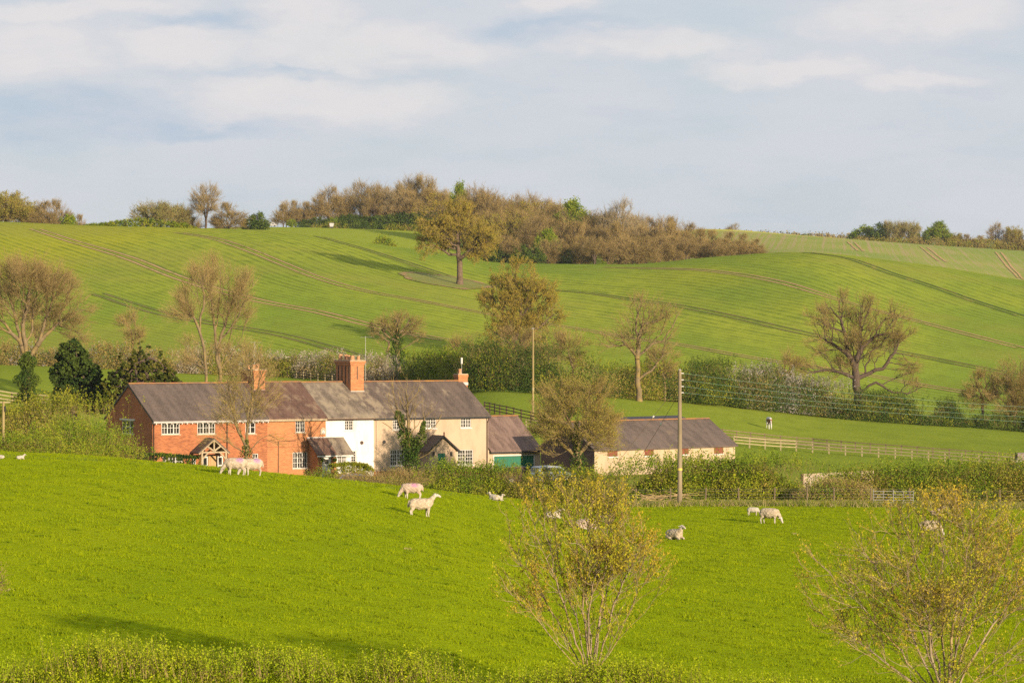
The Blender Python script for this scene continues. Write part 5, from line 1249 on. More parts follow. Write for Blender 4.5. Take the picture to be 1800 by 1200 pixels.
hedge('bramble_thicket', 'tangle of brambles and dead stems hiding the lower part of the concrete wall', [(1402, 888, 862), (1430, 888, 852), (1465, 888, 850), (1500, 888, 846), (1530, 888, 858)], 1.6, 12000, 0.11, [M_lf_hedge, M_lf_brown, M_lf_green], [3, 2, 2], 114, D=199, rough=0.3, twigs=1500, twl=1.0, twm=M_tw_y, cat='thicket', low=0.5)
# rough grass and dead stems under the wire fence
def tufts(name, pts, n, h, mats, seed, label, depth=1.2):
    rs = np.random.RandomState(seed); q = np.array([tuple(on(px, y, 170, 230))[:2] for px, y in pts]); dl = np.concatenate([[0], np.cumsum(np.linalg.norm(np.diff(q, axis=0), axis=1))])
    s = rs.uniform(0, dl[-1], n); x = np.interp(s, dl, q[:, 0])+rs.normal(size=n)*0.2; y = np.interp(s, dl, q[:, 1])+rs.normal(size=n)*depth; z = gz(x, y)
    A = np.stack([x, y, z-0.02], -1); Bv = A+np.stack([rs.normal(size=n)*h*0.35, rs.normal(size=n)*h*0.3, h*rs.uniform(0.4, 1.3, n)], -1)
    V, Fq = spikes(A, Bv, 0.022)
    o = mesh_np(name, [(V, Fq, np.repeat(rs.randint(0, len(mats), n), 1).repeat(1)[np.concatenate([np.arange(n)]*3)])], mats); o['kind'] = 'stuff'; o['label'] = label; return o
M_dead = simple('dead_grass', (0.34, 0.26, 0.13), (0.25, 0.19, 0.09), 2.0, 0.95)
tufts('rough_grass', [(1090, 889), (1250, 888), (1420, 889), (1600, 890), (1820, 892)], 16000, 0.38, [M_lf_hedge, M_lf_green, M_dead], 120, 'rough tussocky grass along the foot of the wire fence')

# back hedge line, from left to right; extra dark ivy leaves stand in for hedge shade
BH = [
 ('hedge', 'pinkish-grey leafless hedge at the foot of the crop hill, far left', [(-60, 640, 612), (0, 640, 606), (60, 642, 612), (130, 644, 616)], 3.5, 14000, [M_lf_brown, M_bl_blue, M_lf_olive], [3, 1, 1], None),
 ('hedge', 'pinkish-brown leafless hedge behind the dark yew', [(145, 645, 604), (200, 648, 612), (260, 652, 620), (310, 655, 616)], 3.5, 12000, [M_lf_brown, M_bl_blue, M_lf_olive], [4, 1, 1], None),
 ('blackthorn_hedge', 'hedge dusted with white blossom behind the left chimney', [(310, 655, 622), (360, 657, 618), (420, 660, 626), (480, 661, 624), (540, 664, 628), (600, 667, 630), (640, 670, 634)], 4.0, 34000, [M_blossom, M_lf_brown, M_lf_hedge], [4, 4, 2], None),
 ('blackthorn_bush', 'rounded white-blossomed bush just right of the massive middle chimney', [(640, 674, 640), (660, 674, 628), (685, 676, 638), (703, 678, 660)], 4.0, 16000, [M_blossom, M_lf_olive], [6, 1], 366),
 ('hedge', 'fresh green bushy hedge behind the cream cottage roof', [(705, 676, 650), (735, 678, 626), (770, 680, 632), (805, 682, 620), (838, 684, 640)], 5.0, 30000, [M_lf_green, M_lf_ivy, M_lf_hedge], [2, 3, 3], None),
 ('hedge', 'dark green hedge in shade below the big rounded oak', [(832, 685, 618), (870, 686, 610), (905, 687, 634), (940, 689, 625), (965, 690, 600), (992, 692, 622)], 6.0, 34000, [M_lf_ivy, M_lf_dark, M_lf_hedge], [5, 3, 2], None),
 ('hedge', 'ragged brown and green hedge between the thin pole and the leafless crooked oak', [(992, 692, 638), (1030, 694, 622), (1070, 697, 652), (1110, 700, 656), (1150, 702, 636), (1180, 704, 658)], 5.0, 22000, [M_lf_hedge, M_lf_olive, M_lf_brown, M_lf_ivy], [2, 2, 2, 4], None),
 ('hedge', 'dark green bushes behind the power pole top', [(1170, 703, 658), (1200, 706, 656), (1235, 709, 642), (1270, 712, 636), (1300, 716, 655)], 6.0, 30000, [M_lf_ivy, M_lf_hedge, M_lf_dark], [5, 2, 3], None),
 ('blackthorn_hedge', 'dark hedge topped with greyish white blossom, right of the power pole', [(1290, 715, 658), (1320, 718, 654), (1360, 722, 660), (1400, 727, 664), (1440, 731, 668), (1485, 736, 684)], 6.0, 40000, [M_bl_blue, M_lf_ivy, M_lf_dark, M_lf_brown], [2, 5, 3, 1], None),
 ('hedge', 'dark green hedge beneath the large spreading oak', [(1480, 736, 688), (1520, 739, 696), (1560, 742, 694), (1600, 744, 704), (1622, 746, 722)], 5.0, 22000, [M_lf_ivy, M_lf_hedge, M_lf_dark], [5, 2, 3], None),
 ('bush', 'small dark two-stemmed bush alone in the gap of the far hedge', [(1645, 745, 712), (1662, 746, 704), (1678, 747, 708), (1690, 748, 715)], 3.0, 7000, [M_lf_ivy, M_lf_dark], [2, 2], None),
 ('hedge', 'low dark hedge bottom running out to the right edge of the photo', [(1610, 746, 738), (1690, 749, 740), (1740, 754, 732), (1800, 758, 724), (1860, 761, 728)], 4.0, 22000, [M_lf_ivy, M_lf_dark, M_lf_hedge], [4, 3, 1], None),
]
for i, (nm, lb, pts_, wd, n_, ms, fr_, Dx) in enumerate(BH):
    hedge(nm, lb, pts_, wd, n_, 0.17, ms, fr_, 200+i, d=(325, 428) if Dx is None else None, D=Dx, rough=0.30, twigs=n_//22, twl=1.2, twm=M_tw_br, sprays=n_//110, step=2.2, spread=0.13, cat='bush' if 'bush' in nm else 'hedge', twr=0.013)
# slender saplings sticking out of the back hedge
sap = grow(301, [(0, 0, -0.1), (0.1, 0, 1.6), (0.0, 0, 3.0)], [[(0, 0, 1.8), (0.7, 0, 3.4)], [(0, 0, 2.4), (-0.7, 0.2, 4.0)]], [(0, 0, 4.2, 1.9, 1.7, 2.2)], 240, 0.10)
sapo = tree_obj('hawthorn_sapling', 'thin bare sapling in the gap left of the big rounded oak', 'tree', ground(818, 360), sap, M_bark_y, M_tw_br, M_lf_olive, dict(per=3, length=0.7, rad=0.011, sub=3, leaf=0.08, nleaf=0.3), scale=1.05)
def recopy(src, label, px, D, sc, rz, group=None, cat=None):
    c = copy_tree(src); c.location = ground(px, D); c.scale = sc if hasattr(sc, '__len__') else (sc,)*3; c.rotation_euler = (0, 0, rz); c['label'] = label
    if group: c['group'] = group
    elif 'group' in c: del c['group']
    return c
for px, D_, sc, lb in ((1007, 352, 1.25, 'thin bare sapling in the hedge, left of the leafless crooked oak'), (1168, 356, 1.2, 'thin bare sapling in the hedge directly right of the leafless crooked oak'), (965, 372, 1.2, 'pink-tinged bare sapling just right of the big rounded oak'),
                       (1385, 392, 1.3, 'bare sapling rising from the greyish blossom hedge, left of the spreading oak'), (62, 395, 1.3, 'bare sapling in the far hedge beside the large reddish bare tree'), (232, 380, 1.3, 'bare sapling in the far hedge above the yew')):
    recopy(sapo, lb, px, D_, sc, px*0.7)

# ---------------------------------------------------------------- skyline: hedges, woods, single trees
hedge('hedge', 'long rounded green hedge on the skyline at the left, below the bare trees', [(150, 398, 396), (180, 402, 392), (215, 404, 386), (250, 404, 384), (290, 405, 387), (325, 405, 393), (345, 406, 401)], 4.0, 16000, 0.24, [M_lf_hedge, M_lf_green, M_lf_ivy], [3, 2, 1], 251, D=[694, 692, 690, 690, 690, 690, 690], rough=0.08, step=3)
hedge('hedge', 'thin dark hedge along the top of the upper pasture, in front of the ridge wood', [(520, 402, 396), (600, 400, 391), (680, 401, 392), (745, 404, 396)], 2.5, 9000, 0.25, [M_lf_ivy, M_lf_hedge, M_lf_brown], [3, 2, 1], 252, D=940, rough=0.1, step=3)
hedge('bush', 'low green thicket in the upper pasture, left of the lone oak', [(655, 425, 419), (668, 427, 414), (684, 429, 418), (696, 431, 424)], 3.0, 3500, 0.3, [M_lf_green, M_lf_hedge], [1, 1], 253, D=790, rough=0.3, cat='bush', step=2)
protos = {}
def proto(key, name, seed, env, trunk, limbs, n, R0, barkm, twigm, leafm, tw, power=2.1):
    g = grow(seed, trunk, limbs, env, n, R0, 0.35, 0.10, 0.022, power)
    o = tree_obj(name, 'x', 'tree', (0, 0, 0), g, barkm, twigm, leafm, tw)
    protos[key] = [o, max(v[2]+v[5] for v in env)*1.04, name, False]
V3 = lambda *a: [tuple(x) for x in a]
FT = dict(per=3, length=1.5, rad=0.019, sub=5, leaf=0.12, nleaf=0.16, upb=0.45, rsel=0.08)
proto('bare', 'bare_tree', 401, [(0, 0, 11, 5.2, 5, 5.0), (-2, 0, 8.5, 4, 4, 3.2), (2.2, 0, 9, 3.6, 4, 3.4)], V3((0, 0, -0.3), (0, 0, 2.5), (0.2, 0, 4.2)), [V3((0, 0, 3.5), (-1.6, 0, 6.5), (-2.5, 0, 10)), V3((0, 0, 4.2), (1.8, 0, 7.5), (2.4, 0, 11)), V3((0, 0, 4.2), (0.2, 0.8, 9), (0, 0, 13))], 620, 0.34, M_bark_d, M_tw_br, M_lf_brown, FT)
proto('bare2', 'bare_tree', 402, [(0, 0, 10, 4.4, 5, 5.5), (-1, 0, 13, 3, 3, 3)], V3((0, 0, -0.3), (0.3, 0, 3)), [V3((0.3, 0, 3), (-1.2, 0.5, 8), (-1.4, 0, 13)), V3((0.3, 0, 3), (1.8, -0.5, 7), (2.6, 0, 12)), V3((0.3, 0, 3), (0.6, 0, 9), (1, 0, 14))], 420, 0.26, M_bark_y, M_tw_gr, M_lf_brown, dict(FT, nleaf=0.15))
proto('tall', 'bare_tree', 403, [(0, 0, 12, 3.2, 3.5, 6.5), (0.8, 0, 8, 3.0, 3, 4)], V3((0, 0, -0.3), (0.2, 0, 4), (0, 0, 8)), [V3((0.2, 0, 4), (-1, 0, 9), (-1.5, 0, 14)), V3((0.2, 0, 5), (1.4, 0, 10), (1.5, 0, 15))], 420, 0.24, M_bark_y, M_tw_y, M_lf_brown, dict(FT, nleaf=0.25))
proto('olive', 'oak_tree', 404, [(0, 0, 8.5, 5.5, 5, 4.5), (-2.5, 0, 7, 4, 4, 3.5), (2.6, 0, 7.5, 3.8, 4, 3.6)], V3((0, 0, -0.3), (0, 0, 2.8)), [V3((0, 0, 2.5), (-2.5, 0, 5.5), (-4, 0, 8)), V3((0, 0, 2.8), (2.4, 0, 6), (4, 0, 8.5)), V3((0, 0, 2.8), (0.2, 0, 7), (0, 0, 11))], 620, 0.34, M_bark_o, M_tw_y, M_lf_olive, dict(FT, leaf=0.26, nleaf=0.8))
proto('green', 'sycamore', 405, [(0, 0, 8.5, 4.2, 4, 4.2), (-1.8, 0, 6.5, 3, 3, 3), (1.8, 0, 7, 3, 3, 3)], V3((0, 0, -0.3), (0, 0, 3)), [], 460, 0.26, M_bark_o, M_tw_y, M_lf_green, dict(FT, leaf=0.34, nleaf=1.4))
proto('willow', 'willow', 406, [(0, 0, 6.0, 6.2, 5, 3.4), (-3.5, 0, 5, 3.4, 3, 2.8), (3.5, 0, 5.2, 3.4, 3, 2.8)], V3((0, 0, -0.3), (0, 0, 1.2)), [V3((0, 0, 1.2), (-3, 0, 4), (-5, 0, 6)), V3((0, 0, 1.2), (3, 0, 4), (5, 0, 6)), V3((0, 0, 1.2), (0, 0, 5), (0, 0, 8))], 620, 0.25, M_bark, M_tw_y, M_lf_willow, dict(FT, leaf=0.20, nleaf=0.8))
proto('thick', 'thorn_tree', 407, [(0, 0, 4.6, 3.8, 3.6, 3.8), (-1.5, 0, 3.2, 2.8, 3, 2.8), (1.6, 0, 3.4, 2.8, 3, 2.8)], V3((0, 0, -0.3), (0, 0, 1.4)), [V3((0, 0, 1.0), (-1.4, 0, 4)), V3((0, 0, 1.4), (1.2, 0, 4.5))], 600, 0.20, M_bark_d, M_tw_br, M_lf_brown, dict(FT, length=1.2, leaf=0.13, nleaf=0.3))
def dproto(key, name, seed, env, leafm, n, size):
    rs = np.random.RandomState(seed)
    g = grow(seed, [(0, 0, -0.2), (0, 0, env[0][2]*0.6)], [], env, 160, 0.2)
    o = thing(name, 'x', 'tree', (0, 0, 0)); mesh_np('trunk', skeleton_parts(g), [M_bark_d], o, True)
    C = np.repeat(sample_env(rs, env, n//20), 20, 0); C = C+rs.normal(size=C.shape)*env[0][3]*0.10; C[:, 2] = np.maximum(C[:, 2], 0.1)
    V, Fq = leaves(rs, C, size, 0.75); mesh_np('crown', [(V, Fq, 0)], [leafm], o)
    protos[key] = [o, max(v[2]+v[5] for v in env), name, False]
dproto('dark', 'holly_tree', 408, [(0, 0, 4.2, 4.2, 4, 4.0), (1.5, 0, 3.2, 3.4, 3, 3.1), (-1.6, 0, 3.0, 3.2, 3, 2.9)], M_lf_ivy, 7000, 0.42)
dproto('dgreen', 'hawthorn_tree', 409, [(0, 0, 4.0, 4.4, 4, 3.9), (2.0, 0, 3.0, 3.0, 3, 2.8)], M_lf_green, 6000, 0.40)
def plant(key, px, yt, D, label, group=None, wf=1.0):
    pr = protos[key]; o, h0 = pr[0], pr[1]
    if pr[3]: o = copy_tree(o)
    pr[3] = True
    g = ground(px, D); h = P(px, yt, D).z-g.z; s = max(h, 1.0)/h0
    o.location = (g.x, g.y, g.z-0.1); o.scale = (s*wf, s*wf, s); o.rotation_euler = (0, 0, (px*1.37+D) % 6.28); o['label'] = label
    if group: o['group'] = group
    elif 'group' in o: del o['group']
    return o
# left skyline
plant('olive', 12, 333, 758, 'broad olive-leaved oak on the skyline at the left edge of the photo', wf=1.25)
plant('olive', 52, 352, 762, 'smaller olive oak on the skyline, second tree from the left edge', wf=1.0)
plant('thick', 78, 358, 760, 'reddish bare tree right of the two olive oaks at the left edge', wf=1.3)
plant('thick', 100, 356, 764, 'thin reddish bare tree sloping down the left skyline, before the last low shrub', wf=1.0)
plant('dgreen', 120, 374, 760, 'low yellowish shrub ending the tree row on the left skyline', wf=0.8)
plant('thick', 138, 380, 770, 'lowest brown shrub on the left skyline before the open gap', wf=0.9)
plant('willow', 268, 353, 735, 'pale green spreading willow behind the skyline hedge', wf=1.0)
plant('willow', 315, 358, 742, 'slimmer pale willow touching the tallest bare skyline tree', wf=0.7)
plant('bare', 362, 318, 740, 'tallest bare spreading tree on the left skyline', wf=1.05)
plant('thick', 402, 360, 745, 'pinkish bare thorn right of the tallest left skyline tree', wf=1.5)
plant('thick', 335, 372, 748, 'small brown thorn at the foot of the tallest left skyline tree', wf=1.3)
plant('dark', 455, 370, 760, 'round dark green bush tree alone on the skyline left of the ridge wood', wf=0.95)
plant('dgreen', 436, 380, 765, 'small brownish bush pressed against the round dark green one', wf=0.7)
# ridge wood, back rank and front rank
GB = 'trees of the ridge wood'
back = [('bare2', 503, 350), ('thick', 520, 356), ('bare', 548, 356), ('bare', 577, 322), ('bare2', 612, 330), ('bare', 640, 313), ('bare', 672, 318), ('tall', 700, 318), ('bare', 722, 305), ('tall', 738, 303), ('tall', 757, 308), ('bare', 785, 340),
        ('bare', 845, 320), ('bare', 868, 330), ('olive', 895, 352), ('bare', 922, 334), ('bare', 948, 342), ('bare', 975, 350), ('bare2', 1000, 362), ('bare', 1030, 370), ('bare', 1062, 372), ('bare', 1100, 374), ('bare', 1130, 372), ('bare', 1158, 376), ('thick', 1185, 388), ('thick', 1212, 398)]
def ridgeD(px): return 965 if px < 800 else (880 if px < 960 else 830)
for k, px, yt in back:
    side = 'left of the green sycamore' if px < 800 else 'right of the green sycamore'
    kn = {'bare': 'brown branching tree', 'bare2': 'open grey-twigged tree', 'tall': 'tall slender tree', 'thick': 'dense brown thorn tree', 'olive': 'olive-leaved oak'}[k]
    plant(k, px, yt, ridgeD(px)+((px*7) % 23)-11, '%s topping the ridge wood %s' % (kn, side) if k != 'olive' else 'olive-leaved oak at the top of the ridge wood', GB, wf=1.05)
plant('green', 808, 330, 885, 'bright green-topped sycamore standing out of the bare ridge wood', wf=0.55)
plant('green', 822, 356, 880, 'lower green tree under the bright green-topped sycamore', wf=0.5)
plant('green', 1012, 362, 826, 'round yellow-green tree crown near the middle of the ridge wood top', wf=1.0)
o_ = plant('bare2', 1088, 346, 812, 'dark leafless stag-headed tree rising alone above the ridge wood', wf=1.0)
for px, yt, k in ((535, 384, 'dark'), (560, 380, 'dark'), (575, 383, 'dark'), (590, 380, 'dgreen'), (604, 376, 'dark'), (618, 374, 'dark'), (632, 378, 'dark'), (645, 378, 'dark'), (662, 376, 'dark'), (693, 374, 'dark'), (718, 372, 'dark'), (743, 370, 'dark'), (766, 368, 'dark'), (680, 378, 'dark'), (705, 374, 'dark'), (730, 372, 'dark'), (755, 368, 'dark'), (778, 372, 'dark')):
    plant(k, px, yt, 948, 'one of the dark evergreens along the ridge wood foot above the upper pasture', GB+' undergrowth', wf=1.5)
plant('dgreen', 512, 384, 945, 'blossoming low thorn at the left end of the ridge wood', wf=1.3)
fill = [('thick', 498, 362), ('thick', 535, 358), ('bare', 562, 345), ('thick', 590, 350), ('bare', 600, 338), ('thick', 625, 352), ('bare', 657, 328), ('thick', 662, 348), ('bare2', 685, 326), ('thick', 690, 350), ('bare', 712, 330), ('thick', 728, 345), ('thick', 748, 338), ('bare', 770, 326), ('thick', 775, 345), ('bare', 800, 345), ('thick', 815, 362), ('bare', 832, 335), ('bare', 858, 335), ('bare', 908, 342), ('olive', 935, 352), ('bare', 962, 352), ('bare2', 1112, 372), ('bare', 1045, 366)]
for k, px, yt in fill:
    kn = {'bare': 'brown branching trees', 'bare2': 'grey-twigged trees', 'thick': 'brown thorns', 'olive': 'olive-leaved oaks'}[k]
    plant(k, px, yt, ridgeD(px)-14+(px % 9), 'one of the %s packed between the taller trees of the ridge wood' % kn, GB, wf=1.2)
mid = [('bare', 862, 362), ('olive', 888, 372), ('thick', 912, 380), ('bare', 940, 372), ('green', 962, 408), ('bare', 985, 378), ('thick', 1010, 396), ('bare', 1035, 388), ('bare', 1065, 392), ('thick', 1090, 398), ('bare', 1120, 390), ('bare', 1150, 396),
       ('thick', 1175, 398), ('bare', 1200, 402), ('thick', 1228, 406), ('thick', 1255, 408), ('thick', 1282, 411), ('thick', 1308, 414), ('thick', 1330, 422)]
for k, px, yt in mid:
    if k == 'green': plant(k, px, yt, 768, 'fresh green tree low in the ridge wood, right of the round oak', wf=1.0); continue
    if k == 'olive': plant(k, px, yt, 790, 'bronze-green oak in the ridge wood, right of the lone oak crown', wf=1.1); continue
    kn = {'bare': 'bare brown branching trees', 'thick': 'dense brown thorn trees'}[k]
    plant(k, px, yt, 780+(px % 17), 'one of the %s in the middle rank of the ridge wood' % kn, GB, wf=1.15)
front = [('dark', 872, 425), ('bare', 893, 408), ('dark', 915, 428), ('dark', 940, 432), ('thick', 955, 425), ('bare', 978, 416), ('dark', 1000, 436), ('thick', 1022, 420), ('bare', 1045, 412), ('bare', 1068, 420), ('bare', 1092, 412), ('thick', 1112, 428), ('thick', 1135, 420), ('bare', 1160, 412), ('thick', 1184, 420), ('bare', 1206, 414), ('thick', 1230, 420), ('bare', 1252, 419), ('thick', 1276, 422), ('thick', 1300, 424), ('thick', 1322, 426)]
for k, px, yt in front:
    kn = {'bare': 'crooked bare trees', 'thick': 'dense brown thorns', 'dark': 'dark evergreen bushes'}[k]
    plant(k, px, yt, 742+(px % 11), 'one of the %s along the front edge of the ridge wood' % kn, GB, wf=1.2)
plant('dgreen', 1062, 458, 716, 'tiny bright green bush at the front foot of the ridge wood', wf=1.4)
# right skyline
for k, px, yt, lb, wf in (('dgreen', 1520, 393, 'small grey-green tree, leftmost of the right skyline clump', 1.2), ('dark', 1548, 389, 'dark green tree, second from the left in the right skyline clump', 0.9), ('willow', 1573, 388, 'pale green tree in the middle of the right skyline clump', 0.7),
                          ('willow', 1600, 389, 'pale bushy tree left of the bright yellow-green one on the right skyline', 0.8), ('dark', 1617, 407, 'low dark bush tree below the pale ones on the right skyline', 1.4), ('green', 1648, 393, 'bright yellow-green rounded tree on the right skyline', 1.3),
                          ('tall', 1557, 386, 'slender bare tree rising from the right skyline clump', 0.8), ('olive', 1675, 408, 'olive hedge tree right of the bright yellow-green one on the right skyline', 1.2), ('thick', 1700, 414, 'brown hedge thorn on the right skyline, halfway to the edge', 1.5), ('thick', 1722, 416, 'reddish thorn left of the bare vase-shaped tree on the right skyline', 1.3),
                          ('bare', 1750, 388, 'bare vase-shaped tree near the right edge of the skyline', 0.9), ('olive', 1784, 396, 'orange-brown oak, rightmost tree on the skyline', 0.8), ('thick', 1770, 414, 'brown thorn between the last two trees on the right skyline', 1.6), ('dark', 1675, 425, 'dark bush in the far hedge below the olive hedge tree', 1.8), ('dark', 1780, 428, 'dark bush in the far hedge at the right edge', 1.5), ('thick', 1808, 414, 'brown thorn cut by the right edge of the photo on the skyline', 1.8)):
    plant(k, px, yt, 1262+(px % 13), lb, wf=wf)
hedge('hedge', 'long brown far hedge under the right skyline trees', [(1500, 426, 418), (1600, 433, 420), (1700, 438, 421), (1800, 445, 424), (1850, 446, 424)], 5.0, 16000, 0.40, [M_lf_brown, M_lf_hedge, M_lf_olive], [4, 2, 2], 254, D=1258, rough=0.25, step=6)
hedge('distant_wood', 'hazy purplish-brown strip of woodland on the far horizon', [(1195, 420, 408), (1260, 420, 406), (1290, 421, 404), (1340, 421, 408), (1400, 423, 410), (1450, 425, 411), (1530, 428, 414), (1700, 440, 424), (1850, 446, 430)], 30.0, 26000, 1.1, [M_lf_brown, M_lf_olive, M_lf_ivy], [6, 1, 2], 255, D=2150, rough=0.18, step=18, kind='stuff')
plant('bare2', 1289, 391, 2000, 'tiny grey tree alone on the far horizon right of the ridge wood', wf=1.3)
plant('thick', 1282, 400, 1262, 'small brown bush on the yellow crop crest right of the ridge wood', wf=1.6)
# ---------------------------------------------------------------- fences, poles, walls
M_rail_l = simple('weathered_light_rail', (0.33, 0.27, 0.15), (0.25, 0.20, 0.11), 3.0, 0.9, stretch=(1, 1, 1))
M_rail_d = simple('creosoted_dark_rail', (0.085, 0.05, 0.03), (0.055, 0.035, 0.022), 3.0, 0.9)
M_post_b = simple('brown_post', (0.19, 0.14, 0.08), (0.12, 0.085, 0.05), 4.0, 0.9)
M_pole = simple('telegraph_pole_wood', (0.26, 0.205, 0.125), (0.17, 0.13, 0.08), 3.0, 0.9, stretch=(1, 1, 0.15), b2=(0.14, 0.11, 0.07), s2=0.7)
M_pole_y = simple('mossy_pole_wood', (0.28, 0.215, 0.09), (0.20, 0.15, 0.065), 3.0, 0.9, stretch=(1, 1, 0.15))
M_wire_g = simple('green_sheathed_wire', (0.16, 0.26, 0.19), (0.14, 0.23, 0.17), 1.0, 0.5)
M_wire = simple('steel_wire', (0.25, 0.22, 0.20), (0.2, 0.18, 0.16), 1.0, 0.5)
def path3(pts, d, step):
    q = []
    for px, y in pts:
        g = on(px, y, *d); q.append((g.x, g.y))
    q = np.array(q); dl = np.concatenate([[0], np.cumsum(np.linalg.norm(np.diff(q, axis=0), axis=1))]); n = max(1, round(dl[-1]/step)); s = np.linspace(0, dl[-1], n+1)
    x = np.interp(s, dl, q[:, 0]); y = np.interp(s, dl, q[:, 1]); return np.stack([x, y, gz(x, y)], -1)
def rail_fence(name, label, pts, d, step=1.9, h=1.2, rails=(0.4, 0.75, 1.1), mat=None, pm=None, thick=0.10, cat='fence', off=0.0):
    W_ = path3(pts, d, step); W_[:, 1] += off; W_[:, 2] = gz(W_[:, 0], W_[:, 1])
    t = thing(name, label, cat, tuple(W_[len(W_)//2])); o0 = W_[len(W_)//2]
    ang = math.atan2(*(W_[-1]-W_[0])[[1, 0]])
    pm_ = MB().box(-0.06, 0.06, -0.055, 0.055, -0.15, h).build('post', pm or mat, t); pm_.location = tuple(W_[0]-o0); pm_.rotation_euler.z = ang
    for p in W_[1:]:
        c = pm_.copy(); COL.objects.link(c); c.parent = t; c.location = tuple(p-o0)
    for r_ in rails:
        mb = MB(); n_ = np.array([math.sin(ang), -math.cos(ang), 0])*0.09
        for i in range(len(W_)-1):
            a = W_[i]-o0+n_; b = W_[i+1]-o0+n_; mb.beam((a[0], a[1], a[2]+r_), (b[0], b[1], b[2]+r_), 0.04, thick)
        mb.build('rail', mat, t)
    return t
rail_fence('post_and_rail_fence', 'pale wooden rail fence running to the right edge, nearer of the two in the paddock', [(1290, 785), (1400, 793), (1500, 801), (1600, 808), (1700, 816), (1782, 822)], (285, 360), 1.85, 1.2, (0.45, 0.78, 1.12), M_rail_l)
rail_fence('post_and_rail_fence', 'darker post and rail fence close behind the pale one in the paddock', [(1272, 774), (1350, 782), (1430, 789), (1520, 797), (1640, 806), (1790, 817)], (290, 370), 1.85, 1.15, (0.4, 0.72, 1.05), M_post_b, M_post_b, off=1.6)  # same wood as the pale fence; its shade is painted as darker brown
rail_fence('post_and_rail_fence', 'dark post and rail fence below the white-blossomed hedge, left of the massive chimney', [(440, 658), (480, 661), (520, 665), (560, 670), (596, 675)], (300, 400), 1.9, 1.2, (0.4, 0.75, 1.1), M_rail_d, M_rail_l)
rail_fence('post_and_rail_fence', 'dark post and rail fence rising behind the garage roof', [(852, 724), (880, 730), (915, 738), (950, 746)], (280, 360), 1.9, 1.2, (0.4, 0.75, 1.1), M_rail_d, M_rail_d)
rail_fence('post_and_rail_fence', 'pale rail fence glimpsed behind the orange-twigged tree by the garage', [(925, 756), (960, 760), (1000, 762), (1060, 764)], (276, 350), 1.9, 1.2, (0.45, 0.78, 1.12), M_rail_l)
rail_fence('post_and_rail_fence', 'short pale rail fence at the left edge beside the ivy-covered trunk', [(-30, 708), (20, 709), (60, 711), (95, 714)], (240, 340), 2.6, 1.2, (0.35, 0.75, 1.15), M_rail_l, M_rail_d, thick=0.13)

def wire_fence():
    pxs = [1062, 1118, 1179, 1240, 1299, 1361, 1419, 1466, 1530, 1600, 1680, 1758, 1830]
    W_ = np.array([tuple(ground(p, 191.5)) for p in pxs]); o0 = W_[6]
    t = thing('wire_fence', 'thin wire stock fence on wooden stakes along the far side of the meadow', 'fence', tuple(o0))
    p0 = MB().tube([(0, 0, -0.2), (0, 0, 1.15)], [0.055, 0.05], 7).build('post', M_post_b, t); p0.location = tuple(W_[0]-o0)
    for i, p in enumerate(W_[1:]):
        c = p0.copy(); COL.objects.link(c); c.parent = t; c.location = tuple(p-o0); c.rotation_euler = (0.03*math.sin(i*2.1), 0.04*math.sin(i*3.7), 0)
    for z in (0.15, 0.32, 0.5, 0.7, 0.92, 1.05):
        mb = MB(); mb.tube([(p-o0)+np.array([0, -0.06, z]) for p in W_], 0.0035, 4); mb.build('wire', M_wire, t)
wire_fence()

# power pole with four wires and stays
pf = ground(1195, 189.5); ph = P(1195, 650, 189.5).z-pf.z
t = thing('power_pole', 'tall wooden power pole at the edge of the meadow carrying four green wires', 'utility pole', tuple(pf))
MB().tube([(0, 0, -0.4), (0, 0, ph*0.5), (0, 0, ph)], [0.17, 0.145, 0.11], 12).build('pole', M_pole, t, True)
MB().tube([(0, 0, 2.35), (0, 0, 2.5)], 0.168, 12).build('band', simple('yellow_band', (0.55, 0.42, 0.08), None, 3, 0.6), t)
M_ins = simple('white_insulator', (0.65, 0.62, 0.58), None, 3, 0.3)
WY = []
for i, yy in enumerate((656, 667.5, 679, 690)):
    z = P(1195, yy, 189.5).z-pf.z; WY.append(z)
    MB().tube([(0.10, -0.02, z), (0.26, -0.02, z)], 0.035, 8).build('insulator', M_ins, t)
MB().tube([(0, 0, ph), (0, 0, ph+0.06)], [0.12, 0.02], 8).build('cap', M_lead, t)
pf2 = ground(2180, 214.0)
def wires():
    X2, Y2 = pf2.x, pf2.y
    for i, (z, yb, ye) in enumerate(zip(WY, (679, 690, 700, 709), (714.5, 723, 732, 741))):
        # parabola through the three levels seen: at the pole, px 1380 and px 1800
        def world(px, y):
            tq = (px-1195)/(2180-1195); 
            Yd = 189.5+(214-189.5)*tq; return P(px, y, Yd)
        a = Vector((pf.x+0.24, pf.y-0.02, pf.z+z)); m = world(1380, yb-0.5); b = world(1800, ye)
        s = lambda v: (v.x-a.x)/(X2-a.x)
        A_ = np.array([[s(m), s(m)**2], [s(b), s(b)**2]]); cf = np.linalg.solve(A_, [m.z-a.z, b.z-a.z])
        pts_ = [(a.x+(X2-a.x)*q, a.y+(Y2-a.y)*q, a.z+cf[0]*q+cf[1]*q*q) for q in np.linspace(0, 1, 40)]
        o0 = a; w_ = MB().tube([(p[0]-o0.x, p[1]-o0.y, p[2]-o0.z) for p in pts_], 0.0075, 5).build('power_line', M_wire_g); w_.location = tuple(o0)
        tag(w_, ('topmost', 'second from top', 'third from top', 'lowest')[i]+' green wire running right from the power pole', 'power line', 'wires of the power pole')
        yield pts_[-1]
ends = list(wires())
t2_ = copy_tree(t); t2_.location = (pf2.x-0.24, pf2.y, ends[0][2]-WY[0]); t2_['label'] = 'next wooden power pole of the line, out to the right'
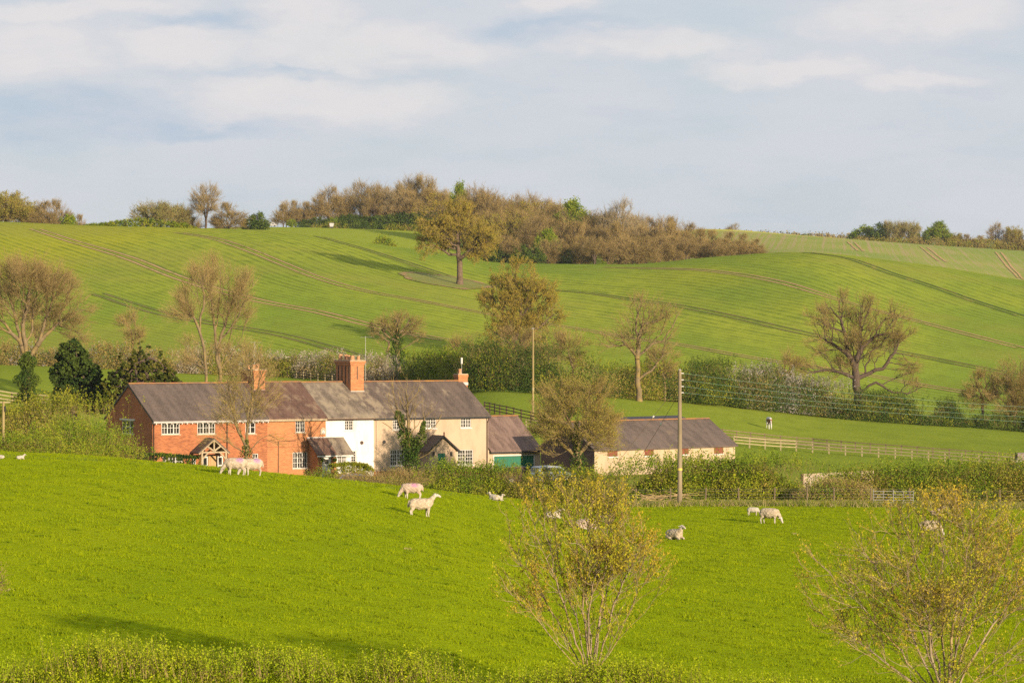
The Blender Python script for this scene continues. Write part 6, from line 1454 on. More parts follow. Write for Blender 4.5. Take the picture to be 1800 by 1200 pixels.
for i, (dx, dy, zi) in enumerate(((-1.35, 1.5, P(1195, 672, 189.5).z-pf.z), (-0.95, 1.2, P(1195, 690, 189.5).z-pf.z))):
    # stay wires leaning out behind the pole, with egg insulators
    a = Vector((0, 0, zi)); gx, gy = pf.x+dx*4.6, pf.y+dy*4.6; b = Vector((dx*4.6, dy*4.6, float(gz(gx, gy)[0])-pf.z))
    MB().tube([a, b], 0.014, 5).build('stay_wire', M_post_b, t); m = a.lerp(b, 0.27); n_ = (b-a).normalized()
    MB().tube([m-n_*0.12, m, m+n_*0.12], [0.03, 0.07, 0.03], 8).build('insulator', M_ins, t)
g = ground(937, 312); ph = P(937, 578, 312).z-g.z
t = thing('telegraph_pole', 'thin mossy telegraph pole in the paddock behind the garage', 'utility pole', tuple(g))
MB().tube([(0, 0, -0.4), (0, 0, ph)], [0.135, 0.095], 10).build('pole', M_pole_y, t, True); MB().tube([(0, 0, ph*0.32), (0, 0, ph*0.35)], 0.135, 10).build('band', M_rail_l, t); MB().box(-0.14, 0.14, -0.14, 0.14, ph, ph+0.10).build('cap', M_metal, t)
g = ground(6, 203); ph = P(6, 705, 203).z-g.z
t = thing('telegraph_pole', 'short yellowish pole with a small cross arm at the left edge of the photo', 'utility pole', tuple(g))
MB().tube([(0, 0, -0.4), (0, 0, ph)], [0.12, 0.09], 10).build('pole', M_pole_y, t, True); MB().box(-0.45, 0.5, -0.05, 0.05, ph-0.12, ph-0.02).build('cross_arm', M_rail_l, t); MB().box(0.06, 0.16, -0.08, 0.08, ph-0.75, ph-0.35).build('box', M_black, t)

# low concrete block wall with coping
a = ground(1413, 222); b = ground(1536, 228); zt = P(1413, 835, 222).z
t = thing('block_wall', 'pale concrete block wall half hidden at the left end of the long low hedge', 'wall', tuple(a), math.atan2(b.y-a.y, b.x-a.x))
M_block = roofmat('concrete_blocks', (0.38, 0.30, 0.23), (0.33, 0.26, 0.20), (0.28, 0.22, 0.15), 0.3)
Lw = (Vector((b.x, b.y))-Vector((a.x, a.y))).length; hw_ = zt-a.z
MB().box(0, Lw, 0, 0.22, -0.2, hw_).build('wall', M_block, t); MB().box(-0.02, Lw+0.02, -0.03, 0.25, hw_+0.002, hw_+0.10).build('coping', M_stone, t)
MB().box(-0.12, -0.022, -0.02, 0.24, -0.2, hw_+0.12).build('pier', M_post_b, t)
# sheep hurdles
def hurdle(px, label):
    g = ground(px, 187.5); t = thing('metal_hurdle', label, 'hurdle', tuple(g), 0.08)
    L = 2.35/2*1.15; H_ = 0.98
    fr = MB()
    for x in (0, L*0.5, L): fr.tube([(x, 0, 0.0), (x, 0, H_+0.06 if x else H_+0.14)], 0.022, 6)
    fr.build('frame', M_metal, t)
    rl = MB()
    for z in (0.10, 0.26, 0.42, 0.60, 0.78, 0.98): rl.tube([(0, -0.01, z), (L, -0.01, z)], 0.019, 6)
    rl.build('rails', M_metal, t); return t
for i, px in enumerate((1535, 1570)): hurdle(px, ('left one of the two joined galvanised hurdles by the long low hedge', 'right one of the two joined galvanised hurdles, behind the bush')[i])
# old wooden gate leaning in the gap by the wall
g = ground(1411, 203.5); t = thing('wooden_gate', 'old wooden gate standing in weeds left of the concrete wall', 'gate', tuple(g), 0.2)
gm = MB()
for z in (0.2, 0.42, 0.64, 0.86, 1.08): gm.box(0, 2.2, -0.02, 0.02, z, z+0.09)
gm.build('bars', M_post_b, t); gp = MB()
for x in (-0.05, 2.2): gp.box(x, x+0.1, -0.05, -0.021, 0, 1.35)
gp.build('uprights', M_post_b, t)
# pile of cut branches
g = ground(1172, 196); t = thing('brushwood_pile', 'heap of cut pale branches beside the foot of the power pole', 'pile of branches', tuple(g)); rs = np.random.RandomState(8)
A = np.stack([rs.uniform(-1.8, 1.2, 70), rs.normal(size=70)*0.35, rs.uniform(0.05, 0.75, 70)], -1); Bv = A+np.stack([rs.choice([-1, 1], 70)*rs.uniform(0.6, 1.6, 70), rs.normal(size=70)*0.3, rs.normal(size=70)*0.18], -1); Bv[:, 2] = np.abs(Bv[:, 2])
V, Fq = tubes(A, Bv, np.full(70, 0.018), np.full(70, 0.008), 5); mesh_np('branches', [(V, Fq, 0)], [simple('cut_wood', (0.44, 0.31, 0.15), (0.30, 0.20, 0.10), 3, 0.9)], t)
# scalloped garden trellis below the arched window
pT = O+U*s_at(490)+N*(-9.0); gT = float(gz(pT[0], pT[1])[0])
t = thing('garden_fence', 'low brown scalloped garden fence in front of the orange brick cottage', 'fence', (pT[0], pT[1], max(gT, 0)), HA)
zT = P(500, 829, pT[1]).z-max(gT, 0); fm = MB()
for k in range(2):
    n_ = 10
    top = [(k*1.9+1.85*i/n_, zT-0.02-0.22*abs(math.sin(math.pi*i/n_+math.pi/2))*(1 if True else 0)) for i in range(n_+1)]
    fm.prism([(k*1.9, 0), (k*1.9+1.85, 0)]+top[::-1], 0, 0.04)
fm.build('panels', M_wood, t); fp = MB()
for x in (-0.05, 1.85, 3.75): fp.box(x-0.04, x+0.04, -0.04, 0.08, 0, zT+0.1)
fp.build('posts', M_post_b, t)
# topiary balls by the white door
s0_ = s_at(572.6)
for px, lb in ((567.8, 'left round topiary ball hanging beside the white door'), (588.8, 'right round topiary ball hanging beside the white door')):
    s = s_at(px, -1.95); p = O+U*s-N*1.95; z = z_at(808, s, -1.95); t = thing('topiary_ball', lb, 'plant', (p[0], p[1], z-0.2)); rs = np.random.RandomState(int(px))
    V, Fq = leaves(rs, rdir(rs, 900)*(0.19*rs.uniform(0.8, 1, 900))[:, None]+[0, 0, 0.2], 0.045, 0.8); mesh_np('foliage', [(V, Fq, 0)], [M_lf_green], t)
    MB().tube([(0, 0, 0.38), (0.05, 0.2, 0.55)], 0.012, 5).build('hook', M_black, t)

# ---------------------------------------------------------------- sheep, lambs, horses
def fleece_mat(name, a, b, mark=None, mark_at=None):
    m, nt = material(name); tc = nt.n('ShaderNodeTexCoord').outputs['Object']
    n1 = nt.noise(tc, 9.0, 4.0, 0.7); n2 = nt.noise(tc, 28.0, 3.0, 0.6)
    c = nt.mix(nt.ramp(n1, 0.35, 0.7), a, b)
    if mark:
        d = nt.n('ShaderNodeVectorMath', {0: tc, 1: mark_at}, operation='DISTANCE').outputs['Value']
        mm = nt.math('SUBTRACT', 1.0, nt.ramp(nt.math('ADD', d, nt.math('MULTIPLY', nt.math('SUBTRACT', n1, 0.5), 0.55)), 0.06, 0.22))
        c = nt.mix(nt.math('MULTIPLY', mm, 0.6), c, mark)
    finish(nt, c, 0.95, n2, 0.7, 0.03, spec=0.05); return m
M_fl = fleece_mat('cream_fleece', (0.47, 0.39, 0.285), (0.27, 0.21, 0.14))
M_flp = fleece_mat('cream_fleece_with_purple_spray', (0.46, 0.38, 0.285), (0.27, 0.21, 0.145), (0.28, 0.12, 0.36), (-0.18, 0.14, 0.72))
M_flr = fleece_mat('cream_fleece_with_pink_spray', (0.42, 0.33, 0.26), (0.30, 0.225, 0.165), (0.42, 0.12, 0.32), (-0.12, 0.16, 0.72))
M_lamb = fleece_mat('white_lamb_wool', (0.46, 0.41, 0.34), (0.33, 0.285, 0.225))
M_face = simple('pale_sheep_face', (0.46, 0.41, 0.36), (0.34, 0.28, 0.22), 8, 0.8)
M_eye = simple('dark_eye', (0.02, 0.015, 0.012), None, 3, 0.3)
_bm = bmesh.new(); bmesh.ops.create_icosphere(_bm, subdivisions=2, radius=1.0)
ICO_V = np.array([v.co[:] for v in _bm.verts]); ICO_F = np.array([[v.index for v in f.verts] for f in _bm.faces]); _bm.free()
def skin_body(name, nodes, edges, mats, matfn, parent, noise=0.0, vox=0.020, seed=0):
    """one continuous surface grown over a jointed skeleton: swept ellipsoids fused by a voxel remesh, then smoothed; nodes: (x,y,z,r_side,r_height)"""
    parts = []
    for i, j in edges:
        A = np.array(nodes[i][:3]); B = np.array(nodes[j][:3]); ra = np.array([nodes[i][3], nodes[i][4] if len(nodes[i]) > 4 else nodes[i][3]]); rb = np.array([nodes[j][3], nodes[j][4] if len(nodes[j]) > 4 else nodes[j][3]])
        n = max(2, int(np.linalg.norm(B-A)/(0.30*min(ra.min(), rb.min())))+1)
        for t in np.linspace(0, 1, n):
            c = A+(B-A)*t; r = ra+(rb-ra)*t; parts.append((ICO_V*np.array([r[1], r[0], r[1]])+c, ICO_F, 0))
    o = mesh_np(name, parts, [])
    m = o.modifiers.new('r', 'REMESH'); m.mode = 'VOXEL'; m.voxel_size = vox
    m = o.modifiers.new('s', 'SMOOTH'); m.factor = 0.5; m.iterations = 5
    dg = bpy.context.evaluated_depsgraph_get(); m2 = bpy.data.meshes.new_from_object(o.evaluated_get(dg))
    old = o.data; bpy.data.objects.remove(o); bpy.data.meshes.remove(old)
    m2.name = name; rs = np.random.RandomState(seed)
    n = len(m2.vertices); co_ = np.empty(n*3); m2.vertices.foreach_get('co', co_); co_ = co_.reshape(-1, 3)
    if noise:
        k = np.array([matfn(v) == 0 for v in co_]); nn = np.empty(n*3); m2.vertices.foreach_get('normal', nn)
        lump = np.sin(co_[:, 0]*31+seed)*np.sin(co_[:, 1]*37+1)*np.sin(co_[:, 2]*33+2)*1.6+rs.normal(size=n)*0.5
        co_ = co_+nn.reshape(-1, 3)*(lump*noise*k)[:, None]; m2.vertices.foreach_set('co', co_.ravel())
    m2.materials.clear()
    for q in mats: m2.materials.append(q)
    for p in m2.polygons: p.material_index = matfn(p.center); p.use_smooth = True
    b = bpy.data.objects.new(name, m2); COL.objects.link(b); b.parent = parent; return b
def sheep_nodes(pose, fat=1.0):
    """faces +x. poses: graze, stand, lie. Chains of (x,y,z,r_side,r_height)"""
    n, e = [], []
    def chain(*q, to=None):
        b = len(n)
        if to is not None: e.append((to, b))
        for i, p in enumerate(q):
            n.append(p)
            if i: e.append((b+i-1, b+i))
        return b
    f = fat
    if pose != 'lie':
        chain((-0.30, 0, 0.57, 0.20*f, 0.215*f), (-0.05, 0, 0.535, 0.235*f, 0.255*f), (0.24, 0, 0.55, 0.20*f, 0.235*f), (0.36, 0, 0.60, 0.14, 0.17))
        if pose == 'graze':
            chain((0.40, 0, 0.58, 0.12, 0.14), (0.55, 0, 0.38, 0.075, 0.09), (0.60, 0, 0.29, 0.072, 0.085), (0.66, 0, 0.17, 0.055, 0.06), (0.70, 0, 0.07, 0.04, 0.042)); hx, hz = 0.57, 0.31
        else:
            chain((0.38, 0, 0.66, 0.12, 0.14), (0.52, 0, 0.82, 0.078, 0.09), (0.59, 0, 0.91, 0.074, 0.085), (0.71, 0, 0.89, 0.058, 0.064), (0.81, 0, 0.84, 0.042, 0.045)); hx, hz = 0.58, 0.94
        for sy in (1, -1):
            k = 0.035*sy
            chain((-0.34+k, 0.10*sy, 0.50, 0.105, 0.14), (-0.31+k, 0.125*sy, 0.36, 0.065, 0.075), (-0.42+k, 0.125*sy, 0.25, 0.036, 0.042), (-0.39+k, 0.125*sy, 0.05, 0.027), (-0.375+k, 0.125*sy, 0.02, 0.032))
            chain((0.27-k, 0.10*sy, 0.46, 0.08, 0.11), (0.28-k, 0.115*sy, 0.28, 0.045, 0.05), (0.27-k, 0.115*sy, 0.05, 0.028), (0.29-k, 0.115*sy, 0.02, 0.032))
        chain((-0.49, 0, 0.66, 0.045), (-0.54, 0, 0.52, 0.038), (-0.54, 0, 0.38, 0.026))
    else:
        chain((-0.30, 0, 0.24, 0.225*f, 0.215*f), (-0.05, 0, 0.25, 0.26*f, 0.24*f), (0.22, 0, 0.27, 0.21*f, 0.225*f), (0.33, 0, 0.36, 0.13, 0.15), (0.43, 0, 0.52, 0.08, 0.09), (0.48, 0, 0.61, 0.074, 0.082), (0.59, 0, 0.59, 0.056, 0.062), (0.69, 0, 0.54, 0.04, 0.042)); hx, hz = 0.47, 0.64
        for sy in (1, -1):
            chain((0.26, 0.12*sy, 0.14, 0.08), (0.46, 0.13*sy, 0.07, 0.045), (0.34, 0.15*sy, 0.035, 0.03)); chain((-0.30, 0.16*sy, 0.14, 0.11), (-0.08, 0.24*sy, 0.07, 0.045), (0.06, 0.25*sy, 0.035, 0.028))
    for sy in (1, -1): chain((hx-0.01, 0.06*sy, hz, 0.028, 0.024), (hx-0.05, 0.13*sy, hz-0.01, 0.030, 0.020), (hx-0.08, 0.175*sy, hz-0.03, 0.018, 0.014))
    return n, e, (hx, hz)
def sheep(pose, label, loc, rz, fleece, scale=1.0, name='sheep', cat='sheep', fat=1.0, legk=1.0, group=None, seed=0, tilt=0.0):
    n, e, (hx, hz) = sheep_nodes(pose, fat=fat)
    t = thing(name, label, cat, tuple(loc), rz, group)
    def mf(c):
        x, y, z = c[0], c[1], c[2]
        if pose == 'lie': return 1 if (x > 0.46 and z > 0.50) or (abs(y) > 0.08 and x > 0.30 and z > 0.55) or (z < 0.075 and abs(y) > 0.10) else 0
        if z < 0.27 and x < 0.50: return 1
        if pose == 'graze': return 1 if (x > 0.54 and z < 0.34) or (x > 0.42 and z < 0.40 and abs(y) > 0.075) else 0
        return 1 if (x > 0.57 and z > 0.78) or (abs(y) > 0.08 and z > 0.85) else 0
    skin_body('body', n, e, [fleece, M_face], mf, t, noise=0.007, seed=seed)
    dx, dz = {'graze': (0.045, -0.05), 'stand': (0.06, 0.0), 'lie': (0.06, -0.005)}[pose]
    for sy in (-1, 1):
        MB().tube([(hx+dx, 0.05*sy, hz+dz), (hx+dx, 0.074*sy, hz+dz)], [0.016, 0.011], 7).build('eye', M_eye, t)
    t.scale = (scale,)*3
    return t
def stand(px, y, d=(85, 188)):
    q = on(px, y, *d); return q
PI = math.pi
sheep('graze', 'grazing ewe with pink spray mark on her back, above and left of the standing one', stand(724, 877), PI+0.15, M_flr, 1.06, seed=1)
sheep('stand', 'ewe standing with her head up facing right, just below the pink-marked grazing ewe', stand(740, 908), 0.12, M_fl, 1.12, seed=2)
sheep('graze', 'purple-marked ewe grazing in front of the brick cottage, head low to the left', stand(414, 835), PI+0.1, M_flp, 1.12, fat=1.08, seed=3, group='pair of purple-marked ewes')
sheep('graze', 'purple-marked ewe with her head hidden behind the other, below the ivy-based tree', stand(443, 836), PI+0.45, M_flp, 1.12, fat=1.08, seed=4, group='pair of purple-marked ewes')
sheep('lie', 'ewe lying upright alone on the grass right of the centre foreground bush', stand(1186, 948), -0.9, M_fl, 1.12, fat=1.0, seed=5)
sheep('graze', 'plump ewe grazing head down to the right beyond the meadow, beside a lamb', stand(1353, 920), -0.45, M_fl, 1.12, fat=1.08, seed=6)
sheep('graze', 'small lamb grazing just left of the plump ewe', stand(1324, 906), -0.25, M_lamb, 0.66, 'lamb', 'lamb', seed=7)
sheep('lie', 'white lamb lying on the meadow edge left of the centre foreground bush', stand(869, 879), 2.6, M_lamb, 0.72, 'lamb', 'lamb', seed=8)
sheep('lie', 'lamb lying beside the other one at the meadow edge, slightly right', stand(876, 880), -0.5, M_lamb, 0.62, 'lamb', 'lamb', seed=9)
sheep('lie', 'pale lamb lying behind the twigs of the centre foreground bush', stand(973, 911), 0.1, M_lamb, 0.85, 'lamb', 'lamb', seed=10)
sheep('lie', 'pink-tinged ewe lying behind the middle of the centre foreground bush', stand(1030, 930), 0.05, M_flr, 1.15, seed=11, fat=1.0)
sheep('graze', 'ewe grazing behind the twigs of the right foreground bush', stand(1636, 942), 0.3, M_fl, 1.1, seed=12)
sheep('lie', 'sheep lying farther off behind the top of the right foreground bush', stand(1647, 906), 0.5, M_flr, 0.9, seed=13)
sheep('lie', 'tiny white lamb lying on the crest of the meadow at the far left', stand(36, 807, (100, 156)), 0.2, M_lamb, 0.42, 'lamb', 'lamb', seed=14)
sheep('lie', 'white lamb cut by the left edge of the photo on the meadow crest', stand(1, 806, (100, 156)), 2.9, M_lamb, 0.42, 'lamb', 'lamb', seed=15)

# horses
def horse(label, loc, rz, mats, matfn, rug=False):
    t = thing('horse', label, 'horse', tuple(loc), rz)
    n = [(0, 0, 1.10, 0.30, 0.32), (-0.50, 0, 1.12, 0.28, 0.30), (-0.75, 0, 1.08, 0.17, 0.2), (0.45, 0, 1.10, 0.26, 0.30), (0.68, 0, 1.12, 0.19, 0.23),
         (0.92, 0, 0.88, 0.12, 0.17), (1.10, 0, 0.55, 0.10, 0.13), (1.20, 0, 0.34, 0.085, 0.11), (1.28, 0, 0.10, 0.055, 0.06), (1.10, 0.08, 0.60, 0.02), (1.06, 0.09, 0.70, 0.012), (1.10, -0.08, 0.60, 0.02), (1.06, -0.09, 0.70, 0.012)]
    e = [(0, 1), (1, 2), (0, 3), (3, 4), (4, 5), (5, 6), (6, 7), (7, 8), (6, 9), (9, 10), (6, 11), (11, 12)]
    for sy in (1, -1):
        b = len(n); n += [(-0.58, 0.15*sy, 0.82, 0.14), (-0.50, 0.16*sy, 0.66, 0.09), (-0.68, 0.16*sy, 0.46, 0.055), (-0.64, 0.16*sy, 0.12, 0.042), (-0.60, 0.16*sy, 0.0, 0.065)]; e += [(1, b), (b, b+1), (b+1, b+2), (b+2, b+3), (b+3, b+4)]
        b = len(n); n += [(0.52, 0.14*sy, 0.76, 0.10), (0.53, 0.145*sy, 0.44, 0.052), (0.52, 0.145*sy, 0.12, 0.04), (0.55, 0.145*sy, 0.0, 0.062)]; e += [(3, b), (b, b+1), (b+1, b+2), (b+2, b+3)]
    skin_body('body', n, e, mats, matfn, t, vox=0.035)
    rs = np.random.RandomState(3)
    A = np.stack([np.full(160, -0.82), rs.normal(size=160)*0.03, np.full(160, 1.12)], -1); B_ = A+np.stack([-0.12+rs.normal(size=160)*0.04, rs.normal(size=160)*0.05, -rs.uniform(0.4, 0.85, 160)], -1)
    V, Fq = spikes(A, B_, 0.012); mesh_np('tail', [(V, Fq, 0)], [M_black if not rug else M_ins], t)
    s_ = rs.uniform(0, 1, 200); A = np.stack([0.72+0.36*s_, rs.normal(size=200)*0.02, 1.32-0.66*s_], -1); B_ = A+np.stack([-0.05+rs.normal(size=200)*0.03, rs.choice([-1, 1], 200)*rs.uniform(0.08, 0.2, 200), -rs.uniform(0.1, 0.28, 200)], -1)
    V, Fq = spikes(A, B_, 0.012); mesh_np('mane', [(V, Fq, 0)], [M_brown], t)
    for sy in (-1, 1): MB().tube([(1.15, 0.085*sy, 0.47), (1.15, 0.105*sy, 0.47)], [0.022, 0.014], 7).build('eye', M_eye, t)
    if rug:
        rg = MB(); rings = []
        for x in np.linspace(-0.95, 0.80, 12):
            rad = 0.36-0.03*abs(x)**2; rings.append([(x, rad*1.06*math.sin(a), 1.13+rad*1.12*math.cos(a)-(0.18 if abs(a) > 1.9 else 0)) for a in np.linspace(-2.1, 2.1, 15)])
        V = [p for r_ in rings for p in r_]; rg.add(V, [(i*15+j, i*15+j+1, (i+1)*15+j+1, (i+1)*15+j) for i in range(11) for j in range(14)])
        rg.build('rug', simple('grey_brown_horse_rug', (0.20, 0.155, 0.13), (0.15, 0.12, 0.10), 4, 0.9), t, True)
    return t
M_hw = simple('white_horse_hair', (0.52, 0.50, 0.47), None, 4, 0.7); M_hb = simple('brown_horse_hair', (0.22, 0.085, 0.04), (0.14, 0.055, 0.03), 2, 0.6)
horse('white and brown horse grazing face-on behind the rail fences', ground(1352, 341), math.atan2(-1, 0.12), [M_hb, M_hw], lambda c: 1 if (c[2] > 1.18 or c[2] < 0.62 or c[0] < -0.3 or (c[0] > 1.02 and abs(c[1]) < 0.05)) else 0)
horse('horse in a brown rug grazing at the right edge beside the end of the fence', ground(1801, 299), 0.25, [M_hb, M_hw], lambda c: 1 if c[2] < 0.75 else 0, rug=True)

# ---------------------------------------------------------------- cars
def carpaint(name, c): return simple(name, c, tuple(x*0.96 for x in c), 1.0, 0.22, spec=0.6, metal=0.25)
M_tyre = simple('black_tyre', (0.02, 0.02, 0.02), None, 4, 0.9)
def car(label, px, D, rz, paint, kind='hatch', zt=None, L=4.2):
    g = ground(px, D); t = thing('parked_car', label, 'car', tuple(g), rz)
    W = 0.86; h = L/2
    low = [(-h, 0.42), (-h+0.02, 0.72), (-h+0.12, 0.95), (-h*0.5, 0.98), (h*0.42, 0.96), (h*0.93, 0.80), (h, 0.62), (h, 0.32), (h*0.9, 0.24), (-h*0.95, 0.24)]
    V = []; ys = [(-W, 0.93), (-W*0.93, 1.0), (W*0.93, 1.0), (W, 0.93)]
    for y, k in ys: V += [(x*k if abs(x) > h*0.8 else x, y, z) for x, z in low]
    n_ = len(low); Fq = [(j*n_+i, (j+1)*n_+i, (j+1)*n_+(i+1) % n_, j*n_+(i+1) % n_) for j in range(3) for i in range(n_)]+[tuple(range(n_)), tuple(range(4*n_-1, 3*n_-1, -1))]
    bd = MB().add(V, Fq)
    if kind == 'estate': cab = [(-h*0.94, 0.965), (-h*0.84, 1.44), (-h*0.1, 1.52), (h*0.16, 1.46), (h*0.46, 0.965)]
    else: cab = [(-h*0.93, 0.965), (-h*0.70, 1.38), (-h*0.2, 1.50), (h*0.12, 1.44), (h*0.44, 0.965)]
    V = []; k2 = len(cab)
    for y0, y1 in ((-1, 1),):
        for sgn in (-1, 1):
            V += [(x, sgn*(W*0.95 if z < 1 else W*0.74), z) for x, z in cab]
    bd.add(V, [tuple(range(k2)), tuple(range(2*k2-1, k2-1, -1))]+[(i, (i+1) % k2, k2+(i+1) % k2, k2+i) for i in range(k2)])
    b = bd.build('body', paint, t); 
    bv = b.modifiers.new('b', 'BEVEL'); bv.width = 0.05; bv.segments = 2; bv.limit_method = 'ANGLE'
    def ptc(i, f, j, sgn): return None
    # glazing set just proud of the cabin faces
    for sgn, lb in ((-1, None), (1, None)):
        def sp(x, z): 
            w_ = W*0.95+(W*0.74-W*0.95)*min(1, (z-0.965)/0.45); return (x, sgn*(w_+0.012), z)
        c = cab
        a0, a1 = c[0][0]+0.28, c[-1][0]-0.22
        poly = [sp(a0, 1.03), sp((c[1][0])+0.14, 1.34), sp(c[2][0], 1.41), sp(c[3][0]-0.06, 1.36), sp(a1, 1.03)]
        mid = sp((a0+a1)/2-0.1, 1.03); mt = sp((a0+a1)/2-0.1, 1.40)
        MB().add(poly, [tuple(range(5))]).build('side_window', M_glass, t)
    def quad(i, j, nm, ins=0.12):
        a, bq = Vector((c[i][0], 0, c[i][1])), Vector((c[j][0], 0, c[j][1])); d_ = (bq-a); nrm = Vector((d_.z, 0, -d_.x)).normalized()*(1 if i > j else -1)
        nrm = Vector((-d_.z, 0, d_.x)).normalized()
        if nrm.x*(1 if nm == 'windscreen' else -1) < 0: nrm = -nrm
        a2 = a+d_*0.14+nrm*0.012; b2 = a+d_*0.88+nrm*0.012; wa, wb = W*0.84, W*0.68
        MB().add([(a2.x, -wa, a2.z), (a2.x, wa, a2.z), (b2.x, wb, b2.z), (b2.x, -wb, b2.z)], [(0, 1, 2, 3)]).build(nm, M_glass, t)
    quad(4, 3, 'windscreen'); quad(0, 1, 'rear_window')
    for x in (-h*0.62, h*0.62):
        for sgn in (-1, 1):
            wo = MB().tube([(x, sgn*(W-0.17), 0.31), (x, sgn*(W+0.02), 0.31)], 0.31, 18).build('wheel', M_tyre, t, False)
            MB().tube([(x, sgn*(W+0.022), 0.31), (x, sgn*(W+0.035), 0.31)], 0.19, 12).build('rim', M_metal, wo)
    M_red = bpy.data.materials.get('red_lamp') or simple('red_lamp', (0.55, 0.02, 0.015), None, 3, 0.3)
    for sgn in (-1, 1):
        MB().box(-h-0.012, -h+0.1, sgn*W*0.78-0.13, sgn*W*0.78+0.13, 0.72, 0.90).build('tail_light', M_red, t)
        MB().box(h-0.25, h+0.012, sgn*W*0.75-0.15, sgn*W*0.75+0.15, 0.58, 0.72).build('headlight', M_ins, t)
        MB().box(h*0.30, h*0.36, sgn*(W+0.10)-0.08, sgn*(W+0.10)+0.08, 1.0, 1.12).build('wing_mirror', paint, t)
    if zt is not None: t.location.z = P(px, zt, D).z-1.5
    return t
car('blue hatchback behind the meadow crest below the golden clipped hedge', 632, 238, 0.1, carpaint('blue_car_paint', (0.06, 0.10, 0.20)), zt=832)
car('dark red-brown car with roof rails parked in front of the green garage door', 922, 250, 0.15, carpaint('dark_maroon_paint', (0.07, 0.035, 0.035)), 'estate', zt=820)
car('silver-blue car parked at the left foot of the dark barn gable', 972, 249, 0.55, carpaint('silver_blue_paint', (0.34, 0.38, 0.46)), 'estate', zt=818)
# white tank trailer and white van far off on the ridge
g = ground(583, 936); t = thing('water_tank', 'tiny white tank by the hedge at the foot of the ridge wood', 'tank', tuple(g)); t.scale = (0.7,)*3
MB().prism([(-0.9, 1.1), (-1.0, 2.2), (-0.8, 2.35), (0.9, 2.35), (1.05, 2.2), (0.9, 1.1), (0.5, 0.6), (-0.5, 0.6)], -0.9, 0.9).build('tank', simple('white_plastic_tank', (0.42, 0.41, 0.40), None, 3, 0.6), t); MB().box(-0.7, 0.7, -0.6, 0.6, -0.3, 0.59).build('stand', M_black, t)
g = ground(478, 930); t = thing('white_van', 'tiny white van between the round green tree and the ridge wood', 'van', (g.x, g.y, P(478, 398.5, 930).z))
M_van = simple('dull_white_paint', (0.35, 0.34, 0.33), None, 3, 0.5)
t.scale = (0.75,)*3
MB().prism([(-1.8, 0.3), (-1.8, 1.9), (0.9, 1.9), (1.4, 1.2), (2.1, 1.0), (2.1, 0.3)], -0.9, 0.9).build('body', M_van, t)
MB().box(0.2, 0.85, -0.915, -0.903, 1.15, 1.6).build('window', M_glass, t)
for x in (-1.1, 1.3): MB().tube([(x, -0.95, 0.32), (x, -0.75, 0.32)], 0.32, 12).build('wheel', M_tyre, t)

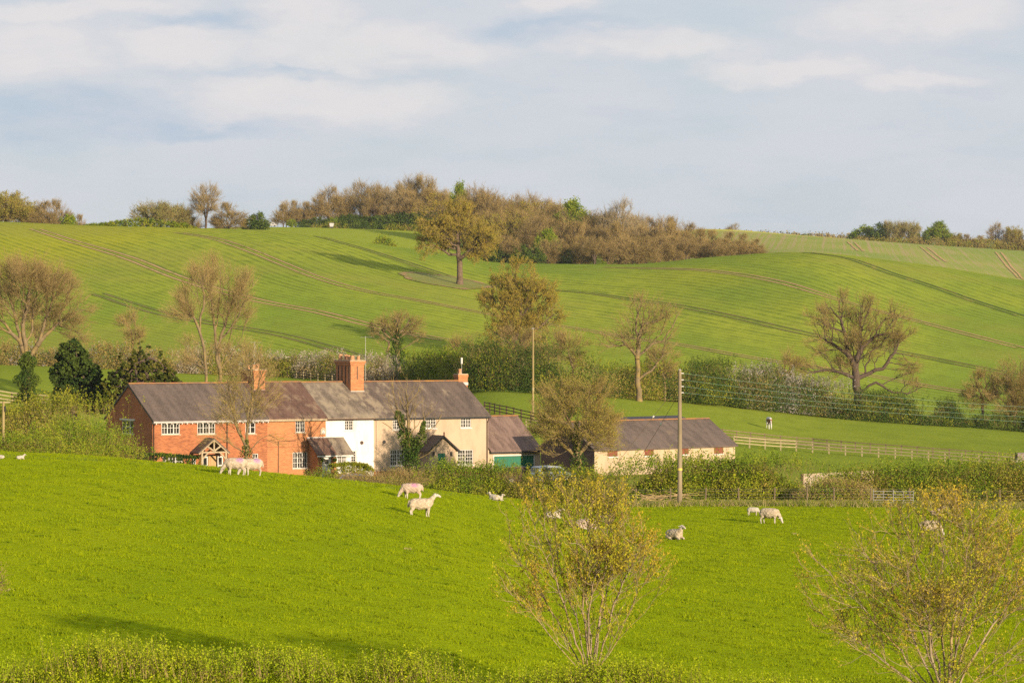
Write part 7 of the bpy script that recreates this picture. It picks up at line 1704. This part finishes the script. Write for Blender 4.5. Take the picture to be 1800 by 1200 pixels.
# ---------------------------------------------------------------- grass blades of the meadow
def grass(name, n, d0, d1, h, r, mats, seed, label, pxr=(-60, 1860), clump=7):
    rs = np.random.RandomState(seed)
    # even in ground area: density falls with distance squared
    D_ = (rs.uniform(d0**2, d1**2, n//clump))**0.5; px = rs.uniform(pxr[0], pxr[1], n//clump)
    x = (px-900)/F*D_; y = D_
    x = np.repeat(x, clump)+rs.normal(size=len(x)*clump)*0.07; y = np.repeat(y, clump)+rs.normal(size=len(y)*clump)*0.07
    n = len(x); z = gz(x, y)
    big = 0.75+0.55*np.sin(x*1.1+2*np.sin(y*0.35))*np.sin(y*0.5+x*0.3)*0.5+0.25*np.sin(x*3.1+y*1.7)
    hh = h*rs.uniform(0.5, 1.3, n)*np.repeat(rs.uniform(0.6, 1.4, n//clump), clump)[:n]*big
    th = rs.uniform(0, 2*np.pi, n); dx = np.cos(th)*r; dy = np.sin(th)*r
    lean = rs.normal(size=(n, 2))*hh[:, None]*0.45
    V = np.stack([np.stack([x-dx, y-dy, z-0.01], -1), np.stack([x+dx, y+dy, z-0.01], -1), np.stack([x+lean[:, 0], y+lean[:, 1], z+hh], -1)], 1).reshape(-1, 3)
    o = mesh_np(name, [(V, np.arange(3*n).reshape(-1, 3), 0)], mats); o['kind'] = 'stuff'; o['label'] = label; return o
M_blade = leafmat('grass_blades', (0.285, 0.335, 0.006), (0.19, 0.25, 0.005), (0.185, 0.235, 0.006), transl=0.35, rough=0.7)
grass('meadow_grass', 700000, 68, 196, 0.085, 0.016, [M_blade], 900, 'short lush green grass of the sheep meadow')

def tussocks(n, seed):
    rs = np.random.RandomState(seed); D_ = rs.uniform(70**2, 185**2, n)**0.5; px = rs.uniform(-40, 1840, n); x0 = (px-900)/F*D_
    k = 26; x = np.repeat(x0, k)+rs.normal(size=n*k)*0.10; y = np.repeat(D_, k)+rs.normal(size=n*k)*0.10; z = gz(x, y)
    A = np.stack([x, y, z-0.01], -1); hh = np.repeat(rs.uniform(0.06, 0.14, n), k)*rs.uniform(0.5, 1.2, n*k)
    B_ = A+np.stack([rs.normal(size=n*k)*hh*0.5, rs.normal(size=n*k)*hh*0.5, hh], -1); V, Fq = spikes(A, B_, 0.014)
    mi_ = np.repeat((rs.uniform(size=n) < 0.02).astype(int), k)
    o = mesh_np('rank_grass', [(V, Fq, np.concatenate([mi_]*3))], [M_rank, M_dead]); o['kind'] = 'stuff'; o['label'] = 'scattered darker rank tufts and a few dead ones in the sheep meadow'
M_rank = leafmat('rank_grass_blades', (0.17, 0.235, 0.008), (0.12, 0.185, 0.006), transl=0.3, rough=0.8)
tussocks(700, 911)
# ---------------------------------------------------------------- air
hz = MB().box(-3200, 3200, -40, 6800, -32, 96).build('haze', [])
hm = bpy.data.materials.new('thin_air'); hm.use_nodes = True; hn = NT(hm.node_tree)
vp = hn.n('ShaderNodeVolumePrincipled', {'Color': (0.80, 0.86, 0.95, 1), 'Density': 0.00005, 'Anisotropy': 0.2})
hn.n('ShaderNodeOutputMaterial', {'Volume': vp.outputs[0]})
hz.data.materials.append(hm); hz['kind'] = 'stuff'; hz['label'] = 'thin spring haze over the valley'
SC.cycles.volume_bounces = 0
